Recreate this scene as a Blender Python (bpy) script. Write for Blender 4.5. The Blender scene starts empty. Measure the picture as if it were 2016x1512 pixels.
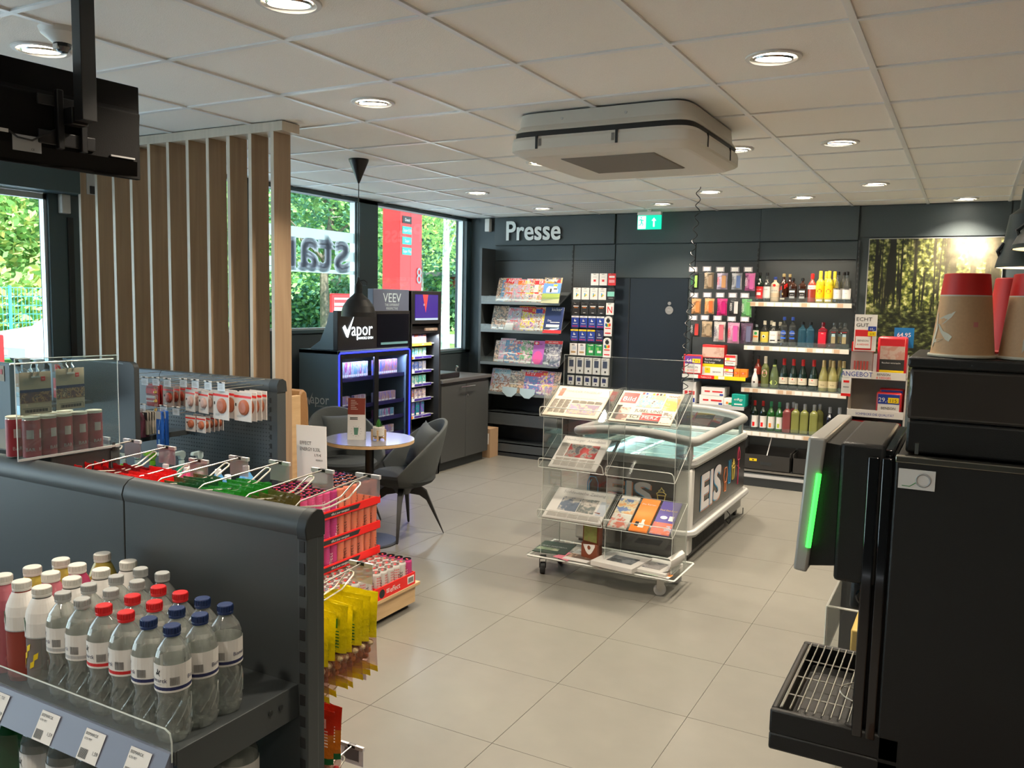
import bpy, math, random
from mathutils import Matrix, Vector
from math import pi, sin, cos, radians
random.seed(7)
S = bpy.context.scene
C = S.collection

# ------------------------------------------------------------------ camera, world, sun, exposure
cam_d = bpy.data.cameras.new('camera'); cam = bpy.data.objects.new('camera', cam_d); C.objects.link(cam)
cam_d.sensor_width = 36.0; cam_d.lens = 36.0 * 1649.79 / 2016.0; cam_d.clip_start = .02; cam_d.clip_end = 300
_y, _p, _r = -0.4976, 0.0993, 0.0206
_f = Vector((sin(_y) * cos(_p), cos(_y) * cos(_p), -sin(_p))); _rt = Vector((cos(_y), -sin(_y), 0)); _u = _rt.cross(_f)
_r2 = cos(_r) * _rt + sin(_r) * _u; _u2 = -sin(_r) * _rt + cos(_r) * _u
cam.matrix_world = Matrix(((_r2.x, _u2.x, -_f.x, 0), (_r2.y, _u2.y, -_f.y, 0), (_r2.z, _u2.z, -_f.z, 1.727), (0, 0, 0, 1)))
S.camera = cam
S.view_settings.view_transform = 'Standard'; S.view_settings.look = 'None'
S.view_settings.gamma = 1; S.view_settings.use_curve_mapping = False
S.view_settings.exposure = 0.40
W = bpy.data.worlds.new('sky'); S.world = W; W.use_nodes = True
_n = W.node_tree.nodes; _l = W.node_tree.links; _bg = _n['Background']
_tc = _n.new('ShaderNodeTexCoord'); _sx = _n.new('ShaderNodeSeparateXYZ'); _cr = _n.new('ShaderNodeValToRGB')
_l.new(_tc.outputs['Generated'], _sx.inputs[0]); _l.new(_sx.outputs['Z'], _cr.inputs[0]); _l.new(_cr.outputs[0], _bg.inputs[0])
_cr.color_ramp.elements[0].position = 0.0; _cr.color_ramp.elements[0].color = (.86, .93, 1, 1)
_cr.color_ramp.elements[1].position = .6; _cr.color_ramp.elements[1].color = (.42, .66, 1, 1)
_bg.inputs[1].default_value = 4.0
_sd = bpy.data.lights.new('sun', 'SUN'); _so = bpy.data.objects.new('sun', _sd); C.objects.link(_so)
_sd.energy = 15.0; _sd.angle = .02; _sd.color = (1, .95, .86)
_so.rotation_euler = Vector((-.62, .30, -.72)).to_track_quat('-Z', 'Y').to_euler()
LIGHT_W = 9.5                       # power of each recessed ceiling light
LIGHT_C = (1.0, .865, .69)

# ------------------------------------------------------------------ materials
MT = {}
def mat(name, col=(.5, .5, .5), rough=.5, metal=0., emit=0., ecol=None, alpha=1., trans=0., noise=0., nscale=40., bump=0., spec=.5, coat=0.):
    if name in MT: return MT[name]
    m = bpy.data.materials.new(name); m.use_nodes = True; nt = m.node_tree; b = nt.nodes['Principled BSDF']
    b.inputs['Base Color'].default_value = (*col, 1); b.inputs['Roughness'].default_value = rough
    b.inputs['Metallic'].default_value = metal; b.inputs['Specular IOR Level'].default_value = spec
    b.inputs['Coat Weight'].default_value = coat
    if emit: b.inputs['Emission Color'].default_value = (*(ecol or col), 1); b.inputs['Emission Strength'].default_value = emit
    if noise or bump:
        t = nt.nodes.new('ShaderNodeTexCoord'); n = nt.nodes.new('ShaderNodeTexNoise'); n.inputs['Scale'].default_value = nscale
        n.inputs['Detail'].default_value = 4
        nt.links.new(t.outputs['Object'], n.inputs['Vector'])
        if noise:
            r = nt.nodes.new('ShaderNodeMixRGB'); r.blend_type = 'MULTIPLY'; r.inputs[0].default_value = 1
            q = nt.nodes.new('ShaderNodeValToRGB'); q.color_ramp.elements[0].color = (1 - noise,) * 3 + (1,); q.color_ramp.elements[1].color = (1 + noise,) * 3 + (1,)
            q.color_ramp.elements[0].position = .3; q.color_ramp.elements[1].position = .7
            nt.links.new(n.outputs[0], q.inputs[0]); r.inputs[1].default_value = (*col, 1); nt.links.new(q.outputs[0], r.inputs[2])
            nt.links.new(r.outputs[0], b.inputs['Base Color'])
        if bump:
            bn = nt.nodes.new('ShaderNodeBump'); bn.inputs['Strength'].default_value = bump; bn.inputs['Distance'].default_value = .01
            nt.links.new(n.outputs[0], bn.inputs['Height']); nt.links.new(bn.outputs[0], b.inputs['Normal'])
    MT[name] = m; return m
def thin(name, tint=(.95, .98, .98), refl=1.0, rough=.02, haze=0., hcol=(.8, .85, .85), ior=1.45):
    """thin clear sheet: fresnel reflection over a tinted see-through layer, with a little surface haze"""
    if name in MT: return MT[name]
    m = bpy.data.materials.new(name); m.use_nodes = True; nt = m.node_tree; nt.nodes.clear()
    o = nt.nodes.new('ShaderNodeOutputMaterial'); tr = nt.nodes.new('ShaderNodeBsdfTransparent'); gl = nt.nodes.new('ShaderNodeBsdfGlossy')
    fr = nt.nodes.new('ShaderNodeLayerWeight'); fr.inputs[0].default_value = .5; mx = nt.nodes.new('ShaderNodeMixShader'); mu = nt.nodes.new('ShaderNodeMath'); mu.operation = 'MULTIPLY_ADD'
    pw = nt.nodes.new('ShaderNodeMath'); pw.operation = 'POWER'; pw.inputs[1].default_value = 4.5; nt.links.new(fr.outputs['Facing'], pw.inputs[0])
    mu.use_clamp = True; mu.inputs[1].default_value = .6 * refl; mu.inputs[2].default_value = .035 * refl
    tr.inputs[0].default_value = (*tint, 1); gl.inputs['Roughness'].default_value = rough
    nt.links.new(pw.outputs[0], mu.inputs[0]); nt.links.new(mu.outputs[0], mx.inputs[0])
    if haze:
        df = nt.nodes.new('ShaderNodeBsdfDiffuse'); df.inputs[0].default_value = (*hcol, 1); m2 = nt.nodes.new('ShaderNodeMixShader')
        m2.inputs[0].default_value = haze; nt.links.new(tr.outputs[0], m2.inputs[1]); nt.links.new(df.outputs[0], m2.inputs[2])
        nt.links.new(m2.outputs[0], mx.inputs[1])
    else: nt.links.new(tr.outputs[0], mx.inputs[1])
    nt.links.new(gl.outputs[0], mx.inputs[2]); nt.links.new(mx.outputs[0], o.inputs[0])
    MT[name] = m; return m
def wood(name, c1, c2, scale=(40, 40, 2.2), rough=.45):
    if name in MT: return MT[name]
    m = bpy.data.materials.new(name); m.use_nodes = True; nt = m.node_tree; b = nt.nodes['Principled BSDF']; b.inputs['Roughness'].default_value = rough
    t = nt.nodes.new('ShaderNodeTexCoord'); mp = nt.nodes.new('ShaderNodeMapping'); mp.inputs['Scale'].default_value = scale
    n = nt.nodes.new('ShaderNodeTexNoise'); n.inputs['Scale'].default_value = 1; n.inputs['Detail'].default_value = 6; n.inputs['Distortion'].default_value = .6
    oi = nt.nodes.new('ShaderNodeObjectInfo'); va = nt.nodes.new('ShaderNodeVectorMath'); va.operation = 'ADD'; cb = nt.nodes.new('ShaderNodeMath'); cb.operation = 'MULTIPLY'; cb.inputs[1].default_value = 50
    nt.links.new(oi.outputs['Random'], cb.inputs[0]); nt.links.new(t.outputs['Object'], va.inputs[0]); nt.links.new(cb.outputs[0], va.inputs[1])
    r = nt.nodes.new('ShaderNodeValToRGB'); r.color_ramp.elements[0].color = (*c1, 1); r.color_ramp.elements[1].color = (*c2, 1)
    r.color_ramp.elements[0].position = .3; r.color_ramp.elements[1].position = .7
    nt.links.new(va.outputs[0], mp.inputs[0]); nt.links.new(mp.outputs[0], n.inputs['Vector']); nt.links.new(n.outputs[0], r.inputs[0]); nt.links.new(r.outputs[0], b.inputs['Base Color'])
    MT[name] = m; return m
def cover(name, cols, scale=22., rough=.35, stretch=(1, 1, 1)):
    """printed picture: irregular patches of ink, different on every object"""
    if name in MT: return MT[name]
    m = bpy.data.materials.new(name); m.use_nodes = True; nt = m.node_tree; b = nt.nodes['Principled BSDF']; b.inputs['Roughness'].default_value = rough
    t = nt.nodes.new('ShaderNodeTexCoord'); oi = nt.nodes.new('ShaderNodeObjectInfo'); cb = nt.nodes.new('ShaderNodeMath'); cb.operation = 'MULTIPLY'; cb.inputs[1].default_value = 30
    va = nt.nodes.new('ShaderNodeVectorMath'); va.operation = 'ADD'; mp = nt.nodes.new('ShaderNodeMapping'); mp.inputs['Scale'].default_value = stretch
    nt.links.new(oi.outputs['Random'], cb.inputs[0]); nt.links.new(t.outputs['Object'], va.inputs[0]); nt.links.new(cb.outputs[0], va.inputs[1]); nt.links.new(va.outputs[0], mp.inputs[0])
    v = nt.nodes.new('ShaderNodeTexNoise'); v.inputs['Scale'].default_value = scale; v.inputs['Detail'].default_value = 3; v.inputs['Roughness'].default_value = .7
    nt.links.new(mp.outputs[0], v.inputs['Vector'])
    r = nt.nodes.new('ShaderNodeValToRGB'); r.color_ramp.interpolation = 'EASE'; el = r.color_ramp.elements
    k = len(cols)
    while len(el) < k: el.new(.5)
    for i, c in enumerate(cols): el[i].position = 0 if i == 0 else .33 + .34 * i / k; el[i].color = (*c, 1)
    ad = nt.nodes.new('ShaderNodeMath'); ad.operation = 'ADD'; m3 = nt.nodes.new('ShaderNodeMath'); m3.operation = 'MULTIPLY_ADD'; m3.inputs[1].default_value = .2; m3.inputs[2].default_value = -.1
    nt.links.new(oi.outputs['Random'], m3.inputs[0]); nt.links.new(v.outputs[0], ad.inputs[0]); nt.links.new(m3.outputs[0], ad.inputs[1])
    nt.links.new(ad.outputs[0], r.inputs[0]); nt.links.new(r.outputs[0], b.inputs['Base Color'])
    MT[name] = m; return m

white = mat('white_plastic', (.72, .70, .66), .4)
paper = mat('white_paper', (.74, .72, .69), .7)
black = mat('black_plastic', (.008, .008, .009), .35)
satin = mat('black_satin', (.013, .013, .014), .5, noise=.15, nscale=400)
anth = mat('anthracite_metal', (.056, .064, .067), .40, noise=.05, nscale=900)
anthd = mat('anthracite_dark', (.022, .026, .028), .5)
wallm = mat('anthracite_paint', (.058, .076, .083), .55, noise=.04, nscale=120)
chrome = mat('chrome', (.75, .74, .72), .22, 1.0)
wire = mat('zinc_wire', (.74, .71, .64), .3, .9)
steel = mat('brushed_steel', (.5, .49, .47), .35, 1.0, bump=.02, nscale=200)
red = mat('red_print', (.62, .022, .025), .45)
redb = mat('bright_red', (.75, .012, .010), .4)
blue = mat('blue_print', (.02, .05, .30), .4)
yellow = mat('yellow_print', (.85, .60, .01), .4)
green = mat('green_print', (.02, .28, .06), .4)
orange = mat('orange_print', (.85, .22, .02), .4)
ink = mat('black_ink', (.015, .015, .016), .6)
grey = mat('grey_print', (.25, .25, .25), .6)
lgrey = mat('light_grey', (.45, .45, .45), .5)
acryl = thin('clear_acrylic', (.93, .955, .955), 1.3, .03, .03, (.75, .85, .85))
edge = mat('acrylic_edge', (.60, .66, .64), .2)
tagp = thin('tag_pocket', (.85, .83, .86), 1, .3, .42, (.62, .58, .62))

# ------------------------------------------------------------------ mesh builder
_tc = {}
def text_geo(s, res=2):
    if s in _tc: return _tc[s]
    c = bpy.data.curves.new('t', 'FONT'); c.body = s; c.size = 1; c.resolution_u = res
    o = bpy.data.objects.new('t', c); me = bpy.data.meshes.new_from_object(o)
    v = [tuple(x.co) for x in me.vertices]; f = [tuple(p.vertices) for p in me.polygons]
    bpy.data.objects.remove(o); bpy.data.curves.remove(c); bpy.data.meshes.remove(me)
    xs = [q[0] for q in v]; w0, w1 = (min(xs), max(xs)) if v else (0, 1)
    _tc[s] = (v, f, w0, w1); return _tc[s]
def fit(b, s, o, U, V, w, h, m, bold=0.):
    """lettering scaled to fill a w by h box that starts at o"""
    v, f, a0, a1 = text_geo(s, 4); zs = [q[1] for q in v]; z0, z1 = min(zs), max(zs); o = Vector(o); U = Vector(U); V = Vector(V); n = U.cross(V) * .00025; i = 0
    for dx in ((-bold, 0, bold) if bold else (0,)):
        for dz in ((-bold, bold) if bold else (0,)):
            b.add([tuple(o + U * ((q[0] - a0) / (a1 - a0) * w + dx) + V * ((q[1] - z0) / (z1 - z0) * h + dz) + n * i) for q in v], f, m); i += 1
    return b
class B:
    def __init__(s): s.v = []; s.f = []; s.mi = []; s.m = []; s.M = Matrix()
    def at(s, x=0, y=0, z=0, rz=0, rx=0, ry=0):
        s.M = Matrix.Translation((x, y, z)) @ Matrix.Rotation(rz, 4, 'Z') @ Matrix.Rotation(ry, 4, 'Y') @ Matrix.Rotation(rx, 4, 'X'); return s
    def add(s, vs, fs, m):
        if m not in s.m: s.m.append(m)
        k = s.m.index(m); o = len(s.v)
        s.v += [tuple(s.M @ Vector(p)) for p in vs]; s.f += [tuple(i + o for i in f) for f in fs]; s.mi += [k] * len(fs); return s
    def box(s, x0, y0, z0, x1, y1, z1, m):
        v = [(x0, y0, z0), (x1, y0, z0), (x1, y1, z0), (x0, y1, z0), (x0, y0, z1), (x1, y0, z1), (x1, y1, z1), (x0, y1, z1)]
        return s.add(v, [(3, 2, 1, 0), (4, 5, 6, 7), (0, 1, 5, 4), (1, 2, 6, 5), (2, 3, 7, 6), (3, 0, 4, 7)], m)
    def cb(s, cx, cy, cz, sx, sy, sz, m): return s.box(cx - sx / 2, cy - sy / 2, cz - sz / 2, cx + sx / 2, cy + sy / 2, cz + sz / 2, m)
    def quad(s, a, b, c, d, m): return s.add([a, b, c, d], [(0, 1, 2, 3)], m)
    def prism(s, pts, h, m, axis='z', o=0.):
        n = len(pts)
        if axis == 'z': v = [(p[0], p[1], o) for p in pts] + [(p[0], p[1], o + h) for p in pts]
        elif axis == 'x': v = [(o, p[0], p[1]) for p in pts] + [(o + h, p[0], p[1]) for p in pts]
        else: v = [(p[0], o + h, p[1]) for p in pts] + [(p[0], o, p[1]) for p in pts]
        return s.add(v, [tuple(range(n))[::-1], tuple(range(n, 2 * n))] + [(i, (i + 1) % n, n + (i + 1) % n, n + i) for i in range(n)], m)
    def lathe(s, prof, n=16, m=None, x=0, y=0, z=0, sq=None, cap=True):
        """prof: (radius, height[, material]) from bottom to top"""
        if sq: n = 24
        def ring(r):
            if not sq: return [(x + r * cos(2 * pi * i / n), y + r * sin(2 * pi * i / n)) for i in range(n)]
            o = []
            for i in range(n):
                a = 2 * pi * i / n; c, d = cos(a), sin(a); e = 2.0 / sq
                o.append((x + r * math.copysign(abs(c) ** e, c), y + r * math.copysign(abs(d) ** e, d)))
            return o
        R = [ring(max(p[0], 1e-5)) for p in prof]
        for k in range(len(prof) - 1):
            mm = prof[k][2] if len(prof[k]) > 2 else m
            v = [(a, b, z + prof[k][1]) for a, b in R[k]] + [(a, b, z + prof[k + 1][1]) for a, b in R[k + 1]]
            s.add(v, [(i, (i + 1) % n, n + (i + 1) % n, n + i) for i in range(n)], mm)
        m0 = prof[0][2] if len(prof[0]) > 2 else m; m1 = prof[-2][2] if len(prof[-2]) > 2 else m
        if cap and prof[0][0] > .001: s.add([(a, b, z + prof[0][1]) for a, b in R[0]], [tuple(range(n))[::-1]], m0)
        if cap and prof[-1][0] > .001: s.add([(a, b, z + prof[-1][1]) for a, b in R[-1]], [tuple(range(n))], m1)
        return s
    def tube(s, pts, r, m, n=6, closed=False, r2=None):
        P = [Vector(p) for p in pts]; L = len(P); rings = []; up = None
        for i in range(L):
            if closed: d = (P[(i + 1) % L] - P[i - 1])
            else: d = P[min(i + 1, L - 1)] - P[max(i - 1, 0)]
            d = d.normalized() if d.length else Vector((0, 0, 1))
            if up is None: up = Vector((0, 0, 1)) if abs(d.z) < .9 else Vector((1, 0, 0))
            a = d.cross(up);
            if a.length < 1e-4: a = d.cross(Vector((1, .1, 0)))
            a.normalize(); b = a.cross(d).normalized(); up = b
            rr = r if r2 is None else r + (r2 - r) * i / (L - 1)
            rings.append([tuple(P[i] + a * rr * cos(2 * pi * k / n) + b * rr * sin(2 * pi * k / n)) for k in range(n)])
        v = [p for q in rings for p in q]; f = []
        for i in range(L if closed else L - 1):
            j = (i + 1) % L
            f += [(i * n + k, i * n + (k + 1) % n, j * n + (k + 1) % n, j * n + k) for k in range(n)]
        if not closed: f += [tuple(range(n))[::-1], tuple(range((L - 1) * n, L * n))]
        return s.add(v, f, m)
    def textf(s, t, fn, m, size=1., align='C', sx=1.):
        v, f, a, b = text_geo(t); off = {'C': (a + b) / 2, 'L': a, 'R': b}[align]
        return s.add([fn((q[0] - off) * size * sx, q[1] * size) for q in v], f, m)
    def text(s, t, o, ux, uy, size, m, align='C', sx=1.):
        o = Vector(o); ux = Vector(ux); uy = Vector(uy)
        return s.textf(t, lambda a, b: tuple(o + ux * a + uy * b), m, size, align, sx)
    def textcyl(s, t, r, ang, z, size, m, vert=False, x=0, y=0, sx=1., align='C'):
        def fn(a, b):
            if vert: a, b = -b, a
            q = ang + a / r; return (x + r * cos(q), y + r * sin(q), z + b)
        return s.textf(t, fn, m, size, align, sx)
    def build(s, name, parent=None, label=None, cat=None, group=None, loc=None, rz=0, bevel=0, kind=None, smooth=True, rot=None):
        me = bpy.data.meshes.new(name); me.from_pydata(s.v, [], s.f)
        for m in s.m: me.materials.append(m)
        me.polygons.foreach_set('material_index', s.mi)
        if smooth:
            me.polygons.foreach_set('use_smooth', [True] * len(s.f)); me.update(); me.set_sharp_from_angle(angle=radians(38))
        me.update(); return put(name, me, parent, label, cat, group, loc, rz, bevel, kind, rot)
def put(name, me, parent=None, label=None, cat=None, group=None, loc=None, rz=0, bevel=0, kind=None, rot=None):
    o = bpy.data.objects.new(name, me); C.objects.link(o)
    if parent: o.parent = parent
    if loc: o.location = loc
    if rot: o.rotation_euler = rot
    elif rz: o.rotation_euler = (0, 0, rz)
    if bevel:
        b = o.modifiers.new('bevel', 'BEVEL'); b.width = bevel; b.segments = 2; b.limit_method = 'ANGLE'; b.angle_limit = radians(50); b.harden_normals = False
    if label: o['label'] = label
    if cat: o['category'] = cat
    if group: o['group'] = group
    if kind: o['kind'] = kind
    return o
def thing(name, label, cat, loc=(0, 0, 0), rz=0, group=None, rot=None):
    return put(name, None, None, label, cat, group, loc, rz, rot=rot)
def dup(root, loc=None, rz=None, label=None, parent=None, rot=None, group=None):
    c = root.copy(); C.objects.link(c)
    if parent: c.parent = parent
    if loc is not None: c.location = loc
    if rz is not None: c.rotation_euler = (0, 0, rz)
    if rot is not None: c.rotation_euler = rot
    if label: c['label'] = label
    if group: c['group'] = group
    for ch in list(root.children): dup(ch, parent=c)
    return c
ORD = ['first', 'second', 'third', 'fourth', 'fifth', 'sixth', 'seventh', 'eighth', 'ninth', 'tenth', 'eleventh', 'twelfth', 'thirteenth', 'fourteenth', 'fifteenth', 'sixteenth']
X3, Y3, Z3 = Vector((1, 0, 0)), Vector((0, 1, 0)), Vector((0, 0, 1))
# ------------------------------------------------------------------ room shell
XL, XR, YB, YN, ZC = -5.15, 2.6, 8.4, -3.0, 2.6605
def st(name, b, parent=None, **k): return b.build(name, parent, kind=None if parent else 'structure', **k)
tilem = mat('beige_floor_tile', (.158, .151, .131), .28, noise=.05, nscale=6, spec=.45)
grout = mat('floor_joint', (.20, .18, .16), .8)
fl = B().box(XL - .2, YN, -.03, XR, YB + .2, -.004, grout); floor = st('floor', fl)
tb = B().box(.0012, .0012, -.004, .5988, .5988, 0.0, tilem); t0 = None
gx, gy = -2.136, 2.725 - .0
for i in range(-5, 6):
    for j in range(-4, 10):
        x, y = gx + .6 * i, gy + .6 * j
        if x > 1.7 or x + .6 < XL - .05 or y > YB: continue
        if t0 is None: t0 = tb.build('floor_tile', floor, loc=(x, y, 0)); continue
        c = t0.copy(); C.objects.link(c); c.location = (x, y, 0)
ceilm = mat('ceiling_mineral_board', (.92, .885, .83), .9, bump=.25, nscale=260, noise=.03)
gridm = mat('ceiling_grid_metal', (.84, .85, .85), .32)
cl = B().box(XL - .2, YN, ZC + .03, XR, YB + .2, ZC + .1, ceilm); ceil = st('ceiling', cl)
LIGHTS = [(-3.235, 2.07), (-1.974, 2.09), (-2.582, 3.30), (-.715, 3.33), (-.716, 5.166), (-2.618, 5.17), (-1.30, 5.154), (-3.856, 6.394),
          (-1.968, 6.989), (-2.614, 7.687), (-.702, 6.971), (-1.332, 7.602), (-.106, 8.13), (-3.867, 7.688)]
HIDDEN = [(-.7, 1.95), (.6, 3.3), (.6, 5.2), (-3.2, .1), (-1.4, .1), (.4, .1), (-2.4, -1.6), (-.4, -1.6), (1.5, 1.9), (1.2, 7.0)]
cgx, cgy, cp = -2.2707, 2.3769, .625
def tile_mesh():
    b = B(); z0, z1 = ZC - .004, ZC + .02; e = .0105
    b.add([(e, e, z0 + .004), (cp - e, e, z0 + .004), (cp - e, cp - e, z0 + .004), (e, cp - e, z0 + .004), (e, e, z1), (cp - e, e, z1), (cp - e, cp - e, z1), (e, cp - e, z1)],
          [(3, 2, 1, 0), (4, 5, 6, 7), (0, 1, 5, 4), (1, 2, 6, 5), (2, 3, 7, 6), (3, 0, 4, 7)], ceilm); return b
c0 = None
for i in range(-5, 8):
    for j in range(-9, 11):
        x, y = cgx + cp * i, cgy + cp * j
        if x > XR or y > YB or y < YN - .3: continue
        if c0 is None: c0 = tile_mesh().build('ceiling_tile', ceil, loc=(x, y, 0), smooth=False); continue
        c = c0.copy(); C.objects.link(c); c.location = (x, y, 0)
for i in range(-4, 8):
    B().box(cgx + cp * i - .012, YN, ZC - .0075, cgx + cp * i + .012, YB, ZC + .012, gridm).build('grid_runner', ceil)
for j in range(-8, 10):
    y = cgy + cp * j
    if y < YN: continue
    B().box(XL, y - .012, ZC - .0072, XR, y + .012, ZC + .011, gridm).build('grid_cross_bar', ceil)
# walls
b = B(); b.box(XL - .2, YB, 0, XR + .2, YB + .2, ZC + .1, wallm); wback = st('wall_back', b)
b = B().box(XR, YN, 0, XR + .2, YB, ZC + .1, wallm); st('wall_right', b)
b = B().box(XL - .2, YN - .2, 0, XR + .2, YN, ZC + .1, wallm); st('wall_near', b)
b = B(); xw = XL - .22
b.box(xw, YN, 0, XL, .9, .5, wallm)
b.box(xw, 3.53, 0, XL, 6.5, 1.40, wallm); b.box(xw, 6.5, 0, XL, YB, 1.12, wallm)
b.box(xw, YN, ZC - .01, XL, YB, ZC + .1, wallm); wl = st('wall_left', b)
frm = mat('window_frame_anthracite', (.060, .094, .100), .45)
alu = mat('raw_aluminium_edge', (.62, .66, .68), .4, .6)
pane = thin('window_glass', (.90, .955, .94), 1.0, .0, 0)
def window(name, y0, y1, z0, z1, ml, mr, panes):
    b = B(); X0, X1 = XL - .09, XL + .012
    b.box(X0, y0, z0, X1, y0 + ml, z1, frm).box(X0, y1 - mr, z0, X1, y1, z1, frm).box(X0, y0, z1 - .03, X1, y1, z1, frm).box(X0, y0, z0, X1, y1, z0 + .03, frm)
    w = st(name, b)
    b = B(); b.box(XL - .095, y0 + ml, z0 + .03, XL - .035, y0 + ml + .012, z1 - .03, alu).box(XL - .095, y1 - mr - .014, z0 + .03, XL - .035, y1 - mr, z1 - .03, alu)
    b.box(XL - .095, y0 + ml, z0 + .03, XL - .03, y1 - mr, z0 + .045, alu); b.build('glazing_bead', w)
    n = panes; yy = [y0 + ml + (y1 - mr - y0 - ml) * k / n for k in range(n + 1)]
    for k in range(n):
        B().box(XL - .06, yy[k] + (.03 if k else 0), z0 + .03, XL - .055, yy[k + 1] - (.03 if k < n - 1 else 0), z1 - .03, pane).build('pane', w)
        if k: B().box(X0, yy[k] - .03, z0, X1, yy[k] + .03, z1, frm).build('mullion', w)
    return w
window('window_1', 3.53, 6.50, 1.40, ZC - .01, .05, .13, 2)
window('added_window_3', YN, .9, .5, ZC - .01, .05, .05, 3)  # unseen glazing added behind the camera to let more daylight in
w2 = window('window_2', 6.50, 8.40, 1.12, ZC - .01, .15, .10, 1)
# entrance: glass sliding door under its drive box, fixed light above
b = B(); X0, X1 = XL - .09, XL + .012
b.box(X0, 3.30, 0, X1, 3.53, ZC - .01, frm).box(X0, .9, 0, X1, 1.0, ZC - .01, frm).box(X0, .9, ZC - .06, X1, 3.53, ZC - .01, frm)
d1 = st('door_1', b)
B().box(XL - .12, 1.0, 2.34, XL + .16, 3.50, 2.49, frm).build('door_drive_box', d1, bevel=.006)
b = B(); b.box(XL + .02, 3.46, 2.345, XL + .165, 3.56, 2.475, lgrey); b.box(XL + .165, 3.48, 2.35, XL + .17, 3.53, 2.40, black).box(XL + .03, 3.45, 2.37, XL + .08, 3.47, 2.45, paper)
b.build('end_cap', d1, bevel=.003)
b = B().box(XL + .015, 3.36, 2.22, XL + .06, 3.42, 2.34, white); b.build('door_sensor', d1, bevel=.005)
b = B(); b.box(XL - .05, 3.28, .02, XL - .01, 3.30, 2.34, alu).box(XL - .05, 2.1, .02, XL - .01, 2.14, 2.34, alu).box(XL - .05, 1.0, 2.30, XL - .01, 3.3, 2.335, alu).box(XL - .05, 1.0, .0, XL - .01, 3.3, .08, frm); b.build('door_leaf_frame', d1)
B().box(XL - .032, 1.0, .08, XL - .028, 2.1, 2.3, pane).build('pane', d1); B().box(XL - .032, 2.14, .08, XL - .028, 3.28, 2.3, pane).build('pane', d1)
B().box(XL - .032, 1.0, 2.5, XL - .028, 3.3, 2.6, pane).build('pane', d1)
b = B().box(XL + .013, 3.42, .3, XL + .02, 3.46, 2.2, anthd); b.build('cable_duct', d1)
# window lettering (foil on the glass, seen from the back)
foil = mat('grey_window_foil', (.62, .62, .65), .7); foil2 = mat('pale_window_foil', (.80, .90, .86), .8)
for _m in (foil, foil2):
    _nt = _m.node_tree; _p = _nt.nodes['Principled BSDF']; _t = _nt.nodes.new('ShaderNodeBsdfTranslucent'); _x = _nt.nodes.new('ShaderNodeMixShader'); _t.inputs[0].default_value = _p.inputs['Base Color'].default_value; _x.inputs[0].default_value = .92
    _nt.links.new(_p.outputs[0], _x.inputs[1]); _nt.links.new(_t.outputs[0], _x.inputs[2]); _nt.links.new(_x.outputs[0], _nt.nodes['Material Output'].inputs[0])
b = B(); xg = XL - .052
for a, c, d, e in ((5.0, 6.37, 2.235, 2.33), (6.2, 6.37, 2.06, 2.15), (5.0, 6.37, 1.94, 1.975), (5.0, 5.5, 1.98, 2.06)): b.quad((xg, a, d), (xg, c, d), (xg, c, e), (xg, a, e), foil2)
b.build('foil_stripe', bpy.data.objects['window_1'])
b = B(); fit(b, 'star', (xg + .003, 6.28, 1.965), (0, -1, 0), (0, 0, 1), .92, .31, foil, .018)
b.build('foil_lettering', bpy.data.objects['window_1'])
# back wall: passage with dark door, header panels above, pegboard seams
b = B(); dk = mat('passage_dark', (.012, .018, .026), .35)
b.box(-3.33, YB - .012, 0, -2.54, YB - .002, 1.985, dk); b.box(-2.50, YB - .02, 0, -2.48, YB, 1.985, anthd)
b.box(-3.175, YB - .02, 0, -3.165, YB - .011, 1.985, anthd)
d2 = st('door_2', b)
b = B()
b.at(-2.73, YB - .013, 1.66, 0, pi / 2).lathe([(.042, 0), (.042, .004)], 20, grey).at(-2.73, YB - .013, 1.73, 0, pi / 2).lathe([(.018, 0), (.018, .004)], 16, grey); b.at()
b.text('WC', (-2.73, YB - .018, 1.655), X3, Z3, .022, lgrey).build('door_plate', d2)
for n, (x0, x1, z0, z1, dy) in enumerate([(-4.80, -3.345, 2.345, ZC - .006, .05), (-3.335, -1.84, 2.345, ZC - .006, .03), (-1.835, -.955, 2.345, ZC - .006, .05), (-.945, .25, 2.37, ZC - .006, .012), (.26, 1.6, 2.37, ZC - .006, .012), (-4.80, -3.835, 2.175, 2.338, .02), (-3.825, -3.345, 2.175, 2.338, .02), (-3.335, -2.48, 1.99, 2.338, .016), (-2.47, -1.86, 2.16, 2.338, .02), (-1.845, -.955, 2.16, 2.338, .02)]):
    B().box(x0, YB - dy, z0, x1, YB - .001, z1, wallm).build('wall_panel', wback, bevel=.002)
for x0, x1, z0 in ((-4.80, -3.835, 0.0), (-3.825, -3.345, 0.), (-2.47, -1.86, 0.0), (-1.845, -.955, 0.0)): B().box(x0, YB - .02, z0, x1, YB - .001, 2.17 if x0 != -2.47 else 2.155, anth).build('shelf_back_panel', wback)
b = B(); holes = anthd
for x in (-3.83, -1.8525, -.942):
    b = B(); b.box(x - .008, YB - .03, 0, x + .008, YB - .018, 2.34, anth)
    for k in range(44): b.box(x - .004, YB - .034, .1 + k * .05, x + .004, YB - .0295, .13 + k * .05, ink)
    b.build('slotted_upright', wback)
b = B()
for i in range(20):
    for k in range(14): b.cb(-3.80 + i * .0235, YB - .0205, 2.15 - k * .022, .006, .002, .006, ink)
o = b.build('peg_holes', wback); o['kind'] = 'stuff'
# header lettering
b = B(); pl = mat('white_letter_face', (.80, .84, .82), .4)
fit(b, 'Presse', (-4.63, YB - .055, 2.395), X3, Z3, .668, .205, anthd, .006); fit(b, 'Presse', (-4.63, YB - .078, 2.398), X3, Z3, .665, .205, pl, .005)
b.build('raised_letters', None, 'white raised letters spelling the press heading on the dark header board', 'sign')
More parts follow.
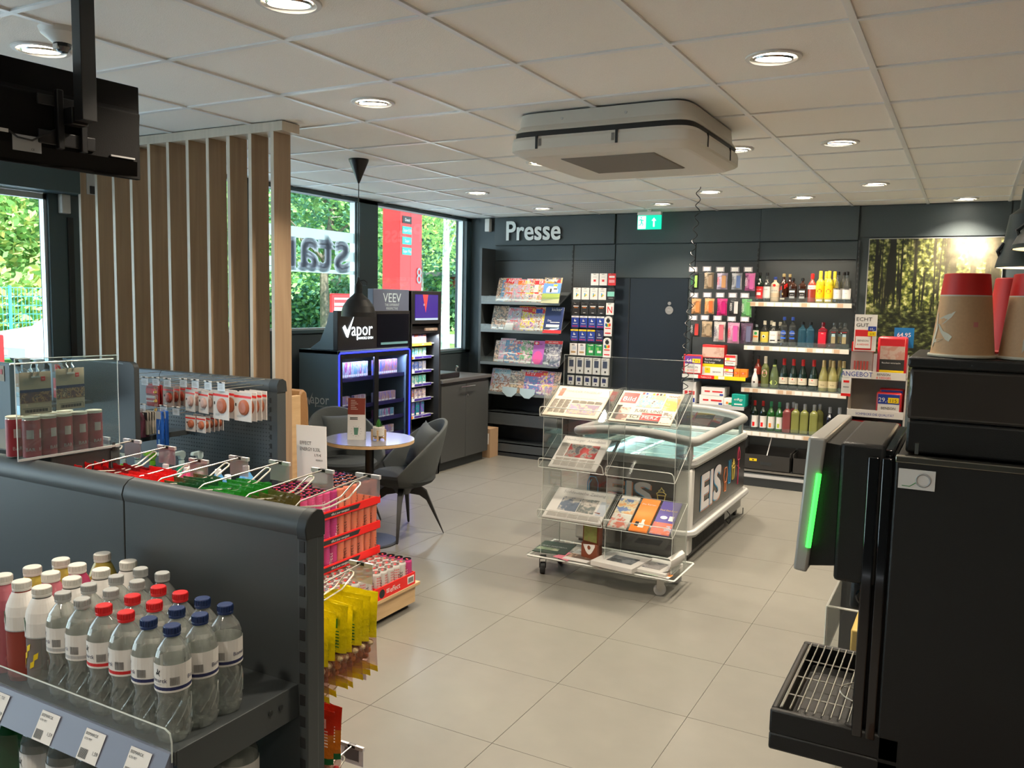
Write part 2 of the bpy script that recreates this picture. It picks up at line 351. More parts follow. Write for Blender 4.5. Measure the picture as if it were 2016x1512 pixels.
# exit sign
t = thing('exit_sign', 'illuminated green emergency exit sign hanging from the ceiling in front of the header', 'sign', (-2.89, 8.14, 0))
eg = mat('exit_green', (.0, .42, .26), .4, emit=1.1, ecol=(.0, .55, .32)); ew = mat('exit_white', (.8, .9, .85), .4, emit=1.0, ecol=(.8, 1, .92))
B().box(-.125, -.008, 2.465, .125, .008, 2.605, eg).build('sign_plate', t, bevel=.003)
B().box(-.125, -.02, 2.606, .125, .02, 2.64, white).build('housing', t, bevel=.004)
B().box(-.02, -.015, 2.64, .02, .015, ZC, white).build('hanger', t)
b = B().box(-.118, -.011, 2.472, -.035, -.0085, 2.598, ew)
b.add([(.05, -.011, 2.58), (.025, -.011, 2.55), (.042, -.011, 2.55), (.042, -.011, 2.49), (.058, -.011, 2.49), (.058, -.011, 2.55), (.075, -.011, 2.55)], [(0, 1, 2, 5, 6), (2, 3, 4, 5)], ew)
b.build('arrow_panel', t)
b = B(); y = -.013
b.add([(-.083 + .008 * cos(k * pi / 4), y, 2.583 + .008 * sin(k * pi / 4)) for k in range(8)], [tuple(range(8))], eg)
for p in ([(-.083, 2.573), (-.07, 2.54), (-.08, 2.535), (-.093, 2.565)], [(-.09, 2.57), (-.108, 2.56), (-.105, 2.55), (-.09, 2.56)], [(-.075, 2.565), (-.055, 2.555), (-.055, 2.548), (-.077, 2.552)], [(-.078, 2.54), (-.06, 2.522), (-.066, 2.50), (-.073, 2.50), (-.069, 2.52), (-.088, 2.54)], [(-.082, 2.54), (-.092, 2.515), (-.113, 2.512), (-.113, 2.505), (-.087, 2.508), (-.072, 2.535)]):
    b.add([(q[0], y, q[1]) for q in p], [tuple(range(len(p)))], eg)
b.build('running_figure', t)
# ------------------------------------------------------------------ recessed ceiling lights
glow = mat('lamp_face', (1, .95, .85), .4, emit=24, ecol=(1, .90, .74))
LAB = ['beside the dome camera', 'cut by the top picture edge', 'above the wooden slat screen', 'large one right of the air conditioner, nearest', 'right of the air conditioner, upper of the far pair',
       'peeking out behind the left corner of the air conditioner', 'peeking out at the right end of the air conditioner', 'nearest the pendant lamp, over the vape fridge', 'beside the top of the coiled black cable',
       'just above the exit sign', 'in the right hand row over the liquor shelf', 'dim one above the pegs of tobacco bags', 'shining on the forest mural', 'dim one above the press lettering']
def downlight(x, y, lab, on=1.0, first=[None]):
    if first[0] is None:
        t = thing('ceiling_light', lab, 'ceiling light', (x, y, ZC)); first[0] = t
        b = B().lathe([(.105, -.001), (.103, -.007), (.088, -.009), (.078, -.002), (.078, .012)], 32, white, cap=False); b.build('trim_ring', t)
        b = B().lathe([(.074, -.003), (.071, -.010), (.066, -.010)], 32, chrome, cap=False); b.build('gimbal_ring', t, rot=(.10, .06, 0))
        B().lathe([(.069, -.006), (.05, -.0095), (.0, -.0105)], 28, glow).build('lamp_face', t, rot=(.10, .06, 0))
    else: t = dup(first[0], (x, y, ZC), label=lab)
    l = bpy.data.lights.new('ceiling_lamp', 'AREA'); l.shape = 'DISK'; l.size = .13; l.energy = LIGHT_W * on; l.color = LIGHT_C; l.spread = radians(118)
    o = bpy.data.objects.new('ceiling_lamp', l); C.objects.link(o); o.parent = t; o.location = (0, 0, -.022); o.name = 'lamp_light'
for k, (x, y) in enumerate(LIGHTS): downlight(x, y, 'round recessed ceiling light ' + LAB[k], .45 if k in (11, 13, 9) else 1.)
for k, (x, y) in enumerate(HIDDEN):
    l = bpy.data.lights.new('ceiling_lamp', 'AREA'); l.shape = 'DISK'; l.size = .13; l.energy = LIGHT_W; l.color = LIGHT_C; l.spread = radians(118)
    o = bpy.data.objects.new('ceiling_lamp', l); C.objects.link(o); o.location = (x, y, ZC - .022)
# ------------------------------------------------------------------ outside
asph = mat('forecourt_paving', (.50, .51, .51), .9, noise=.1, nscale=3); grass = mat('grass', (.14, .26, .05), .9, noise=.4, nscale=4)
road = mat('road_asphalt', (.30, .31, .32), .9)
gnd = B().box(-70, -30, -.35, XL - .22, 70, -.12, asph); st('ground_outside', gnd)
b = B(); b.box(-70, 24.3, -.12, -13.0, 29, -.08, grass).box(-70, 37, -.12, -13, 70, -.06, grass).box(-70, -10, -.12, -21.5, 24.3, -.05, grass); g = b.build('grass_verge', None, kind='structure')
st('street', B().box(-70, 29, -.12, -8, 37, -.09, road))
leafs = [mat('leaf_%s' % n, c, .6) for n, c in (('mid', (.24, .46, .14)), ('light', (.42, .62, .22)), ('dark', (.10, .24, .10)), ('yellow', (.58, .58, .18)), ('teal', (.17, .38, .24)))]
for m in leafs:
    nt = m.node_tree; p = nt.nodes['Principled BSDF']; tr = nt.nodes.new('ShaderNodeBsdfTranslucent'); mx = nt.nodes.new('ShaderNodeMixShader')
    tr.inputs[0].default_value = p.inputs['Base Color'].default_value; mx.inputs[0].default_value = .35
    nt.links.new(p.outputs[0], mx.inputs[1]); nt.links.new(tr.outputs[0], mx.inputs[2]); nt.links.new(mx.outputs[0], nt.nodes['Material Output'].inputs[0])
bark = mat('bark', (.16, .13, .10), .9, noise=.4, nscale=8); birch = mat('birch_bark', (.62, .61, .56), .8, noise=.5, nscale=5); tbark = mat('grey_bark', (.24, .24, .21), .9, noise=.3, nscale=5)
def tree(x, y, h, R, n, ms, label, trunk=bark, tr=.22, low=.25, ls=.2, name='tree'):
    n = int(n * 1.7); ls *= .85
    t = thing(name, label, 'tree', (x, y, -.1)); rnd = random.Random(int(x * 31 + y * 17))
    b = B(); P = [(0, 0, 0), (rnd.uniform(-.1, .1), rnd.uniform(-.1, .1), h * .3), (rnd.uniform(-.3, .3), rnd.uniform(-.3, .3), h * .6), (0, 0, h * .85)]
    b.tube(P, tr, trunk, 8, r2=tr * .35)
    for k in range(7):
        a = rnd.uniform(0, 2 * pi); z = h * rnd.uniform(.3, .7)
        b.tube([(0, 0, z), (cos(a) * R * .45, sin(a) * R * .45, z + h * .12), (cos(a) * R * .8, sin(a) * R * .8, z + h * .2)], tr * .35, trunk, 5, r2=.02)
    b.build('trunk', t)
    cl = [(rnd.gauss(0, R * .45), rnd.gauss(0, R * .45), h * (low + (1 - low) * rnd.random() ** .8), R * rnd.uniform(.28, .5)) for _ in range(26)]
    v, f, mi = [], [], []
    for k in range(n):
        c = cl[rnd.randrange(26)]; d = Vector((rnd.gauss(0, 1), rnd.gauss(0, 1), rnd.gauss(0, .8))).normalized() * c[3] * rnd.random() ** .4
        p = Vector(c[:3]) + d; p.z = max(p.z, .3); u = Vector((rnd.gauss(0, 1), rnd.gauss(0, 1), rnd.gauss(0, .6))).normalized() * ls * rnd.uniform(.5, 1); w = u.orthogonal().normalized() * u.length * .55
        w.rotate(Matrix.Rotation(rnd.uniform(0, 6.28), 3, u.normalized())); o = len(v); v += [tuple(p - u), tuple(p + w), tuple(p + u), tuple(p - w)]; f.append((o, o + 1, o + 2, o + 3)); mi.append(rnd.choice([0, 0, 1, 2]) if c[2] < h * .6 else rnd.choice([0, 1, 1, 2]))
    me = bpy.data.meshes.new('foliage'); me.from_pydata(v, [], f)
    for m in ms: me.materials.append(m)
    me.polygons.foreach_set('material_index', mi); me.update(); o = put('foliage', me, t, kind='stuff')
G0, G1, G2, G3, G4 = leafs
tree(-27, 6, 8.5, 3.6, 9000, (G0, G1, G3), 'bright green tree left of the entrance glass', ls=.22)
tree(-27, 14.5, 9, 4.2, 12000, (G1, G0, G3), 'large bright green tree behind the parked white car', ls=.22)
tree(-31, 21, 9, 4, 8000, (G0, G1, G2), 'green tree showing in the gaps of the wooden screen', ls=.24)
tree(-24, 27.5, 9, 3.8, 12000, (G0, G4, G1), 'leafy tree filling the left part of the lettered window', ls=.2)
tree(-22.8, 32.5, 11, 4.0, 11000, (G4, G0, G2), 'blue green tree on the right behind the window lettering', tbark, .34, .3, .2)
tree(-33, 38.5, 12, 5, 9000, (G4, G0, G1), 'tree with thick grey trunk at the foot of the lettered window', tbark, .45, .3, .25)
tree(-22.5, 40, 12, 4.6, 11000, (G4, G0, G1), 'dark leafy tree left of the red pump column', bark, .3, .15, .22)
tree(-16.45, 25.2, 9, 3.0, 9500, (G1, G0, G3), 'tree with pale birch trunk beside the road in the right window', birch, .17, .42, .13, name='birch_tree')
tree(-19.5, 42, 12, 4.6, 9000, (G0, G1, G4), 'tall tree across the road behind the birch', tbark, .4, .2, .22)
tree(-13.5, 42, 12, 4.8, 9000, (G0, G1, G3), 'pale green tree across the road at the right window edge', tbark, .4, .2, .22)
def hedge(x0, y0, x1, y1, h, n, ms, label, ls=.16):
    v, f, mi = [], [], []; rnd = random.Random(n)
    for k in range(n):
        a = rnd.random(); p = Vector((x0 + (x1 - x0) * a + rnd.gauss(0, .5), y0 + (y1 - y0) * a + rnd.gauss(0, .5), -.1 + h * rnd.random() * (.85 + .15 * sin(a * 40)))); u = Vector((rnd.gauss(0, 1), rnd.gauss(0, 1), rnd.gauss(0, .6))).normalized() * ls; w = u.orthogonal().normalized() * ls * .6
        o = len(v); v += [tuple(p - u), tuple(p + w), tuple(p + u), tuple(p - w)]; f.append((o, o + 1, o + 2, o + 3)); mi.append(rnd.choice([0, 1, 2]))
    me = bpy.data.meshes.new('hedge'); me.from_pydata(v, [], f)
    for m in ms: me.materials.append(m)
    me.polygons.foreach_set('material_index', mi); me.update(); put('hedge', me, None, label, 'hedge', kind='stuff')
hedge(-25, 4, -25, 22, 2.6, 14000, (G0, G1, G3), 'tangled green hedge behind the wire fence')
hedge(-36, 30, -22, 44, 3.2, 14000, (G4, G2, G0), 'low dark hedge under the trees behind the lettered window')
hedge(-24, 46, -10, 46, 3.0, 7000, (G4, G2, G0), 'dark green bushes across the road in the right window', .22)
hedge(-44, 26, -36, 60, 11, 16000, (G0, G4, G1), 'distant tall belt of trees behind the lettered window', .5)
hedge(-34, 58, -8, 56, 11, 12000, (G0, G4, G1), 'distant tall belt of trees across the road', .5)
# wire fence
cy = mat('blue_green_fence', (.05, .30, .36), .5); t = thing('wire_fence', 'blue green wire mesh fence behind the white car', 'fence', (-22.0, 8, -.1))
for k in range(6): B().box(-.03, k * 2.5 - .03, 0, .03, k * 2.5 + .03, 1.95, cy).build('fence_post', t)
b = B()
for k in range(126): b.box(-.004, k * .1, .02, .004, k * .1 + .01, 1.9, cy)
for k in range(9): b.box(-.006, 0, .05 + k * .23, .006, 12.5, .065 + k * .23, cy)
o = b.build('mesh_wires', t); o['kind'] = 'stuff'
# white car
carw = mat('white_car_paint', (.82, .83, .84), .25, coat=.5); t = thing('car', 'white parked car seen through the entrance glass', 'car', (-20.2, 14.0, -.12))
prof = [(-2.1, .22), (-2.15, .62), (-1.95, .82), (-1.05, .95), (-.35, 1.42), (.9, 1.45), (1.75, 1.0), (2.1, .92), (2.15, .3), (2.0, .2)]
B().prism(prof, 1.75, carw, 'x', -.87).build('body', t, bevel=.06)
b = B().prism([(-.95, .97), (-.33, 1.36), (.85, 1.38), (1.5, 1.02)], 1.79, mat('car_glass', (.05, .12, .13), .1), 'x', -.89); b.build('side_window', t)
b = B().box(-.7, -2.17, .25, .7, -2.1, .48, grey).box(-.5, -2.18, .30, .0, -2.15, .42, paper); b.build('bumper_grille', t)
for x in (-.88, .68):
    for y in (-1.35, 1.35): B().at(x, y, .32, 0, 0, pi / 2).lathe([(.0, 0), (.2, 0), (.32, .02), (.32, .18), (.2, .2)], 20, ink).build('wheel', t)
# red pump column, info board, red bin, canopy
t = thing('pump_column', 'tall red forecourt column with fuel grade plates and number eight', 'column', (-11.9, 16.32, -.12))
B().box(-.25, -.42, 0, .25, .0, 4.2, redb).box(-.25, 0, 0, .25, .46, 4.2, red).build('column_body', t, bevel=.01)
b = B()
for k, (s_, c_) in enumerate((('Diesel', ink), ('Super E10', green), ('Super', green), ('Super Plus', green))):
    z = 3.66 - k * .24; b.box(.25, -.34, z - .085, .262, .02, z + .085, mat('teal_plate', (.02, .42, .30), .5) if k else ink); b.text(s_, (.27, -.16, z - .035), (0, 1, 0), Z3, .105, paper, 'C', .75)
b.box(.25, -.34, 0, .255, .02, .01, red); b.text('8', (.27, .33, 2.2), (0, 1, 0), Z3, .55, grey, 'C', .8); b.build('grade_plate', t)
t = thing('info_board', 'red framed white price board standing on the forecourt', 'sign', (-11.8, 14.1, -.12))
B().box(-.06, -.40, .9, .0, .60, 1.92, redb).build('frame', t, bevel=.03); b = B().box(0, -.31, 1.0, .01, .52, 1.83, paper).box(.01, -.31, 1.72, .013, .52, 1.79, red).box(.01, -.31, 1.63, .013, .52, 1.66, red)
for i in range(4):
    for k in range(2): b.box(.01, -.24 + i * .2, 1.2 + k * .2, .013, -.16 + i * .2, 1.3 + k * .2, lgrey)
b.build('printed_sheet', t); B().box(-.05, -.05, 0, -.01, .2, .9, grey).build('post', t)
B().box(-.03, .52, 2.0, .03, .62, 2.35, redb).box(-.03, .42, 1.9, .03, .50, 2.37, ink).build('top_flag', t)
t = thing('red_bin', 'red and white forecourt box beside the fence at the far left', 'box', (-15.6, 8.5, -.12))
B().box(-.4, -.9, 0, .4, .35, 1.05, redb).build('body', t, bevel=.02); b = B(); b.text('star', (.41, -.1, .5), (0, 1, 0), Z3, .4, paper); b.build('lettering', t)
t = thing('white_pillar', 'white rounded forecourt pillar at the far left behind the glass', 'pillar', (-19.0, 10.4, -.12)); B().lathe([(.45, 0), (.45, 1.7), (.38, 1.85), (.2, 1.95)], 20, white).build('shaft', t)
cn = mat('canopy_soffit', (.62, .64, .66), .6)
cpy = B().box(-12.5, 2.0, 4.15, -7.6, 19.0, 4.7, cn).box(-12.55, 1.9, 4.1, -12.45, 19.1, 4.75, redb); st('forecourt_canopy', cpy)
st('roof_edge', B().box(XL - 1.1, YN, 2.80, XL - .22, YB + .4, 2.98, cn))
b = B().box(-38, 47, -.1, -30, 51, 3.2, mat('brick_house_wall', (.35, .09, .06), .9)).box(-38.3, 46.7, 3.2, -29.7, 51.3, 3.5, grey)
b.build('brick_house', None, 'red brick house glimpsed low behind the trees', 'house')
# ------------------------------------------------------------------ front gondola shelf with drinks
t = thing('gondola_shelf', 'anthracite gondola shelf unit in the left foreground with drinks in front and hanging sweets behind', 'shelf', (-1.235, 1.37, 0))
E0 = -1.235
for k, (a, c) in enumerate(((-.605, 0), (-1.21, -.609), (-1.815, -1.214), (-2.42, -1.819))):
    B().box(a, -.015, .12, c, .02, 1.215, anth).build('back_panel', t, bevel=.002)
    pr = [(-.016, 1.205), (-.020, 1.222), (-.014, 1.242), (.0, 1.255), (.016, 1.260), (.032, 1.255), (.040, 1.238), (.040, 1.205)]
    B().prism(pr, c - a, anth, 'x', a).build('top_rail', t, bevel=.0008)
b = B().box(-.026, -.016, 0, -.001, .040, 1.20, anth)
for k in range(23): b.box(-.022, -.0175, .07 + k * .05, -.006, -.0155, .095 + k * .05, ink)
b.build('end_post', t, bevel=.0015)
pr = [(-.018, 1.198), (-.022, 1.222), (-.015, 1.244), (.0, 1.257), (.016, 1.262), (.033, 1.257), (.042, 1.24), (.042, 1.198)]
B().prism(pr, .028, anthd, 'x', -.027).build('post_cap', t, bevel=.002)
B().box(-2.42, -.40, .0, 0, .40, .12, anthd).build('plinth', t)
for z in (.865, .50):
    b = B().box(-2.42, -.345, z - .028, -.03, -.012, z, anth).box(-.032, -.34, z - .075, -.028, -.012, z + .001, anth)
    b.at(-.028, -.07, z - .03, 0, 0, pi / 2).lathe([(.006, 0), (.006, .002)], 12, anthd).at(-.028, -.1, z - .03, 0, 0, pi / 2).lathe([(.006, 0), (.006, .002)], 12, anthd).at()
    b.build('shelf_board', t, bevel=.0015)
    rl = mat('price_rail_blue_grey', (.17, .19, .26), .38)
    b = B().add([(-2.42, -.385, z - .062), (-.035, -.385, z - .062), (-.035, -.352, z - .002), (-2.42, -.352, z - .002), (-2.42, -.345, z - .062), (-.035, -.345, z - .062), (-.035, -.345, z - .002), (-2.42, -.345, z - .002)], [(0, 1, 2, 3), (5, 4, 7, 6), (1, 5, 6, 2), (4, 0, 3, 7), (3, 2, 6, 7), (4, 5, 1, 0)], rl)
    b.build('price_rail', t)
    b = B().box(-2.42, -.350, z - .02, -.035, -.347, z + .042, acryl); b.build('clear_guard', t)
    b = B().tube([(-2.42, -.3485, z + .042), (-.052, -.3485, z + .042), (-.038, -.3485, z + .036), (-.034, -.3485, z + .02), (-.034, -.3485, z - .02)], .0018, edge, 5); b.build('guard_edge', t)
    for k, x in enumerate((-.105, -.24, -.385, -.56, -.71)):
        b = B().at(x, -.3722, z - .034, 0, radians(61.2) - pi / 2 + pi / 2 - radians(0)); b.at()
        def fn(u, v, x=x, z=z): return (x + u, -.372 + v * .46 - .0012, z - .036 + v * .88)
        b.add([fn(-.03, -.028), fn(.03, -.028), fn(.03, .030), fn(-.03, .030)], [(0, 1, 2, 3)], paper)
        g2 = lambda u, v, x=x, z=z: (fn(u, v)[0], fn(u, v)[1] - .0006, fn(u, v)[2] + .0003)
        b.textf('VOLVIC TEE' if k > 2 else 'BISMARCK', lambda u, v: g2(u - .026, v + .019), ink, .008, 'L'); b.textf('0,75l PET', lambda u, v: g2(u - .026, v + .010), ink, .006, 'L'); b.textf('1,59', lambda u, v: g2(u + .012, v - .012), ink, .010, 'L')
        for q in range(9): b.add([g2(-.026 + q * .0027, -.024), g2(-.026 + q * .0027 + .0014, -.024), g2(-.026 + q * .0027 + .0014, -.006), g2(-.026 + q * .0027, -.006)], [(0, 1, 2, 3)], ink)
        b.build('price_label', t)
# water bottles
pet = thin('pet_water', (.84, .87, .85), 3.0, .05, .17, (.70, .73, .70)); petj = {}
def juice(n, c): return mat('juice_' + n, c, .18, spec=.6)
JU = {'red': juice('red', (.28, .045, .03)), 'pink': juice('pink', (.42, .12, .15)), 'clear': pet, 'yellow': juice('yellow', (.42, .33, .06)), 'rasp': juice('raspberry', (.35, .04, .10))}
petg = thin('pet_green', (.15, .55, .25), 2, .06, .1, (.05, .4, .15))
def water_profile(h=.222, r=.033):
    k = h / .222; q = r / .033
    return [(.018 * q, .003 * k), (.026 * q, 0), (.032 * q, .012 * k), (.0335 * q, .030 * k), (.0318 * q, .040 * k), (.0332 * q, .052 * k), (.0315 * q, .064 * k), (.0295 * q, .078 * k), (.0305 * q, .090 * k), (.0335 * q, .102 * k), (.0335 * q, .158 * k), (.0325 * q, .170 * k), (.028 * q, .183 * k), (.019 * q, .196 * k), (.0132 * q, .203 * k), (.0125 * q, .206 * k), (.0155 * q, .2065 * k), (.0155 * q, .208 * k), (.0125 * q, .209 * k)]
def ribs(b, h, r):      # diagonal moulded flutes and foot lobes
    for i in range(10):
        a = i * 2 * pi / 10; P = []
        for k in range(7): P.append(((r * .985) * cos(a + k * .16), (r * .985) * sin(a + k * .16), h * (.16 + .036 * k)))
        b.tube(P, r * .055, pet, 4)
    for i in range(5):
        a = i * 2 * pi / 5; b.tube([(r * .3 * cos(a), r * .3 * sin(a), .004), (r * .8 * cos(a), r * .8 * sin(a), .004), (r * .97 * cos(a), r * .97 * sin(a), h * .11)], r * .14, pet, 5)
def cap_mesh(b, r, z0, z1, m):
    b.lathe([(r, z0), (r, z0 + .004), (r * .97, z0 + .005), (r * .98, z1 - .0015), (r * .92, z1), (0, z1 + .0003)], 20, m)
    for i in range(20): a = i * pi / 10; b.cb(r * .985 * cos(a), r * .985 * sin(a), (z0 + z1) / 2 + .002, .0012, .0012, (z1 - z0) * .6, m)
capc = {'blue': mat('cap_blue', (.012, .030, .11), .35), 'red': mat('cap_red', (.62, .012, .015), .35), 'grey': mat('cap_grey', (.36, .37, .36), .4), 'white': mat('cap_white', (.66, .64, .59), .4)}
navy = mat('navy_print', (.02, .025, .10), .5)
def horse(fn, s, b, m): # little prancing animal and rider above the word
    for p in ([(-.4, 0), (-.25, .45), (-.1, .5), (-.15, 0)], [(-.35, .4), (.1, .35), (.45, .7), (.35, .15), (.05, .1), (-.3, .15)], [(.3, .6), (.5, .95), (.6, .75), (.5, .55)], [(-.1, .45), (-.05, 1.05), (.1, 1.1), (.15, .5)], [(.3, .2), (.6, -.15), (.5, -.2), (.2, .1)]):
        b.add([fn(q[0] * s, q[1] * s) for q in p], [tuple(range(len(p)))], m)
def make_water(col, scale=1.0, hgt=.222, r=.033, ang=-2.35, parent=None):
    t = thing('water_bottle', 'x', 'bottle'); b = B().lathe(water_profile(hgt, r), 22, pet, cap=False)
    b.lathe([(r * .55, .0035), (0, .006)], 12, pet, cap=False); ribs(b, hgt, r); b.build('body', t)
    b = B(); k = hgt / .222; cap_mesh(b, .0160 * (r / .033) ** .3, .2065 * k, .2065 * k + .0185, capc[col]); b.build('cap', t)
    b = B(); R = r * 1.035; z0, z1 = .104 * k, .158 * k; st_ = {'blue': navy, 'red': red, 'grey': lgrey}[col]
    b.lathe([(R, z0, paper), (R, z0 + .004 * k, st_), (R, z0 + .0105 * k, paper), (R, z1, paper)], 28, paper, cap=False)
    for a in (ang, ang + 2.4): b.textcyl('Bismarck', R + .0004, a, z0 + .020 * k, .0115 * k, navy)
    fn = lambda u, v: ((R + .0004) * cos(ang + u / R), (R + .0004) * sin(ang + u / R), z0 + .034 * k + v); horse(fn, .011 * k, b, ink)
    b.textcyl('mineralwasser', R + .0004, ang, z0 + .015 * k, .0035 * k, grey)
    b.lathe([(0, 0), (.0, 0)], 3, ink, cap=False) if 0 else None
    f2 = lambda a, w, h, z: b.add([((R + .0004) * cos(a + w * i / R), (R + .0004) * sin(a + w * i / R), z0 + z + h * j) for i, j in ((0, 0), (1, 0), (1, 1), (0, 1))], [(0, 1, 2, 3)], ink)
    for q in range(12): f2(ang + .75 + q * .045, .0007, .016, .014)
    b.build('label', t, smooth=False)
    return t
def col_rows(x, col, ys, names, n0, ang):
    base = WB.get(col)
    for k, y in enumerate(ys):
        lab = 'clear water bottle with %s cap, %s, %s' % (col, names, ['front row', 'second row', 'third row', 'back row'][k])
        if base is None: base = WB[col] = make_water(col); base['label'] = lab; base['group'] = 'water bottles on the front shelf'; base.location = (x, y, .865); base.rotation_euler = (0, 0, ang); continue
        dup(base, (x, y, .865), ang + random.uniform(-.7, .7) * (k > 0), lab)
WB = {}
R3 = (1.065, 1.132, 1.197)
col_rows(-1.315, 'blue', R3, 'column nearest the shelf end post', 0, 0.75); col_rows(-1.382, 'blue', R3, 'next column left of the shelf end', 0, .2)
col_rows(-1.450, 'red', R3, 'right column of the red caps', 0, .25); col_rows(-1.519, 'red', R3, 'left column of the red caps', 0, .5)
col_rows(-1.589, 'grey', R3 + (1.263,), 'right column of the grey caps', 0, .2); col_rows(-1.657, 'grey', (1.067, 1.127, 1.194, 1.258), 'left column of the grey caps', 0, .3)
# fruit drinks with wide white caps
def make_juice(kind, full_label):
    t = thing('fruit_drink_bottle', 'x', 'bottle'); m = JU[kind]
    b = B().lathe([(.024, 0), (.032, .004), (.0345, .015), (.0345, .13), (.0345, .150), (.031, .170), (.0235, .190), (.0185, .200), (.0175, .205)], 24, m, cap=False); b.build('body', t)
    b = B(); cap_mesh(b, .0195, .203, .222, capc['white']); b.build('cap', t)
    if full_label:
        b = B().lathe([(.0352, .118), (.0352, .150), (.0318, .171), (.0243, .190), (.0192, .2)], 28, paper, cap=False)
        R = .0357; a0 = -2.15
        pts = [(-.016, -.028), (.014, -.028), (.015, .004), (.004, .012), (-.008, .006), (-.016, -.002)]
        b.add([(R * cos(a0 + u / R), R * sin(a0 + u / R), .150 + v * .8 ) for u, v in pts], [tuple(range(6))], mat('dark_leaf_green', (.015, .10, .03), .5))
        b.textcyl('Volvic', R + .0006, a0, .134, .0135, paper, sx=.9); b.textcyl('BIO', R, a0, .045, .010, paper)
        b.lathe([(.0356, .118), (.0356, .1205)], 28, lgrey, cap=False); b.build('label', t, smooth=False)
    return t
JD = [(-1.735, 1.070, 'clear', 1, 'lemon water bottle with white label right of the red one, front row'), (-1.735, 1.140, 'clear', 1, 'white labelled drink bottle behind the lemon water, second row'), (-1.735, 1.212, 'clear', 1, 'white labelled drink bottle behind the lemon water, third row'), (-1.735, 1.284, 'clear', 1, 'white labelled drink bottle at the very back beside grey caps'),
      (-1.808, 1.070, 'red', 1, 'red brown iced tea bottle with white shoulder label, front row'), (-1.812, 1.205, 'rasp', 0, 'raspberry coloured drink bottle behind the iced tea'), (-1.808, 1.137, 'pink', 0, 'pink drink bottle just behind the iced tea bottle'), (-1.882, 1.072, 'pink', 0, 'pink drink bottle in the front row at the left picture edge'),
      (-1.882, 1.140, 'yellow', 0, 'yellow drink bottle in the second row at the left picture edge'), (-1.882, 1.210, 'yellow', 0, 'yellow drink bottle in the third row left of the raspberry one'), (-1.84, 1.290, 'yellow', 0, 'olive yellow drink bottle alone at the back by the panel'), (-1.955, 1.075, 'rasp', 0, 'magenta drink bottle cut off by the left picture edge')]
jb = {}
for x, y, k, f, lab in JD:
    key = (k, f)
    if key not in jb: jb[key] = make_juice(k, f); jb[key]['label'] = lab; jb[key]['group'] = 'fruit drink bottles on the front shelf'; jb[key].location = (x, y, .865)
    else: dup(jb[key], (x, y, .865), random.uniform(-.5, .5), lab)
b = B()
for p in ([(0, 0), (.010, .006), (.012, .02), (.002, .014)],):
    for q in range(5): b.add([(-1.735 + .0355 * cos(-2.2 + q * .25 + u / .035), 1.07 + .0355 * sin(-2.2 + q * .25 + u / .035), .865 + .05 + (q % 3) * .018 + v) for u, v in p], [(0, 1, 2, 3)], yellow)
b.v = [tuple(Vector(p) - Vector((-1.735, 1.07, .865))) for p in b.v]; b.build('lemon_print', jb[('clear', 1)])
# large bottles on the lower shelf
big = None
for k, (x, y, lab) in enumerate([(-1.345, 1.255, 'at the right end, back row'), (-1.36, 1.165, 'at the right end, second row'), (-1.375, 1.07, 'at the right end, front row'), (-1.47, 1.07, 'second from the right end'), (-1.565, 1.07, 'below the middle price label'), (-1.66, 1.07, 'left of the middle price label'), (-1.755, 1.07, 'below the left price label'), (-1.85, 1.07, 'near the left picture edge')]):
    lab = 'large clear water bottle on the lower shelf, ' + lab
    if k == 7:
        o = thing('green_bottle', 'green plastic bottle on the lower shelf at the left picture edge', 'bottle', (x, y, .5)); B().lathe(water_profile(.31, .044), 20, petg, cap=False).build('body', o); bb = B(); cap_mesh(bb, .0165, .288, .306, capc['grey']); bb.build('cap', o); continue
    if big is None: big = make_water('grey', 1, .31, .043); big['label'] = lab; big['group'] = 'large bottles on the lower shelf'; big.location = (x, y, .5); big.rotation_euler = (0, 0, .6)
    else: dup(big, (x, y, .5), random.uniform(0, .9), lab)
# hooks behind the gondola
def make_hook(tagm=tagp):
    t = thing('display_hook', 'x', 'hook')
    B().tube([(0, -.02, -.012), (0, -.01, .028), (0, .005, .036), (0, .262, .052)], .0022, wire, 6).build('tag_wire', t)
    P = [(-.012, -.02, .01)] + [(-.012, .10 + k * .04, -.008 + k * .001) for k in range(2)] + [(-.012, .20, -.004), (-.012, .255, .016), (-.008, .262, .020), (0, .264, .021), (.008, .262, .020), (.012, .255, .016), (.012, .20, -.004), (.012, .10, -.008), (.012, -.02, -.01)]
    P = [(p[0], p[1] * (.84 if p[1] > .1 else 1), p[2] + .013 + .008 * max(0, p[1] - .15) / .1) for p in P]; B().tube(P, .0022, wire, 6).build('product_wire', t)
    b = B().box(-.037, .262, .0, .037, .264, .052, tagm).box(-.039, .259, .046, .039, .267, .056, mat('tag_hinge', (.62, .60, .62), .4)).box(-.012, .2585, .0475, .012, .268, .056, ink); b.build('tag_pocket', t)
    return t
hook = make_hook(); hook['group'] = 'peg hooks behind the front gondola'; HN = ['farthest left behind the clear pane', 'second from the clear pane', 'third from the clear pane', 'fourth from the clear pane', 'fifth from the clear pane', 'above the bright green bags', 'in front of the energy price sign', 'nearest the gondola end post']
HX = [-2.437, -2.284, -2.131, -1.988, -1.832, -1.675, -1.516, -1.352]
for i, x in enumerate(HX):
    lab = 'chrome display hook with clear price pocket, ' + HN[i]; z = 1.208 + (.004 if i % 2 else 0) - (.03 if i == 3 else 0)
    if i == 0: hook.location = (x, 1.455, z); hook['label'] = lab
    else: dup(hook, (x, 1.455, z), random.uniform(-.04, .04), lab)
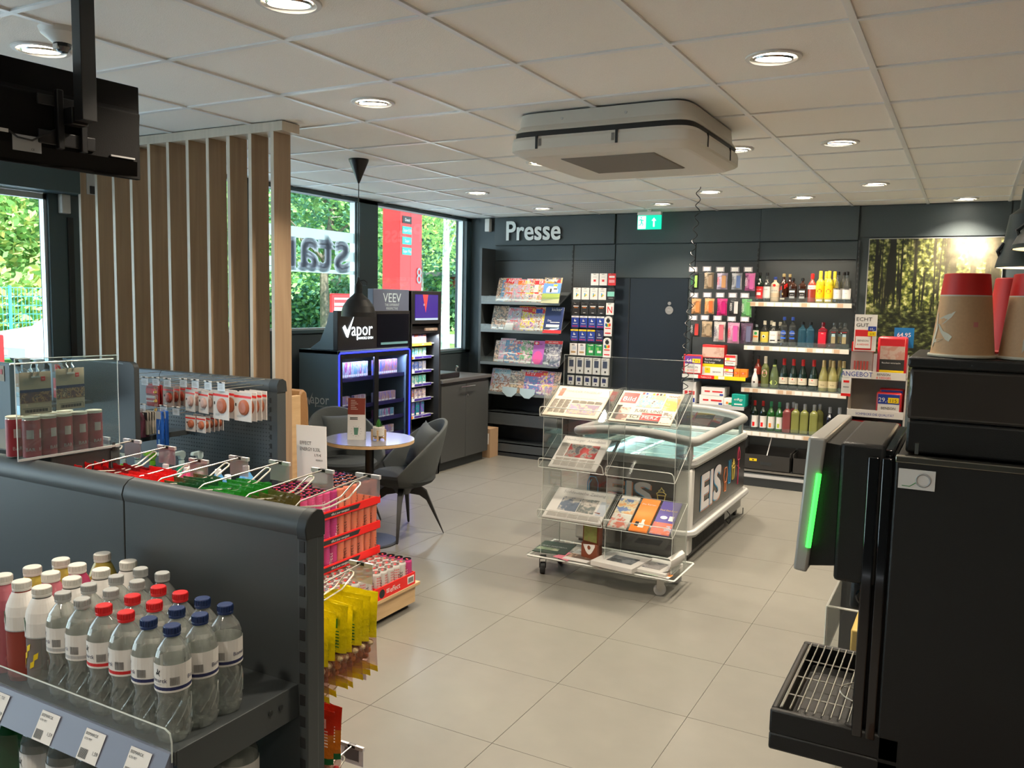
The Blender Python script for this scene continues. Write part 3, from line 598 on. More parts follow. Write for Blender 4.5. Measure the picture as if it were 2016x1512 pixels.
for z, d, s_ in ((.972, 0, 'middle row beside the yellow bags'), (.705, .02, 'lower row beneath the yellow bags'), (.455, .03, 'bottom row beside the red and orange bags')): dup(hook, (-1.372 - d, 1.455, z), 0.02, 'chrome display hook with clear price pocket, ' + s_)
bb = B().box(-.024, .2605, .012, .024, .2615, .044, mat('grey_card_insert', (.22, .20, .22), .7)); last = [o for o in C.objects if o.name.startswith('display_hook')][-1]; bb.build('card_insert', last)
# sweets bags
def bag_mesh(b, w, h, tk, bands, seed=1, nx=9, nz=14, crimp=.012):
    """pillow bag hanging from its top edge at z=0; bands: list of (v_from_top, material)"""
    rnd = random.Random(seed); off = [[rnd.uniform(-1, 1) for _ in range(nx + 1)] for _ in range(nz + 1)]
    def prof(u, v): return (max(0, sin(pi * u)) ** .55) * (max(0, sin(pi * min(max((v - .06) / .90, 0), 1))) ** .45) * (.55 + .6 * v)
    for side in (-1, 1):
        for j in range(nz):
            v0, v1 = j / nz, (j + 1) / nz; m = bands[0][1]
            for vb, mm in bands:
                if v0 >= vb - 1e-6: m = mm
            P = []
            for jj, v in ((j, v0), (j + 1, v1)):
                for i in range(nx + 1):
                    u = i / nx; x = (u - .5) * w * (1 - .08 * sin(pi * v)); y = side * (tk / 2 * prof(u, v)) + off[jj][i] * tk * .07 * (1 if 0 < i < nx else 0)
                    P.append((x, y, -v * h + (.003 * off[0][i] if jj == 0 else 0)))
            b.add(P, [((i, i + 1, nx + 2 + i, nx + 1 + i) if side > 0 else (i + 1, i, nx + 1 + i, nx + 2 + i)) for i in range(nx)], m)
def foilm(n, c, r=.28): return mat('foil_' + n, c, r, spec=.7, bump=.5, nscale=60)
def make_bag(name, label, w, h, tk, bands, seed, deco=None):
    t = thing(name, label, 'bag'); b = B(); bag_mesh(b, w, h, tk, bands, seed); b.build('bag_body', t)
    b = B(); b.cb(0, 0, -.004, w * .98, .0016, .006, bands[0][1]); b.build('seal', t)
    if deco: b = B(); deco(b); b.build('print', t)
    return t
BAGS = [(0, 'wine red', (.22, .01, .02), 3, -.02), (1, 'red', (.75, .015, .02), 5, .0), (2, 'dark red', (.30, .01, .015), 6, -.01), (3, 'bright red', (.80, .02, .02), 5, .0), (4, 'dark green', (.02, .13, .04), 6, -.004), (5, 'bright green', (.03, .33, .03), 6, .0), (6, 'olive', (.16, .13, .035), 5, -.004)]
for i, cn_, c, n, dz in BAGS:
    m = foilm(cn_, c); root = None
    for k in range(n):
        lab = '%s sweets bag hanging behind the gondola rail, %s on its hook' % (cn_, ['rearmost', 'next to rearmost'][k] if k < 2 else ORD[n - 1 - k] + ' from the front') if n - 1 - k else '%s sweets bag hanging behind the gondola rail, front one on its hook' % cn_
        if k == 0: lab = '%s sweets bag hanging behind the gondola rail, closest to the panel' % cn_
        y = 1.455 + k * .032 + .01 * (i % 2); z = 1.203 + dz + k * .0012 + random.uniform(-.003, .004)
        if root is None:
            root = make_bag('sweets_bag', lab, .125, .19, .024, [(0, m)], i, lambda b: b.text('HARIBO', (0, .017, -.11), -X3, Z3, .03, paper)); root['group'] = cn_ + ' bags on one hook'; root.location = (HX[i], y, z + .028)
        else: dup(root, (HX[i] + random.uniform(-.006, .006), y, z + .022), random.uniform(-.10, .10), lab)
yl = foilm('yellow', (.95, .80, .01), .35); clearb = thin('bag_window', (.9, .8, .78), 2.0, .12, .12, (.7, .55, .5)); gst = mat('green_stripe', (.01, .16, .05), .4)
gum = [mat('gum_' + n, c, .3) for n, c in (('red', (.45, .03, .03)), ('peach', (.62, .25, .10)), ('pale', (.65, .5, .3)), ('green', (.2, .35, .08)))]
def gums(b, w, z0, z1, n, sd):
    rnd = random.Random(sd)
    for _ in range(n): b.lathe([(0, -.009), (.008, -.005), (.0095, 0), (.007, .006), (0, .009)], 8, rnd.choice(gum[:3] if sd else gum), x=rnd.uniform(-w / 2 + .012, w / 2 - .012), y=rnd.uniform(-.006, .006), z=rnd.uniform(z0, z1))
def emblem(b, z, m1, m2):
    for s_ in (1, -1):
        b.cb(-s_ * .03, s_ * .0135, z, .022, .001, .024, m1)
        b.add([(-s_ * .03 + .0075 * cos(k * pi / 5), s_ * .0145, z + .0075 * sin(k * pi / 5)) for k in range(10)], [tuple(range(10))], m2)
    for k in range(6): b.cb(.035, .0138, z - .02 - k * .008, .022, .001, .0025, m1); b.cb(.035, -.0138, z - .02 - k * .008, .022, .001, .0025, m1)
root = None
for k in range(9):
    lab = 'yellow fruit gum bag, clear lower half, ' + ('frontmost on the middle hook' if k == 8 else 'rearmost on the middle hook' if k == 0 else ORD[8 - k] + ' behind the frontmost one' if k < 7 else 'directly behind the frontmost one')
    loc = (-1.372 + random.uniform(-.006, .006), 1.452 + k * .031, .958 + k * .0012 + random.uniform(-.006, .004))
    if root is None:
        root = make_bag('fruit_gum_bag', lab, .128, .215, .026, [(0, yl), (.52, gst), (.55, clearb), (.86, gst), (.90, yl)], 11, lambda b: emblem(b, -.045, gst, paper)); root['group'] = 'yellow fruit gum bags on the middle hook'; root.location = loc
        b = B(); gums(b, .11, -.185, -.125, 26, 3); b.build('fruit_gums', root)
    else: dup(root, loc, random.uniform(-.12, .12), lab)
ry = foilm('red_orange', (.62, .035, .01)); oy = foilm('orange_gold', (.70, .24, .02)); root = None
for k in range(5):
    lab = 'red and orange gum bag on the lower hook, ' + ('frontmost' if k == 4 else 'rearmost' if k == 0 else ORD[3 - k] + ' behind the frontmost')
    loc = (-1.40 + random.uniform(-.006, .006), 1.46 + k * .034, .69 + random.uniform(-.008, .004))
    if root is None:
        root = make_bag('fruit_gum_bag', lab, .118, .22, .028, [(0, ry), (.22, oy), (.56, gst), (.60, clearb), (.92, gst)], 21, lambda b: emblem(b, -.03, paper, red)); root['group'] = 'red and orange gum bags on the lower hook'; root.location = loc
        b = B(); gums(b, .1, -.19, -.14, 22, 5); b.build('fruit_gums', root)
    else: dup(root, loc, random.uniform(-.12, .12), lab)
# end unit at the left with red tins, clear pane and hanging cards
t = thing('corner_shelf', 'dark low shelf unit behind the gondola holding red tins beside the clear pane', 'shelf', (-2.25, 1.45, 0))
B().box(-.6, -.02, 0, -.004, .20, 1.26, anth).build('carcass', t, bevel=.003); b = B().box(-.004, .165, .2, .0, .19, 1.25, anth)
for k in range(14): b.box(.0, .170, .6 + k * .05, .001, .180, .625 + k * .05, ink)
b.build('slotted_end', t)
t = thing('clear_pane', 'clear acrylic divider pane standing beside the red tins', 'pane', (-2.25, 1.335, 1.262))
B().box(-.0015, 0, 0, .0015, .31, .28, thin('pane_acrylic', (.80, .88, .89), 1.2, .03, .05, (.45, .58, .62))).build('sheet', t)
b = B().tube([(0, 0, .0), (0, 0, .281), (0, .31, .277), (0, .31, 0)], .0016, mat('bright_acrylic_edge', (.78, .84, .84), .2), 5); b.box(-.003, 0, 0, .003, .31, .006, lgrey); b.build('polished_edge', t)
tin = None; lid = mat('cream_lid', (.62, .56, .44), .4); wine = mat('wine_red_print', (.36, .035, .05), .45)
for k in range(9):
    x, y = (-2.292, 1.40 + k * .048) if k < 5 else (-2.345, 1.385 + (k - 5) * .05)
    lab = 'red tin with cream lid behind the clear pane, %s' % ((ORD[k] + ' from the left in front row') if k < 5 else (ORD[k - 5] + ' from the left in back row'))
    if tin is None:
        tin = thing('red_tin', lab, 'tin', (x, y, 1.2605), 0, 'red tins behind the clear pane')
        B().lathe([(.0222, 0, chrome), (.0232, .002, wine), (.0232, .107, chrome), (.0215, .110, chrome)], 20, wine).build('can_body', tin)
        B().lathe([(.0226, .108), (.0226, .114), (.020, .115)], 20, lid).build('lid', tin)
        b = B()
        for a0 in (-1.1, .4):
            for j in range(5): b.add([(.0236 * cos(a0 + q), .0236 * sin(a0 + q), zz) for q, zz in ((j * .16, .055), (j * .16 + .16, .055), (j * .16 + .16, .080), (j * .16, .080))], [(0, 1, 2, 3)], mat('label_grey_pink', (.52, .42, .40), .6))
            b.textcyl('BAR', .0238, a0 + .4, .020, .014, mat('label_grey_pink'))
        b.build('printed_label', tin)
    else: dup(tin, (x, y, 1.2605), random.uniform(-.9, .9), lab)
card = None
for k, (y, z) in enumerate(((1.400, 1.503), (1.503, 1.507))):
    lab = ('left', 'right')[k] + ' brown gift card hanging behind the clear pane with picture of buildings'
    kr = mat('kraft_card', (.50, .38, .26), .7)
    if card is None:
        card = thing('gift_card', lab, 'card', (-2.266, y, z), 0, 'gift cards behind the clear pane'); b = B()
        b.box(-.001, -.045, -.118, .001, .045, 0, kr); b.build('card_sheet', card, bevel=.0005)
        b = B().box(.001, -.045, -.085, .0016, .045, -.052, cover('city_picture', [(.03, .03, .12), (.15, .07, .07), (.5, .28, .13), (.05, .03, .06), (.6, .42, .25)], 60)).box(.001, -.045, -.056, .0017, .045, -.048, navy)
        b.box(.001, .016, -.026, .0016, .028, -.014, red); b.text('TEST', (.0018, .022, -.022), Y3, Z3, .004, paper)
        for q in range(5): b.box(.001, -.035, -.018 - q * .004, .0013, .005 - q * .003, -.0172 - q * .004, grey)
        for q in range(22): b.box(.001, -.032 + q * .003, -.112, .0014, -.0304 + q * .003 + .0006 * (q % 3), -.104, ink)
        b.tube([(.0015, -.038, -.100), (.0015, .038, -.100), (.0015, .04, -.103), (.0015, .04, -.113)], .0004, ink, 4); b.build('print', card)
        b = B().tube([(0, -.008, -.012), (.004, -.008, .003), (-.004, -.008, .012), (0, -.008, .022)], .0014, wire, 5).tube([(0, .010, -.012), (.004, .010, .003), (-.004, .010, .012), (0, .010, .022)], .0014, wire, 5).box(-.002, -.012, -.016, .003, .013, -.011, paper); b.tube([(0, -.012, .0), (0, -.03, .012), (0, -.042, .010), (0, -.035, .0)], .0012, wire, 5); b.build('hook_clip', card)
    else: dup(card, (-2.266, y, z), .06, lab)
b = B().tube([(-2.28, 1.34, 1.527), (-2.262, 1.64, 1.527)], .003, steel, 6); b.build('hanging_bar', None, 'thin steel bar carrying the gift cards behind the pane', 'bar')
# ------------------------------------------------------------------ slat screen, bench
oak = wood('oak_veneer', (.30, .20, .125), (.40, .285, .18), (30, 30, 1.6)); oakl = wood('light_oak_edge', (.52, .45, .36), (.62, .54, .44), (30, 30, 1.6)); birchw = wood('birch_plywood', (.50, .33, .17), (.62, .43, .23), (30, 2.5, 30))
t = thing('slat_screen', 'tall wooden slat room divider screen reaching the ceiling behind the car care shelf', 'screen', (-3.3, 3.42, 0))
B().box(-1.83, -.002, 2.605, .02, .13, ZC - .006, oakl).build('top_beam', t, bevel=.001)
for k in range(11):
    x = -5.0 + .1645 * k + 3.3
    B().box(x - .0115, .0005, 0, x + .0115, .127, 2.604, oak).box(x - .0113, -.0008, 0, x + .0113, .0007, 2.604, oakl).build('slat', t)
B().box(.0, .0, 0, .1, .004, 2.604, oakl).build('x', t) if 0 else None
lea = mat('tan_leather', (.30, .155, .06), .45, bump=.2, nscale=90)
t = thing('bench', 'tan leather bench with oak side panel behind the slat screen', 'bench', (-3.35, 3.54, 0))
B().box(-.03, 0, 0, 0, .085, 1.16, birchw).box(-1.4, 0, 0, -.03, .02, 1.1, birchw).build('side_panel', t, bevel=.002)
B().prism([(.088, .42), (.088, 1.15), (.10, 1.18), (.125, 1.192), (.150, 1.17), (.165, 1.08), (.170, .9), (.170, .42)], 1.4, lea, 'x', -1.41).build('backrest_cushion', t, bevel=.012)
B().prism([(.172, .30), (.172, .45), (.56, .46), (.60, .44), (.60, .33), (.56, .30)], 1.4, lea, 'x', -1.41).build('seat_cushion', t, bevel=.01)
B().box(-1.4, .1, 0, -.03, .5, .30, birchw).build('seat_base', t)
# ------------------------------------------------------------------ car care peg shelf
t = thing('peg_shelf', 'anthracite perforated peg wall shelf unit carrying bulb packs and car cleaners', 'shelf', (-3.24, 3.34, 0))
for a, c in ((-.93, -.055), (-1.86, -.933)): B().box(a, 0, 0, c, .03, 1.225, anth).build('perforated_panel', t)
for a, c in ((-.93, -.02), (-1.86, -.934)): B().prism([(-.012, 1.215), (-.014, 1.25), (0, 1.272), (.025, 1.276), (.05, 1.262), (.055, 1.215)], c - a, anth, 'x', a).build('top_rail', t)
b = B().box(-.055, -.014, 0, 0, .05, 1.22, anth)
for k in range(22): b.box(-.056, -.016, .1 + k * .05, -.043, -.0135, .127 + k * .05, ink)
b.build('end_post', t); B().prism([(-.016, 1.21), (-.018, 1.25), (-.003, 1.276), (.025, 1.28), (.05, 1.266), (.057, 1.21)], .062, anthd, 'x', -.058).build('post_cap', t)
b = B()
for i in range(40):
    for k in range(20): b.cb(-.075 - i * .021, -.0007, 1.18 - k * .022, .005, .0015, .005, ink)
o = b.build('peg_holes', t); o['kind'] = 'stuff'
B().box(-1.86, -.50, .58, -.06, 0, .61, anth).build('shelf_board', t, bevel=.002); B().box(-1.86, -.51, .56, -.06, -.50, .63, rl).build('price_rail', t)
B().box(-1.62, -.42, .91, -.72, 0, .94, anth).build('shelf_board', t, bevel=.002)
B().box(-1.86, -.5, 0, -.06, .0, .1, anthd).build('plinth', t)
# hanging packs
bl = mat('tag_white_blue', (.60, .68, .76), .4)
def peg(x, z, L, lab, dup_of=[None], y=3.34):
    if dup_of[0] is None:
        p = thing('display_hook', lab, 'hook', (x, y, z), 0, 'hooks with white price tags on the peg wall')
        B().tube([(0, 0, .0), (0, -L, 0), (0, -L - .012, .012)], .0022, wire, 5).tube([(0, 0, .03), (0, -L - .01, .032)], .0015, wire, 5).build('prong', p)
        b = B().cb(0, -L - .012, .014, .052, .0015, .044, bl).cb(0, -L - .014, .036, .056, .004, .006, paper).cb(0, -L - .0165, .036, .016, .002, .006, ink)
        for q in range(3): b.cb(-.004, -L - .0135, .02 - q * .008, .03, .001, .0015, grey)
        b.build('price_tag', p); dup_of[0] = p; return p
    return dup(dup_of[0], (x, y, z), 0, lab)
for k, (px_, z) in enumerate([(-4.17, 1.235), (-3.93, 1.235), (-3.84, 1.238), (-3.75, 1.238), (-3.625, 1.245), (-3.535, 1.245), (-3.44, 1.243), (-3.345, 1.243)]): peg(px_, z, .29, 'wire hook with white price tag in the upper row, %s from left' % ORD[k])
for k, (px_, z) in enumerate([(-3.955, 1.085), (-3.785, 1.09), (-3.685, 1.09)]): peg(px_, z, .30, 'wire hook with white price tag in the lower row, %s from left' % ORD[k])
bulbm = mat('bulb_picture', (.42, .12, .055), .4); owht = mat('pack_white', (.62, .58, .55), .5); kraftb = mat('pack_back', (.25, .15, .10), .6)
def bulb_pack(w, h, bm=bulbm, bk=owht, kraft=False):
    p = thing('bulb_pack', 'x', 'pack'); b = B().box(-w / 2, -.002, -h, w / 2, .002, 0, bk); b.build('card', p, bevel=.0006)
    b = B().box(-w / 2, -.0026, -h * .20, w / 2, -.002, -h * .12, redb); b.box(-w / 2 + .008, -.0026, -h * .5, -w / 2 + .018, -.002, -h * .4, ink)
    b.box(-w * .35, -.0026, -h * .88, -w * .1, -.002, -h * .8, lgrey); b.build('print', p)
    b = B()
    for k in range(1, 5):
        pass
    b.at(w * .08, -.002, -h * .52, 0, pi / 2).lathe([(w * .30, 0), (w * .29, .006), (w * .2, .012), (0, .014)], 16, bm, sq=None); b.at(); b.build('blister', p)
    return p
def packs(proto, x, y, z, n, dy, lab, dz=0, rz=0, dx=0):
    for k in range(n):
        l_ = lab + (', frontmost' if k == 0 and n > 1 else (', %s from the front' % ORD[k] if n > 1 else ''))
        if not proto.get('label') or proto['label'] == 'x': proto['label'] = l_; proto.location = (x, y, z); proto.rotation_euler = (0, 0, rz); proto['group'] = 'bulb packs on the peg wall'
        else: dup(proto, (x + dx * k, y + dy * k, z + dz * k), rz, l_)
P1 = bulb_pack(.135, .15); packs(P1, -3.36, 3.05, 1.235, 2, .06, 'large white bulb pack with lamp picture, left of the end stack', 0, -.15, -.006)
packs(P1, -3.225, 3.07, 1.235, 4, .035, 'large white bulb pack with orange lamp picture at the right end', 0, -.1)
P2 = bulb_pack(.095, .115, mat('bulb_pale', (.55, .35, .3), .4)); packs(P2, -3.60, 3.06, 1.222, 3, .04, 'white bulb pack with pale lamp picture in the upper row middle', 0, -.2)
packs(P2, -3.50, 3.06, 1.220, 3, .04, 'white glassy bulb pack right of the middle in the upper row', 0, -.2)
P3 = bulb_pack(.095, .11, mat('bulb_red', (.30, .05, .03), .4), mat('pack_taupe', (.32, .22, .18), .5)); packs(P3, -3.78, 3.07, 1.225, 5, .04, 'taupe bulb pack with dark red lamp picture in the upper row', 0, -.1)
P4 = bulb_pack(.075, .085); packs(P4, -3.60, 3.06, 1.085, 2, .05, 'small bulb pack in the lower row, left one', 0, 0); packs(P4, -3.52, 3.06, 1.085, 5, .03, 'small bulb pack in the lower row, right stack', 0, -.1)
def flat_pack(name, lab, cat, x, y, z, w, h, m, extra=None, n=1, dy=.02, tk=.012):
    o0 = None
    for k in range(n):
        l_ = lab + (', frontmost' if k == 0 and n > 1 else ', %s from the front' % ORD[k] if k else '')
        if o0 is None:
            o0 = thing(name, l_, cat, (x, y, z), 0, name.replace('_', ' ') + 's on the peg wall' if n > 1 else None); b = B(); b.box(-w / 2, -tk / 2, -h, w / 2, tk / 2, 0, m); b.build('pack_body', o0, bevel=.004)
            if extra: b = B(); extra(b, -tk / 2 - .001); b.build('print', o0)
        else: dup(o0, (x, y + dy * k, z), 0, l_)
flat_pack('fuse_box_pack', 'red and dark hanging pack at the left of the upper row', 'pack', -3.93, 3.09, 1.225, .10, .12, mat('dark_red_pack', (.25, .02, .02), .5), lambda b, y: (b.box(-.05, y, -.05, .05, y + .001, -.02, red), b.box(-.05, y, -.075, .03, y + .001, -.06, lgrey), b.box(-.05, y, -.095, .04, y + .001, -.088, lgrey)), 2)
flat_pack('chamois_pack', 'beige cloth in dark card sleeve in the lower row', 'pack', -3.94, 3.03, 1.08, .085, .125, mat('beige_cloth', (.52, .47, .38), .8), lambda b, y: (b.add([(-.043, y, 0), (.043, y, 0), (.043, y, -.05), (-.03, y, 0)], [(0, 1, 2, 3)], ink), b.cb(.01, y - .0005, -.012, .012, .001, .012, lgrey)), 4, .016)
t = thing('air_freshener', 'gold and clear chain of hanging pieces on the peg wall', 'pack', (-3.845, 3.04, 1.235)); b = B()
for k in range(6): b.lathe([(0, -.012), (.010, -.004), (.008, .006), (0, .012)], 8, mat('gold_foil', (.6, .42, .15), .3, .6) if k % 2 else clearb, x=.003 * (-1) ** k, z=-.018 - k * .024)
b.build('bead_chain', t)
flat_pack('blue_brush_pack', 'long blue glossy pack hanging in the lower row', 'pack', -3.765, 3.0, 1.10, .042, .20, foilm('blue', (.01, .09, .42)), lambda b, y: (b.cb(0, y, -.02, .038, .001, .04, lgrey), b.cb(.002, y, -.11, .012, .001, .02, paper), b.cb(.002, y, -.165, .014, .001, .03, mat('light_blue', (.2, .4, .7)))), 2, .03, .02)
# cleaners on the shelf
def jug(h, w, m, capm, lm, lab, x, y, z, cat='bottle', name='fluid_bottle', prof=None, sq=3.2, grp=None, rz=0):
    o = thing(name, lab, cat, (x, y, z), rz, grp); p = prof or [(w * .46, 0), (w * .5, h * .03), (w * .5, h * .62), (w * .42, h * .74), (w * .2, h * .87), (w * .17, h * .9)]
    B().lathe([(a, c) for a, c in p], 20, m, sq=sq, cap=True).build('body', o); top = p[-1][1]
    B().lathe([(w * .19, top - .002), (w * .19, top + h * .09), (w * .17, top + h * .1)], 16, capm).build('cap', o)
    if lm: b = B(); b.box(-w * .34, -w * .515, h * .14, w * .34, -w * .50, h * .5, lm); b.build('label', o)
    return o
pinkj = mat('dark_plum_fluid', (.10, .03, .045), .3)
for k, (x, s_) in enumerate([(-4.23, 'leftmost'), (-4.14, 'second'), (-4.05, 'third'), (-3.955, 'rightmost')]): jug(.155, .085, pinkj, mat('cap_lilac_grey', (.36, .36, .40), .4), mat('plum_label', (.22, .15, .20), .6), '%s plum coloured fluid bottle on the small upper shelf' % s_, x, 3.02, .94)
grnf, limef, pinkf, bluef, clr = mat('green_fluid', (.01, .22, .10), .2), mat('lime_trigger', (.22, .62, .03), .4), juice('magenta', (.42, .02, .09)), juice('blue', (.06, .22, .42)), pet
def spray(x, y, m, hm, lab):
    o = jug(.22, .08, m, hm, None, lab, x, y, .61, name='spray_bottle', sq=None); b = B()
    b.prism([(-.02, .24), (-.02, .262), (-.008, .272), (.045, .27), (.05, .262), (.05, .252), (.02, .248), (.012, .225), (-.006, .222)], .022, hm, 'x', -.011)
    b.v = [(p[0], -p[1], p[2]) for p in b.v]; b.build('spray_head', o, bevel=.002)
wh = mat('spray_white_blue', (.55, .72, .72), .4)
spray(-4.06, 2.93, grnf, wh, 'green spray bottle at the left end of the cleaner row')
for k, (x, y, hm) in enumerate([(-3.98, 2.93, wh), (-3.90, 2.96, wh), (-3.82, 2.99, limef), (-3.76, 3.03, wh), (-3.70, 3.08, wh), (-3.62, 3.13, wh)]): spray(x, y, grnf if k else limef, hm, 'spray bottle with %s head, %s in the diagonal row of cleaners' % ('lime green' if hm is limef else 'pale blue', ORD[k]))
for k, (x, y) in enumerate([(-3.64, 2.93), (-3.56, 3.0), (-3.48, 2.93)]): jug(.23, .088, pinkf, mat('clear_cap', (.6, .5, .52), .3), mat('pink_label', (.6, .4, .42), .5), 'magenta cleaner bottle in the middle of the shelf, %s from the left' % ORD[k], x, y, .61)
for k, (x, y, h) in enumerate([(-3.395, 2.94, .215), (-3.30, 2.97, .235), (-3.21, 2.95, .22), (-3.125, 2.99, .27)]): jug(h, .085, bluef if k else clr, paper, mat('blue_label', (.12, .25, .45), .5), 'screen wash bottle with white cap, %s of the four at the right end' % ORD[k], x, y, .61)
# oil canisters and dark divider at the left
t = thing('oil_shelf', 'dark end panel with rounded corner beside the oil canisters', 'shelf', (-3.70, 2.80, 0))
b = B().prism([(-.50, .9), (0, .9), (0, 1.345), (-.01, 1.365), (-.03, 1.375), (-.50, 1.378)], .03, anthd, 'y'); b.build('side_panel', t, bevel=.002)
B().box(-.88, -.26, 1.145, -.32, -.01, 1.16, anth).build('shelf_board', t); B().box(-.88, -.275, 1.14, -.30, -.26, 1.185, bl).build('price_rail', t)
b = B().tube([(-.88, -.27, 1.235), (-.32, -.27, 1.235), (-.305, -.27, 1.22), (-.305, -.27, 1.15)], .002, edge, 5).box(-.88, -.271, 1.16, -.31, -.269, 1.234, acryl); b.build('clear_guard', t)
b = B().tube([(-.5, -.05, 1.37), (-.02, -.05, 1.372)], .004, acryl, 5)
b.build('rod', t); B().box(-.88, -.25, 0, -.5, 0, .9, anthd).build('base', t)
oil = mat('silver_canister', (.30, .34, .38), .35); okd = mat('charcoal_canister', (.045, .047, .05), .4)
def canister(x, y, m, lab, w=.10, h=.21):
    o = thing('oil_canister', lab, 'canister', (x, y, 1.161), 0, 'oil canisters behind the clear pane'); b = B()
    b.prism([(-w / 2, 0), (w / 2, 0), (w / 2, h * .8), (w * .42, h * .98), (w * .12, h), (w * .05, h * .93), (w * .25, h * .86), (w * .28, h * .72), (w * .1, h * .62), (-w * .2, h * .78), (-w / 2, h * .72)], .045, m, 'y', -.022); b.build('body', o, bevel=.004)
    B().lathe([(.014, h * .76), (.014, h * .92)], 12, red if m is okd else black, x=-w * .33).build('cap', o)
    b = B().box(-w * .38, -.0235, h * .12, w * .12, -.0225, h * .6, red if m is okd else mat('oil_label', (.55, .25, .12), .5))
    b.text('5W-30', (-w * .13, -.025, h * .3), X3, Z3, .017, paper, 'C', .8); b.build('label', o)
for k, (x, m) in enumerate([(-4.42, oil), (-4.29, oil), (-4.17, oil), (-4.045, okd)]): canister(x, 2.66 if k < 3 else 2.64, m, '%s oil canister %s behind the pane' % (('silver grey', ('leftmost', 'middle', 'right one of three')[k]) if k < 3 else ('charcoal', 'with red label')))
# ------------------------------------------------------------------ can display
t = thing('can_display_base', 'light birch plinth under the energy drink cans', 'plinth', (-2.62, 3.79, 0))
b = B().box(-.66, -.80, .03, -.02, -.02, .128, birchw); b.build('box', t, bevel=.001); B().box(-.68, -.82, .128, .0, .0, .146, birchw).build('top_board', t, bevel=.001); B().box(-.62, -.76, 0, -.05, -.05, .03, ink).build('recessed_foot', t)
canr = .0272; canh = .142
def make_can(name, mb, toph, kind):
    o = thing(name, 'x', 'can'); b = B().lathe([(canr * .8, 0, chrome), (canr, .008, mb), (canr, canh - .014, mb), (canr * .86, canh - .004, toph)], 16, mb, cap=False); b.build('can_body', o)
    b = B().lathe([(canr * .86, canh - .004), (canr * .88, canh), (canr * .82, canh), (canr * .80, canh - .005), (0, canh - .005)], 16, toph, cap=False)
    b.box(-.009, -.004, canh - .005, .012, .004, canh - .003, redb if kind != 'peach' else chrome); b.build('lid', o)
    b = B(); tm = paper if kind != 'peach' else ink
    if kind == 'white': tm = ink
    for a in (-.3, 1.8): b.textcyl('effect', canr + .0004, a, .016, .034, tm, vert=True, align='L')
    dm = {'pink': mat('dot_rose', (.75, .12, .3), .4), 'violet': mat('dot_violet', (.45, .05, .25), .4), 'peach': mat('dot_orange', (.70, .16, .05), .4), 'white': red}[kind]
    for q in range(5):
        for w_ in range(8): 
            a = .35 + w_ * .30 if False else .45 + q * .24; z = .02 + w_ * .0135
            b.add([((canr + .0003) * cos(a + .07 * cos(k * pi / 3)), (canr + .0003) * sin(a + .07 * cos(k * pi / 3)), z + .0048 * sin(k * pi / 3)) for k in range(6)], [tuple(range(6))], dm)
    b.build('print', o, smooth=False); return o
lidd = mat('dark_lid', (.05, .04, .05), .25, .8)
CN = {'pink': make_can('energy_drink_can', mat('can_pink', (.55, .07, .19), .34), lidd, 'pink'), 'violet': make_can('energy_drink_can', mat('can_magenta', (.42, .035, .16), .32), lidd, 'violet'),
      'peach': make_can('energy_drink_can', mat('can_peach', (.60, .19, .12), .34), lidd, 'peach'), 'white': make_can('energy_drink_can', mat('can_silver_white', (.60, .58, .56), .28, .3), chrome, 'white')}
used = set()
def can(kind, x, y, z, rz, lab, grp):
    if kind not in used: used.add(kind); c = CN[kind]; c.location = (x, y, z); c.rotation_euler = (0, 0, rz); c['label'] = lab; c['group'] = grp
    else: c = dup(CN[kind], (x, y, z), rz, lab); c['group'] = grp
sp = .0562
tiers = [('bottom hidden', .146), ('lowest', .292), ('middle', .436), ('top', .580)]
for ti, (nm, z) in enumerate(tiers):
    if ti == 0: continue
    for i in range(6 if ti == 3 else 2):
        for j in range(12):
            kind = 'pink' if j < 3 else 'violet' if j < 6 else 'peach'
            if ti == 3 and j < 6: kind = 'pink' if j < 5 else 'violet'
            if ti == 3 and i > 3 and j > 3: kind = 'violet'
            lab = '%s energy can in the %s red tray, %s from near end, %s' % ({'pink': 'pink', 'violet': 'magenta', 'peach': 'peach'}[kind], nm, ORD[j], 'outer row' if i == 0 else ORD[i] + ' row in')
            can(kind, -2.888 - i * sp, 3.075 + j * sp, z + .004, -.9 + random.uniform(-.5, .5), lab, 'stacked energy drink cans')
def tray(x0, x1, y0, y1, z, h, lab, txt, lowpack=False):
    o = thing('red_tray', lab, 'tray', (x1, y0, z)); w = x1 - x0; L = y1 - y0; b = B()
    b.box(-w, 0, 0, 0, L, .003, redb).box(-.002, -.003, 0, .004, L + .006, h, redb).box(-w, -.003, 0, 0, 0, h, redb).box(-w, L + .003, 0, 0, L + .006, h, redb).box(-w - .003, 0, 0, -w, L, h, redb); b.build('cardboard_tray', o)
    b = B()
    if lowpack:
        b.text('effect', (.0055, L * .33, h * .28), Y3, Z3, h * .62, paper, 'L', .95); b.box(.004, L * .80, h * .2, .0048, L * .98, h * .8, paper)
        for q in range(12): b.box(.0048, L * (.82 + q * .012), h * .3, .0053, L * (.826 + q * .012), h * .7, ink)
        b.add([(.0048, L * .12 + .024 * cos(k * pi / 8), h * .45 + .024 * sin(k * pi / 8)) for k in range(16)], [tuple(range(16))], ink)
        for q in range(3): b.box(.0048, L * .23, h * (.35 + q * .12), .0052, L * .31, h * (.40 + q * .12), paper)
    else:
        b.add([(.0046, L * .25, .010), (.0046, L * .72, .010), (.0046, L * .75, h * .8), (.0046, L * .28, h * .8)], [(0, 1, 2, 3)], ink)
        b.text('effect your energized', (.0052, L * .5, h * .35), Y3, Z3, h * .42, paper, 'C', .95)
    b.build('print', o); return o
for nm, z in tiers[1:]: tray(-3.20, -2.857, 3.045, 3.72, z - .002, .042, '%s red cardboard tray of the tall can stack' % nm, '')
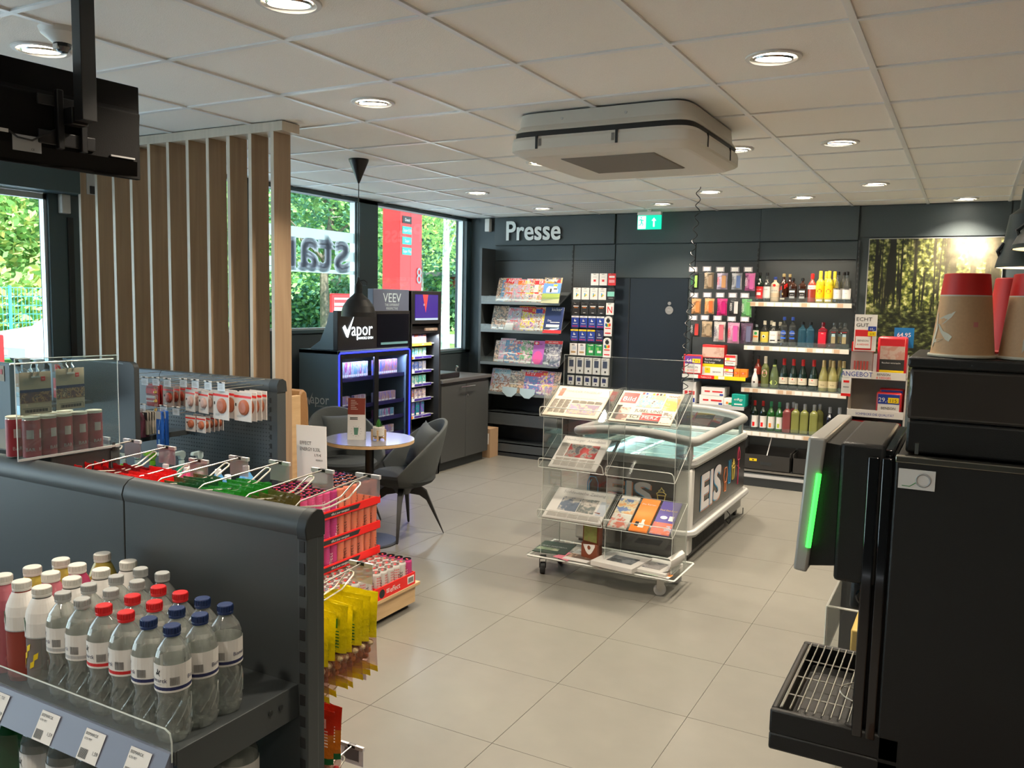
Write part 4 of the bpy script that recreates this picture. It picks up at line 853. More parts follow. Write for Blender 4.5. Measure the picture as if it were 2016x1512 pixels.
B().box(-3.20, 3.05, .147, -2.862, 3.715, .288, mat('brown_carton', (.36, .23, .13), .8)).build('carton', None, 'closed carton under the tall can stack', 'box')
for n_, (y0, y1) in enumerate(((3.055, 3.39), (3.402, 3.737))):
    nm = ('near', 'far')[n_]; tray(-2.853, -2.626, y0, y1, .1465, .068, '%s low red tray of white cans on the birch plinth' % nm, '', True)
    for i in range(4):
        for j in range(6):
            can('white' if not (n_ and j == 5) else 'violet', -2.655 - i * sp, y0 + .03 + j * .0555, .1505, -.9 + random.uniform(-.6, .6), 'can in the %s low tray, %s from near end, %s' % (nm, ORD[j], ('outer row', 'second row in', 'third row in', 'innermost row')[i]), 'cans in the low trays')
t = thing('price_sign', 'white standing price sign with black lettering behind the energy cans', 'sign', (-3.08, 3.42, .7225)); b = B().box(-.10, -.002, 0, .10, .002, .31, paper); b.build('card', t, rot=(0, -.02, .06))
b = B(); b.text('EFFECT', (-.075, -.004, .205), X3, Z3, .027, ink, 'L', .9).text('ENERGY 0,33L', (-.075, -.004, .172), X3, Z3, .027, ink, 'L', .82).text('3,75 €', (.065, -.004, .145), X3, Z3, .018, ink, 'R').text('0250010', (.075, -.004, .12), X3, Z3, .013, ink, 'R'); b.build('lettering', t, rot=(0, -.02, .06))
B().box(-.1, -.03, 0, .1, .02, .003, acryl).build('foot', t)
# ------------------------------------------------------------------ cafe table, chairs, pendant lamp
tt = mat('table_laminate', (.20, .20, .22), .22, spec=.6); t = thing('cafe_table', 'small round cafe table with grey top, wooden edge and black column', 'table', (-3.65, 4.64, 0))
B().lathe([(.310, .738), (.312, .7415), (.0, .742)], 48, tt, cap=False).build('table_top', t); B().lathe([(.300, .715), (.313, .718), (.313, .738), (.30, .739)], 48, birchw).build('wooden_edge', t)
B().lathe([(.03, .02), (.03, .716)], 20, black).build('column', t); B().lathe([(.205, 0), (.205, .008), (.19, .014), (.03, .02)], 40, satin).build('base_plate', t)
fab = mat('grey_fabric', (.085, .095, .095), .95, bump=.6, nscale=420, noise=.12); fabd = mat('dark_seat_fabric', (.045, .052, .055), .95, bump=.6, nscale=420)
def chair(lab, x, y, rz, cush, la=38):
    t = thing('tub_chair', lab, 'chair', (x, y, 0), rz); N, K = 26, 7
    def P(a, v, r_):      # a: -1..1 around the back, v: 0 bottom..1 top ; back is at -x (local), opening to +x
        th = pi + a * radians(112); top = .85 - .37 * abs(a) ** 2.0; z = .385 + (top - .385) * v; R = .19 + .10 * v ** .7 + r_ - .02 * (1 - abs(a)) * v
        return (R * cos(th) * 1.0 - .04 * v * (1 - a * a), R * sin(th) * 1.02, z)
    v = [P(-1 + 2 * i / N, k / K, .016) for i in range(N + 1) for k in range(K + 1)] + [P(-1 + 2 * i / N, k / K, -.016) for i in range(N + 1) for k in range(K + 1)]
    f = []; q = lambda s_, i, k: s_ * (N + 1) * (K + 1) + i * (K + 1) + k
    for i in range(N):
        for k in range(K): f += [(q(0, i, k), q(0, i, k + 1), q(0, i + 1, k + 1), q(0, i + 1, k)), (q(1, i, k), q(1, i + 1, k), q(1, i + 1, k + 1), q(1, i, k + 1))]
        f += [(q(0, i, K), q(1, i, K), q(1, i + 1, K), q(0, i + 1, K)), (q(0, i, 0), q(0, i + 1, 0), q(1, i + 1, 0), q(1, i, 0))]
    for k in range(K): f += [(q(0, 0, k), q(1, 0, k), q(1, 0, k + 1), q(0, 0, k + 1)), (q(0, N, k), q(0, N, k + 1), q(1, N, k + 1), q(1, N, k))]
    o = B().add(v, f, fab).build('back_shell', t); m_ = o.modifiers.new('s', 'SUBSURF'); m_.levels = m_.render_levels = 1
    B().lathe([(0, .36), (.15, .365), (.215, .395), (.235, .42), (.235, .445), (.215, .462), (0, .468)], 32, fabd).build('seat', t)
    B().lathe([(.05, .30), (.09, .35), (.12, .366)], 20, black).build('swivel_hub', t)
    for k in range(4):
        a = radians(la + 90 * k); c, s_ = cos(a), sin(a)
        b = B(); pts = [(.03, .335), (.12, .325), (.17, .29), (.30, .006)]; hw = [.024, .022, .020, .010]; hh = [.03, .035, .035, .006]
        V = []
        for (r_, z), w_, h_ in zip(pts, hw, hh): V += [(r_ * c - s_ * w_, r_ * s_ + c * w_, z + h_), (r_ * c + s_ * w_, r_ * s_ - c * w_, z + h_), (r_ * c + s_ * w_ * .7, r_ * s_ - c * w_ * .7, z - h_ if r_ < .29 else 0), (r_ * c - s_ * w_ * .7, r_ * s_ + c * w_ * .7, z - h_ if r_ < .29 else 0)]
        F = [(0, 1, 2, 3), (15, 14, 13, 12)]
        for j in range(3): F += [(j * 4 + i, j * 4 + 4 + i, j * 4 + 4 + (i + 1) % 4, j * 4 + (i + 1) % 4) for i in range(4)]
        b.add(V, F, satin).build('leg', t, bevel=.004)
    return t
def pillow(lab, loc, rot, s_=.36, tk=.12):
    b = B(); N = 14; 
    for side in (1, -1):
        P = []
        for i in range(N + 1):
            for j in range(N + 1):
                u, v = i / N * 2 - 1, j / N * 2 - 1; k = (1 - u * u) * (1 - v * v); sh = 1 - .06 * (1 - abs(u * v)) * (abs(u) > .99 or abs(v) > .99)
                P.append((u * s_ / 2 * (1 - .07 * (1 - v * v) * abs(u)) , v * s_ / 2 * (1 - .07 * (1 - u * u) * abs(v)), side * tk / 2 * k ** .45))
        b.add(P, [((i * (N + 1) + j, (i + 1) * (N + 1) + j, (i + 1) * (N + 1) + j + 1, i * (N + 1) + j + 1) if side > 0 else (i * (N + 1) + j + 1, (i + 1) * (N + 1) + j + 1, (i + 1) * (N + 1) + j, i * (N + 1) + j)) for i in range(N) for j in range(N)], fab)
    return b.build('cushion', None, lab, 'cushion', loc=loc, rot=rot)
chair('grey fabric tub chair with spider legs right of the cafe table', -3.58, 4.95, radians(228), True, 70)
pillow('grey square cushion leaning in the right tub chair', (-3.475, 5.03, .635), (radians(66), radians(6), radians(-40)), .36, .12)
chair('grey fabric tub chair behind the cafe table, by the vape fridge', -4.22, 5.08, radians(-28), True)
pillow('small grey cushion lying in the rear tub chair', (-4.3, 5.12, .66), (radians(65), 0, radians(60)), .30, .10)
t = thing('menu_card', 'folded menu card with brown top and green cup picture on the cafe table', 'card', (-3.70, 4.56, .7425), radians(28))
B().add([(-.06, -.028, 0), (.06, -.028, 0), (.06, 0, .29), (-.06, 0, .29), (-.06, .028, 0), (.06, .028, 0), (.06, .0012, .29), (-.06, .0012, .29)], [(0, 1, 2, 3), (5, 4, 7, 6), (3, 2, 6, 7)], paper).build('folded_sheet', t, smooth=False)
b = B(); br = mat('red_brown_print', (.22, .035, .02), .5); fn = lambda u, z, e=.001: (u, -.028 + .028 * z / .29 - e, z)
b.add([fn(-.06, .175), fn(.06, .175), fn(.06, .289), fn(-.06, .289)], [(0, 1, 2, 3)], br)
cupg = mat('cup_green', (.10, .24, .17), .5); b.add([fn(-.012, .035), fn(.012, .035), fn(.017, .085), fn(-.017, .085)], [(0, 1, 2, 3)], cupg)
for k in range(6): b.add([fn(-.04, .27 - k * .012, .002), fn(-.04 + .03 + .01 * (k % 3), .27 - k * .012, .002), fn(-.04 + .03 + .01 * (k % 3), .275 - k * .012, .002), fn(-.04, .275 - k * .012, .002)], [(0, 1, 2, 3)], mat('pale_text', (.5, .35, .3), .6))
for k in range(2): b.add([fn(-.045, .15 - k * .01), fn(.01, .15 - k * .01), fn(.01, .156 - k * .01), fn(-.045, .156 - k * .01)], [(0, 1, 2, 3)], ink)
for k in range(12): a = k * pi / 6; b.add([fn(.035 * cos(a) + dx, .06 + .035 * sin(a) + dz) for dx, dz in ((-.004, -.001), (.004, -.001), (.004, .001), (-.004, .001))], [(0, 1, 2, 3)], grey)
b.build('print', t, smooth=False)
t = thing('succulent', 'small green succulent in white pot on wooden legs on the cafe table', 'plant', (-3.555, 4.62, .7425))
pot = mat('textured_white_pot', (.66, .62, .56), .8, bump=.8, nscale=180); B().lathe([(.034, .028), (.040, .034), (.042, .09), (.040, .094), (.036, .094), (.036, .085), (0, .085)], 24, pot, cap=False).build('pot', t)
for k in range(4):
    a = k * pi / 2 + .5; B().at(.046 * cos(a), .046 * sin(a), 0, a).box(-.006, -.006, 0, .006, .006, .075, birchw).build('stand_leg', t)
B().box(-.045, -.005, .015, .045, .005, .027, birchw).box(-.005, -.045, .015, .005, .045, .027, birchw).build('stand_cross', t)
b = B(); lf = mat('succulent_green', (.06, .26, .04), .5)
for k in range(26):
    a = k * 2.4; r_ = .006 + .03 * (k / 26); z = .155 - .055 * (k / 26) ** 1.0; d = Vector((cos(a), sin(a), 0)); n_ = Vector((-sin(a), cos(a), 0)); p = Vector((0, 0, .09)); tip = d * r_ + Vector((0, 0, z)); mid = d * r_ * .55 + Vector((0, 0, .09 + (z - .09) * .45))
    b.add([tuple(p), tuple(mid + n_ * .007), tuple(tip), tuple(mid - n_ * .007), tuple(mid + d * .005)], [(0, 1, 4), (1, 2, 4), (2, 3, 4), (3, 0, 4)], lf)
b.build('leaves', t)
t = thing('pendant_lamp', 'black dome pendant lamp hanging over the cafe table', 'lamp', (-3.72, 4.60, ZC))
B().lathe([(.006, -.16), (.066, -.012), (.068, 0)], 28, black).build('ceiling_cone', t); B().tube([(0, 0, -.15), (0, 0, -.5), (.002, 0, -.80), (0, 0, -.86)], .003, black, 6).build('cord', t)
zl = 1.595 - ZC; b = B().lathe([(.118, zl), (.116, zl + .03), (.105, zl + .072), (.076, zl + .115), (.042, zl + .145), (.028, zl + .16), (.026, zl + .215), (.012, zl + .24), (.006, zl + .27)], 36, satin, cap=False).lathe([(.115, zl), (.113, zl + .03), (.10, zl + .07), (.07, zl + .11), (0, zl + .14)], 36, mat('lamp_inner', (.15, .15, .15), .5), cap=False); b.build('shade', t)
B().tube([(.02, 0, zl + .245), (.05, 0, zl + .25), (.075, 0, zl + .235), (.07, 0, zl + .215), (.04, 0, zl + .215), (.01, 0, zl + .25), (.0, 0, zl + .28)], .0028, black, 6).build('cord_loop', t); B().lathe([(.02, zl + .06), (.028, zl + .1), (.02, zl + .14)], 14, white).build('bulb', t)
# television hanging from the ceiling, seen from behind
t = thing('television', 'black flat television on a ceiling pole seen from behind', 'television', (-2.307, 1.605, ZC), radians(-4.77))
tvp = mat('tv_back_plastic', (.0065, .006, .0058), .8, spec=.15, bump=.1, nscale=300); TX = -.115
b = B(); z0, z1 = 2.092 - ZC, 2.385 - ZC
b.box(TX - .018, -.30, z0, TX, .245, z1, tvp); b.add([(TX, -.29, z0 + .01), (TX, .235, z0 + .01), (TX + .035, .215, z0 + .05), (TX + .035, -.27, z0 + .05), (TX, -.29, z0 + .22), (TX, .235, z0 + .22), (TX + .035, .225, z0 + .20), (TX + .035, -.28, z0 + .20)], [(0, 1, 2, 3), (3, 2, 6, 7), (7, 6, 5, 4), (1, 5, 6, 2), (4, 0, 3, 7)], tvp); b.build('rear_housing', t, bevel=.003)
b = B().box(-.0225, -.0225, z0 + .13, .0225, .0225, 0, satin); b.build('ceiling_pole', t, bevel=.002)
b = B().box(TX + .036, -.10, z0 + .06, TX + .044, .07, z0 + .10, black).box(TX + .036, -.10, z0 + .17, TX + .044, .07, z0 + .2, black).box(TX + .036, -.05, z0 + .05, TX + .055, -.03, z0 + .22, black).box(TX + .036, .02, z0 + .05, TX + .055, .04, z0 + .22, black).box(TX + .05, -.03, z0 + .12, -.02, .02, z0 + .17, black); b.build('wall_mount', t, bevel=.003)
b = B().box(TX + .0355, -.17, z0 + .03, TX + .0365, -.09, z0 + .075, lgrey).box(TX + .0355, -.21, z0 + .075, TX + .0365, -.18, z0 + .085, paper); b.text('CE', (TX + .038, -.115, z0 + .035), Y3, Z3, .008, ink); b.build('rating_label', t)
b = B().tube([(TX + .04, -.18, z0 + .08), (TX + .045, -.16, z0 + .065), (TX + .045, -.12, z0 + .062), (TX + .045, -.1, z0 + .075), (TX + .04, -.04, z0 + .11)], .003, ink, 6).box(TX + .036, .12, z0 + .055, TX + .042, .2, z0 + .06, grey); b.build('cable', t)
# dome camera and small sensor
t = thing('dome_camera', 'white dome security camera on the ceiling at the top left', 'camera', (-2.93, 1.955, ZC)); B().lathe([(.03, -.05), (.07, -.018), (.078, 0)], 28, white).build('housing', t)
B().lathe([(0, -.082), (.018, -.078), (.029, -.062), (.031, -.048)], 20, mat('smoked_dome', (.03, .03, .03), .08, spec=1.)).build('dome', t); B().box(-.012, -.03, -.072, .012, -.02, -.055, steel).build('lens', t)
B().box(-4.915, 8.32, 2.50, -4.855, 8.385, 2.645, white).build('alarm_sensor', None, 'small white motion sensor in the corner above the magazines', 'sensor', bevel=.006)

t = thing('poster_board', 'slate blue poster board with small beige card at the far left edge', 'board', (-3.235, 1.90, 0))
B().box(-.55, 0, 0, 0, .02, 1.447, mat('slate_poster', (.045, .085, .11), .4)).build('board', t, bevel=.003); B().box(-.20, -.002, 1.375, -.035, 0, 1.435, mat('beige_card', (.5, .42, .32), .7)).build('card', t)
b = B().cb(-.06, -.003, 1.412, .03, .001, .02, red); b.build('print', t)
# ------------------------------------------------------------------ vape cabinet, slim tower, cupboard
cabm = mat('cabinet_slate', (.15, .21, .24), .5); ledb = mat('blue_led_strip', (.02, .02, 1), .4, emit=3.0, ecol=(.02, .03, 1)); glowhaze = thin('cabinet_glass', (.86, .90, .96), 1.0, .02)
t = thing('vape_cabinet', 'wide blue lit glass door cabinet with white glowing logo beside the tub chairs', 'cabinet', (-4.54, 5.36, 0)); w = .43; D = 1.01
b = B().box(-w, 0, .0, -.005, .03, 1.285, cabm).box(-w, D - .03, 0, -.005, D, 1.285, cabm).box(-w, .03, 0, -w + .03, D - .03, 1.285, cabm).box(-w, 0, 1.25, -.005, D, 1.285, cabm).box(-w, 0, 0, -.005, D, .10, black).box(-w, .03, .1, -.02, D - .03, .11, black); b.build('carcass', t, bevel=.004)
b = B().prism([(-w + .13, 1.287), (-.05, 1.287), (-.05, 1.60), (-.10, 1.60), (-.13, 1.50), (-.20, 1.36), (-w + .13, 1.30)], .03, cabm, 'y').box(-.06, .0, 1.287, -.008, D, 1.613, satin); b.build('header_box', t, bevel=.004)
scr = mat('dark_screen', (.006, .006, .010), .12, spec=.7); B().box(-.008, .52, 1.30, -.004, D - .02, 1.585, scr).box(-.006, .57, 1.315, -.0025, D - .04, 1.335, mat('screen_strip', (.12, .25, .25), .4, emit=.4)).build('screen', t)
lw = mat('glowing_letters', (.9, .97, 1), .4, emit=2.2, ecol=(.85, .95, 1))
b = B().text('apor', (-.003, .17, 1.405), Y3, Z3, .165, lw, 'L', .92).text('HANDELS GMBH', (-.003, .26, 1.372), Y3, Z3, .030, lw, 'L', .9)
b.add([(-.003, .055, 1.475), (-.003, .085, 1.497), (-.003, .115, 1.45), (-.003, .205, 1.575), (-.003, .125, 1.39), (-.003, .105, 1.395)], [(0, 1, 2, 5), (2, 3, 4, 5)], lw); b.build('glowing_logo', t)
b = B().text('apor', (-.30, -.002, .83), X3, Z3, .12, pl, 'L', .9).text('HANDELS GMBH', (-.23, -.002, .805), X3, Z3, .02, paper, 'L', .9); b.add([(-.345, -.002, .87), (-.33, -.002, .88), (-.318, -.002, .85), (-.275, -.002, .925), (-.31, -.002, .815), (-.322, -.002, .82)], [(0, 1, 2, 5), (2, 3, 4, 5)], paper); b.build('side_lettering', t)
b = B().tube([(0, .008, .10), (0, .008, 1.245), (0, .02, 1.262), (0, D - .02, 1.262), (0, D - .008, 1.245), (0, D - .008, .10)], .006, ledb, 6).tube([(0, .008, .10), (0, D - .008, .10)], .006, ledb, 6); b.build('led_strip', t)
b = B().box(-.012, .02, .11, 0, .05, 1.25, black).box(-.012, D - .05, .11, 0, D - .02, 1.25, black).box(-.014, .475, .11, .002, .535, 1.25, black).box(-.012, .05, 1.215, 0, D - .05, 1.25, black); b.build('door_frame', t)
for y0, y1 in ((.05, .475), (.535, D - .05)): B().box(-.008, y0, .11, -.005, y1, 1.215, glowhaze).build('glass_door', t)
pur = mat('purple_price_strip', (.03, .02, .09), .4)
vp = [cover('vape_pack_' + n, c, 40, .35, (1, 1, .15)) for n, c in (('pink', [(.5, .12, .35), (.1, .3, .4), (.55, .5, .6), (.3, .05, .2)]), ('mixed', [(.05, .3, .12), (.1, .12, .5), (.5, .25, .1), (.5, .12, .3), (.15, .4, .5)]), ('white', [(.5, .45, .6), (.3, .2, .4), (.55, .3, .15), (.6, .6, .7)]))]
def ledlight(nm, loc, size, e, col, parent, rot):
    l = bpy.data.lights.new(nm, 'AREA'); l.shape = 'RECTANGLE'; l.size, l.size_y = size; l.energy = e; l.color = col; o = bpy.data.objects.new('led_light', l); C.objects.link(o); o.parent = parent; o.location = loc; o.rotation_euler = rot
ledlight('cabinet_led', (-.04, D / 2, 1.21), (.03, .9), 7, (.6, .65, 1), t, (0, radians(-20), 0))
for z in (1.04, .80, .655, .50, .34, .18): B().box(-w + .03, .03, z - .012, -.05, D - .03, z, satin).box(-.05, .03, z - .028, -.046, D - .03, z + .006, pur).build('cabinet_shelf', t)
pk = None
def pack(x, y, z, h, wd, m, lab, grp='coloured vape packs in the blue lit cabinet', par=None):
    key = (h, wd, m.name)
    if key not in PK:
        bb = B().box(-.03, -wd / 2, 0, 0, wd / 2, h, m).box(-.0005, -wd * .42, h * .08, .0008, wd * .42, h * .22, paper); o = bb.build('vape_pack', None, lab, 'pack', grp, (x, y, z)); PK[key] = o; return
    o = PK[key].copy(); C.objects.link(o); o.location = (x, y, z); o['label'] = lab; o['group'] = grp
PK = {}; shn = {1.04: 'top', .80: 'second', .655: 'third', .50: 'fourth'}
for z, h, wd, ms in ((1.04, .135, .027, (0, 1)), (.80, .085, .052, (2, 2)), (.655, .075, .058, (2, 0)), (.50, .075, .058, (0, 2))):
    for half, (y0, y1) in enumerate(((5.42, 5.82), (5.905, 6.25))):
        n = int((y1 - y0) / (wd + .0015))
        for k in range(n):
            if z == .80 and half == 0 and k in (3,): continue
            pack(-4.60, y0 + (k + .5) * (wd + .0015), z + .0005, h * (1 if z > 1 else random.choice([1, 1, .8])) if False else h, wd, vp[ms[half]], 'vape pack on the %s shelf of the blue lit cabinet, %s behind the %s door' % (shn[z], ORD[k], ('left', 'right')[half]))
for y in (5.50, 5.62): B().box(0, 0, 0, .08, .11, .05, mat('brown_carton')).build('carton', None, 'small brown carton behind the packs in the blue lit cabinet, %s' % ('left' if y < 5.6 else 'right'), 'box', loc=(-4.80, y, .8))
# slim tower with screen
t = thing('display_tower', 'tall slim lit display tower with screen on top beside the vape cabinet', 'display', (-4.54, 6.38, 0)); w = .36; D = .50
b = B().box(-w, 0, 0, 0, .02, 1.79, satin).box(-w, D - .03, 0, 0, D, 1.50, satin).box(-w, 0, 0, -w + .02, D, 1.79, satin).box(-w, 0, 0, -.0, D, .46, satin).box(-w, 0, 1.40, -.03, D, 1.47, satin); b.build('carcass', t, bevel=.004)
B().box(-w, 0, 1.49, .005, D - .005, 1.80, satin).build('screen_housing', t, bevel=.008); vio = mat('screen_violet', (.03, .015, .12), .2, emit=.45, ecol=(.06, .03, .35))
b = B().box(.005, .05, 1.545, .008, D - .07, 1.765, vio); b.add([(.0095, .17, 1.765), (.0095, .26, 1.765), (.0095, .22, 1.595)], [(0, 1, 2)], mat('screen_red', (.6, .05, .05), .3, emit=.5)); b.box(.008, .05, 1.525, .009, D - .07, 1.545, mat('screen_pale', (.35, .45, .6), .3, emit=.4)); b.text('18', (.0105, .19, 1.66), Y3, Z3, .03, paper); b.build('screen', t)
t2 = thing('brand_header', 'grey blue header board with white capital lettering left of the tower screen', 'sign', (-4.56, 5.84, 1.60)); B().box(-.06, 0, .0, 0, .53, .205, mat('slate_blue_board', (.11, .13, .19), .5)).build('board', t2, bevel=.004)
b = B().text('VEEV', (.002, .27, .09), Y3, Z3, .115, mat('pale_letters', (.55, .68, .72), .4), 'C', 1.05).text('THE DIFFERENT', (.002, .27, .055), Y3, Z3, .032, MT['pale_letters'], 'C', .95).text('PERSPECTIVE', (.002, .27, .022), Y3, Z3, .032, MT['pale_letters'], 'C', .95); b.build('lettering', t2)
b = B().box(-.005, .22, 1.425, .012, .42, 1.45, mat('bronze_print', (.4, .3, .24), .4)); b.text('EXTRA', (.014, .32, 1.427), Y3, Z3, .024, paper); b.build('loose_banner', t)
ledlight('tower_led', (-.03, D / 2, 1.38), (.02, .4), 7, (.75, .88, 1), t, (0, radians(-15), 0)); ledlight('tower_led2', (-.012, .028, .95), (.9, .012), 2.5, (.8, .9, 1), t, (radians(-90), 0, radians(20)) if False else (0, radians(-90), 0)) if 0 else None
vs_ = [mat('pod_' + n, c, .35) for n, c in (('orange', (.6, .2, .12)), ('blue', (.04, .18, .55)), ('navy', (.05, .12, .5)), ('teal', (.0, .40, .33)), ('rose', (.6, .12, .12)), ('deep', (.06, .08, .4)))]
vc = [cover('pod_pack_%d' % k, c, 45, .35) for k, c in enumerate([[(.05, .05, .2), (.55, .12, .06), (.5, .3, .3), (.1, .1, .4)], [(.05, .2, .6), (.1, .45, .5), (.5, .6, .6), (.2, .4, .1)], [(.03, .08, .45), (.1, .2, .6), (.5, .5, .6)], [(0, .35, .25), (.1, .5, .45), (.5, .6, .6)], [(.5, .1, .08), (.6, .5, .5), (.1, .15, .4), (.5, .2, .1)], [(.05, .05, .3), (.2, .1, .5), (.0, .25, .3)]])]
whs = mat('lit_white_strip', (.75, .8, .85), .4)
for k, (z, h) in enumerate(((1.30, .085), (1.175, .085), (1.04, .09), (.91, .085), (.77, .095), (.605, .13))):
    b = B().box(-w + .02, .02, z - .008, -.06, D - .03, z, lgrey); b.build('tower_shelf', t)
    b = B().box(-.06, .02, z - .022, -.055, .42, z + .006, orange if k == 0 else whs); 
    if k: b.box(-.0552, .14, z - .018, -.054, .42, z + .004, mat('violet_strip', (.06, .03, .28), .4))
    if k in (1, 5): b.box(-.0552, .02, z - .018, -.054, .12, z + .004, orange)
    b.text('VEEV', (-.053, .27, z - .014), Y3, Z3, .014, paper); b.build('price_strip', t)
    for j in range(5 if k < 5 else 4):
        y = 6.38 + .055 + j * (.066 if k < 5 else .08); pack(-4.61, y, z + .0005, h, .056, vc[k], 'pod pack in the slim tower, %s shelf from the top, %s from the left' % (ORD[k], ORD[j]), 'pod packs in the slim tower')
# cupboard with worktop
t = thing('cupboard', 'dark grey two door cupboard between the slim tower and the magazine shelf', 'cupboard', (-4.54, 6.90, 0)); cbm = mat('graphite_front', (.050, .052, .052), .5)
B().box(-.58, 0, .09, -.02, .93, .895, cbm).build('carcass', t); B().box(-.54, .02, 0, -.05, .90, .09, anthd).build('plinth', t)
for k, (y0, y1) in enumerate(((.004, .462), (.467, .926))):
    B().box(-.02, y0, .095, 0, y1, .865, cbm).build('door', t, bevel=.002); dd = [o for o in t.children][-1]
    yc = .40 if k == 0 else .53; b = B().tube([(.0, yc - .07, .835), (.028, yc - .07, .835), (.028, yc + .07, .835), (.0, yc + .07, .835)], .006, chrome, 6); b.build('handle', dd)
B().at(.0, .50, .74, 0, 0, pi / 2).lathe([(.009, 0), (.009, .006)], 12, steel).build('lock', t)
B().box(-.60, -.005, .895, .015, .97, .928, mat('worktop_graphite', (.10, .10, .10), .35)).build('worktop', t, bevel=.003)
B().box(-.48, .06, .9285, -.05, .42, .985, black).build('black_box', None, 'flat black machine lying on the worktop beside the tower', 'device', loc=(-4.54, 6.90, 0), bevel=.01)
b = B().tube([(-4.70, 7.42, .93), (-4.70, 7.42, 1.0), (-4.68, 7.40, 1.03), (-4.64, 7.36, 1.03)], .010, chrome, 8).lathe([(.02, 0), (.02, .012), (.012, .014)], 12, chrome, x=-4.70, y=7.42, z=.9285); b.build('water_tap', None, 'small chrome tap on the dark worktop', 'tap')
b = B().box(-.065, -.09, 0, .065, .09, .32, mat('brown_carton')).box(-.03, -.092, .15, .05, -.0901, .27, paper); b.build('standing_carton', None, 'tall narrow brown carton standing between cupboard and magazine shelf', 'box', loc=(-4.60, 7.96, 0), bevel=.002)
# ------------------------------------------------------------------ magazine shelf
t = thing('magazine_shelf', 'anthracite wall rack with four sloping magazine shelves under the press lettering', 'shelf', (-4.80, 8.38, 0)); W_ = .965
b = B().box(-.03, -.30, 0, 0, 0, 2.30, anth); b.build('side_panel', t)
for z in (1.698, 1.388, 1.028, .698):
    dx = .0 if z > 1 else .0
    b = B().add([(0, -.30, z), (W_, -.30, z), (W_, -.02, z + .13), (0, -.02, z + .13), (0, -.30, z - .012), (W_, -.30, z - .012), (W_, -.02, z + .115), (0, -.02, z + .115)], [(0, 1, 2, 3), (7, 6, 5, 4), (0, 4, 5, 1), (1, 5, 6, 2), (3, 7, 4, 0)], anth); b.build('shelf_board', t, smooth=False)
    b = B().box(.0, -.304, z - .014, W_, -.300, z + .016, mat('shelf_lip', (.20, .23, .24), .35)).box(.0, -.303, z + .016, W_, -.301, z + .075, acryl); b.build('shelf_lip', t)
for z, dz in ((.49, .14), (.15, .10)): B().box(0, -.30, z - dz, W_, -.28, z, anth).box(0, -.30, z - .01, W_, 0, z, anth).build('lower_shelf', t)
B().box(0, -.31, 0, W_, 0, .035, anthd).build('plinth', t)
CV = [cover('cover_%d' % k, c, s_, .3) for k, (c, s_) in enumerate([([(.55, .5, .4), (.05, .2, .35), (.5, .12, .05), (.65, .6, .5), (.15, .25, .1)], 26), ([(.06, .12, .35), (.5, .5, .55), (.55, .1, .08), (.6, .5, .15), (.08, .08, .1)], 30), ([(.6, .55, .5), (.6, .3, .35), (.2, .35, .4), (.65, .6, .55), (.3, .15, .1)], 24), ([(.25, .06, .05), (.55, .35, .22), (.08, .07, .07), (.55, .45, .3)], 22), ([(.25, .45, .3), (.6, .65, .5), (.6, .3, .4), (.15, .35, .15)], 22), ([(.6, .06, .05), (.7, .55, .05), (.65, .6, .55), (.5, .1, .3), (.1, .2, .4)], 30), ([(.02, .03, .08), (.12, .12, .18), (.4, .4, .42), (.05, .05, .06)], 18)])]
def magazine(lab, x, z, lean, cv, title=None, tc=paper, w=.205, h=.272, y=8.10, strip=None, extra=None, grp='magazines', curl=0):
    o = thing('magazine', lab, 'magazine', (x, y, z), 0, grp, rot=(-radians(lean), 0, radians(-3)))
    B().box(0, 0, 0, w, .005, h, cv).box(-.0005, .0004, -.0004, w + .0005, .0046, h + .0005, mat('paper_edges', (.6, .58, .54), .8)).build('pages', o)
    b = B()
    if strip: b.box(0, -.0008, h * .80, w, -.0002, h * .98, strip)
    if title: b.text(title, (w * .5, -.0012, h * .84), X3, Z3, min(.052, w * 1.45 / max(len(title), 2) * 1.0), tc, 'C', 1)
    b.cb(w * .22, -.001, h * .1, w * .3, .001, .02, paper); b.cb(w * .6, -.001, h * .42, w * .5, .001, .008, tc)
    if extra: extra(b, w, h)
    b.build('cover_print', o); return o
def van(b, w, h):
    b.cb(w * .5, -.0012, h * .48, w, .001, h * .6, mat('cover_sky', (.10, .22, .50), .4)).cb(w * .5, -.0016, h * .27, w, .001, h * .22, mat('cover_meadow', (.25, .32, .06), .5)).cb(w * .5, -.0016, h * .08, w, .001, h * .16, mat('cover_grass2', (.35, .36, .22), .5))
    b.add([(w * .2, -.003, h * .42), (w * .2, -.003, h * .56), (w * .3, -.003, h * .66), (w * .75, -.003, h * .64), (w * .85, -.003, h * .52), (w * .85, -.003, h * .42)], [tuple(range(6))], paper); b.cb(w * .45, -.0036, h * .5, w * .1, .001, h * .14, ink).cb(w * .7, -.0036, h * .56, w * .2, .001, h * .05, ink)
    b.text('Camper', (w * .42, -.004, h * .85), X3, Z3, .048, paper).cb(w * .4, -.003, h * .8, w * .35, .001, .016, orange).cb(w * .82, -.003, h * .86, w * .2, .001, .03, red).cb(w * .68, -.003, h * .7, w * .22, .001, .02, yellow)
def kick(b, w, h): b.text('kicker', (w * .62, -.003, h * .86), X3, Z3, .050, paper).cb(w * .5, -.0012, h * .06, w, .001, h * .12, red).text('Das', (w * .2, -.003, h * .45), X3, Z3, .03, paper, 'L').cb(w * .5, -.0014, h * .28, w * .7, .001, .03, paper)
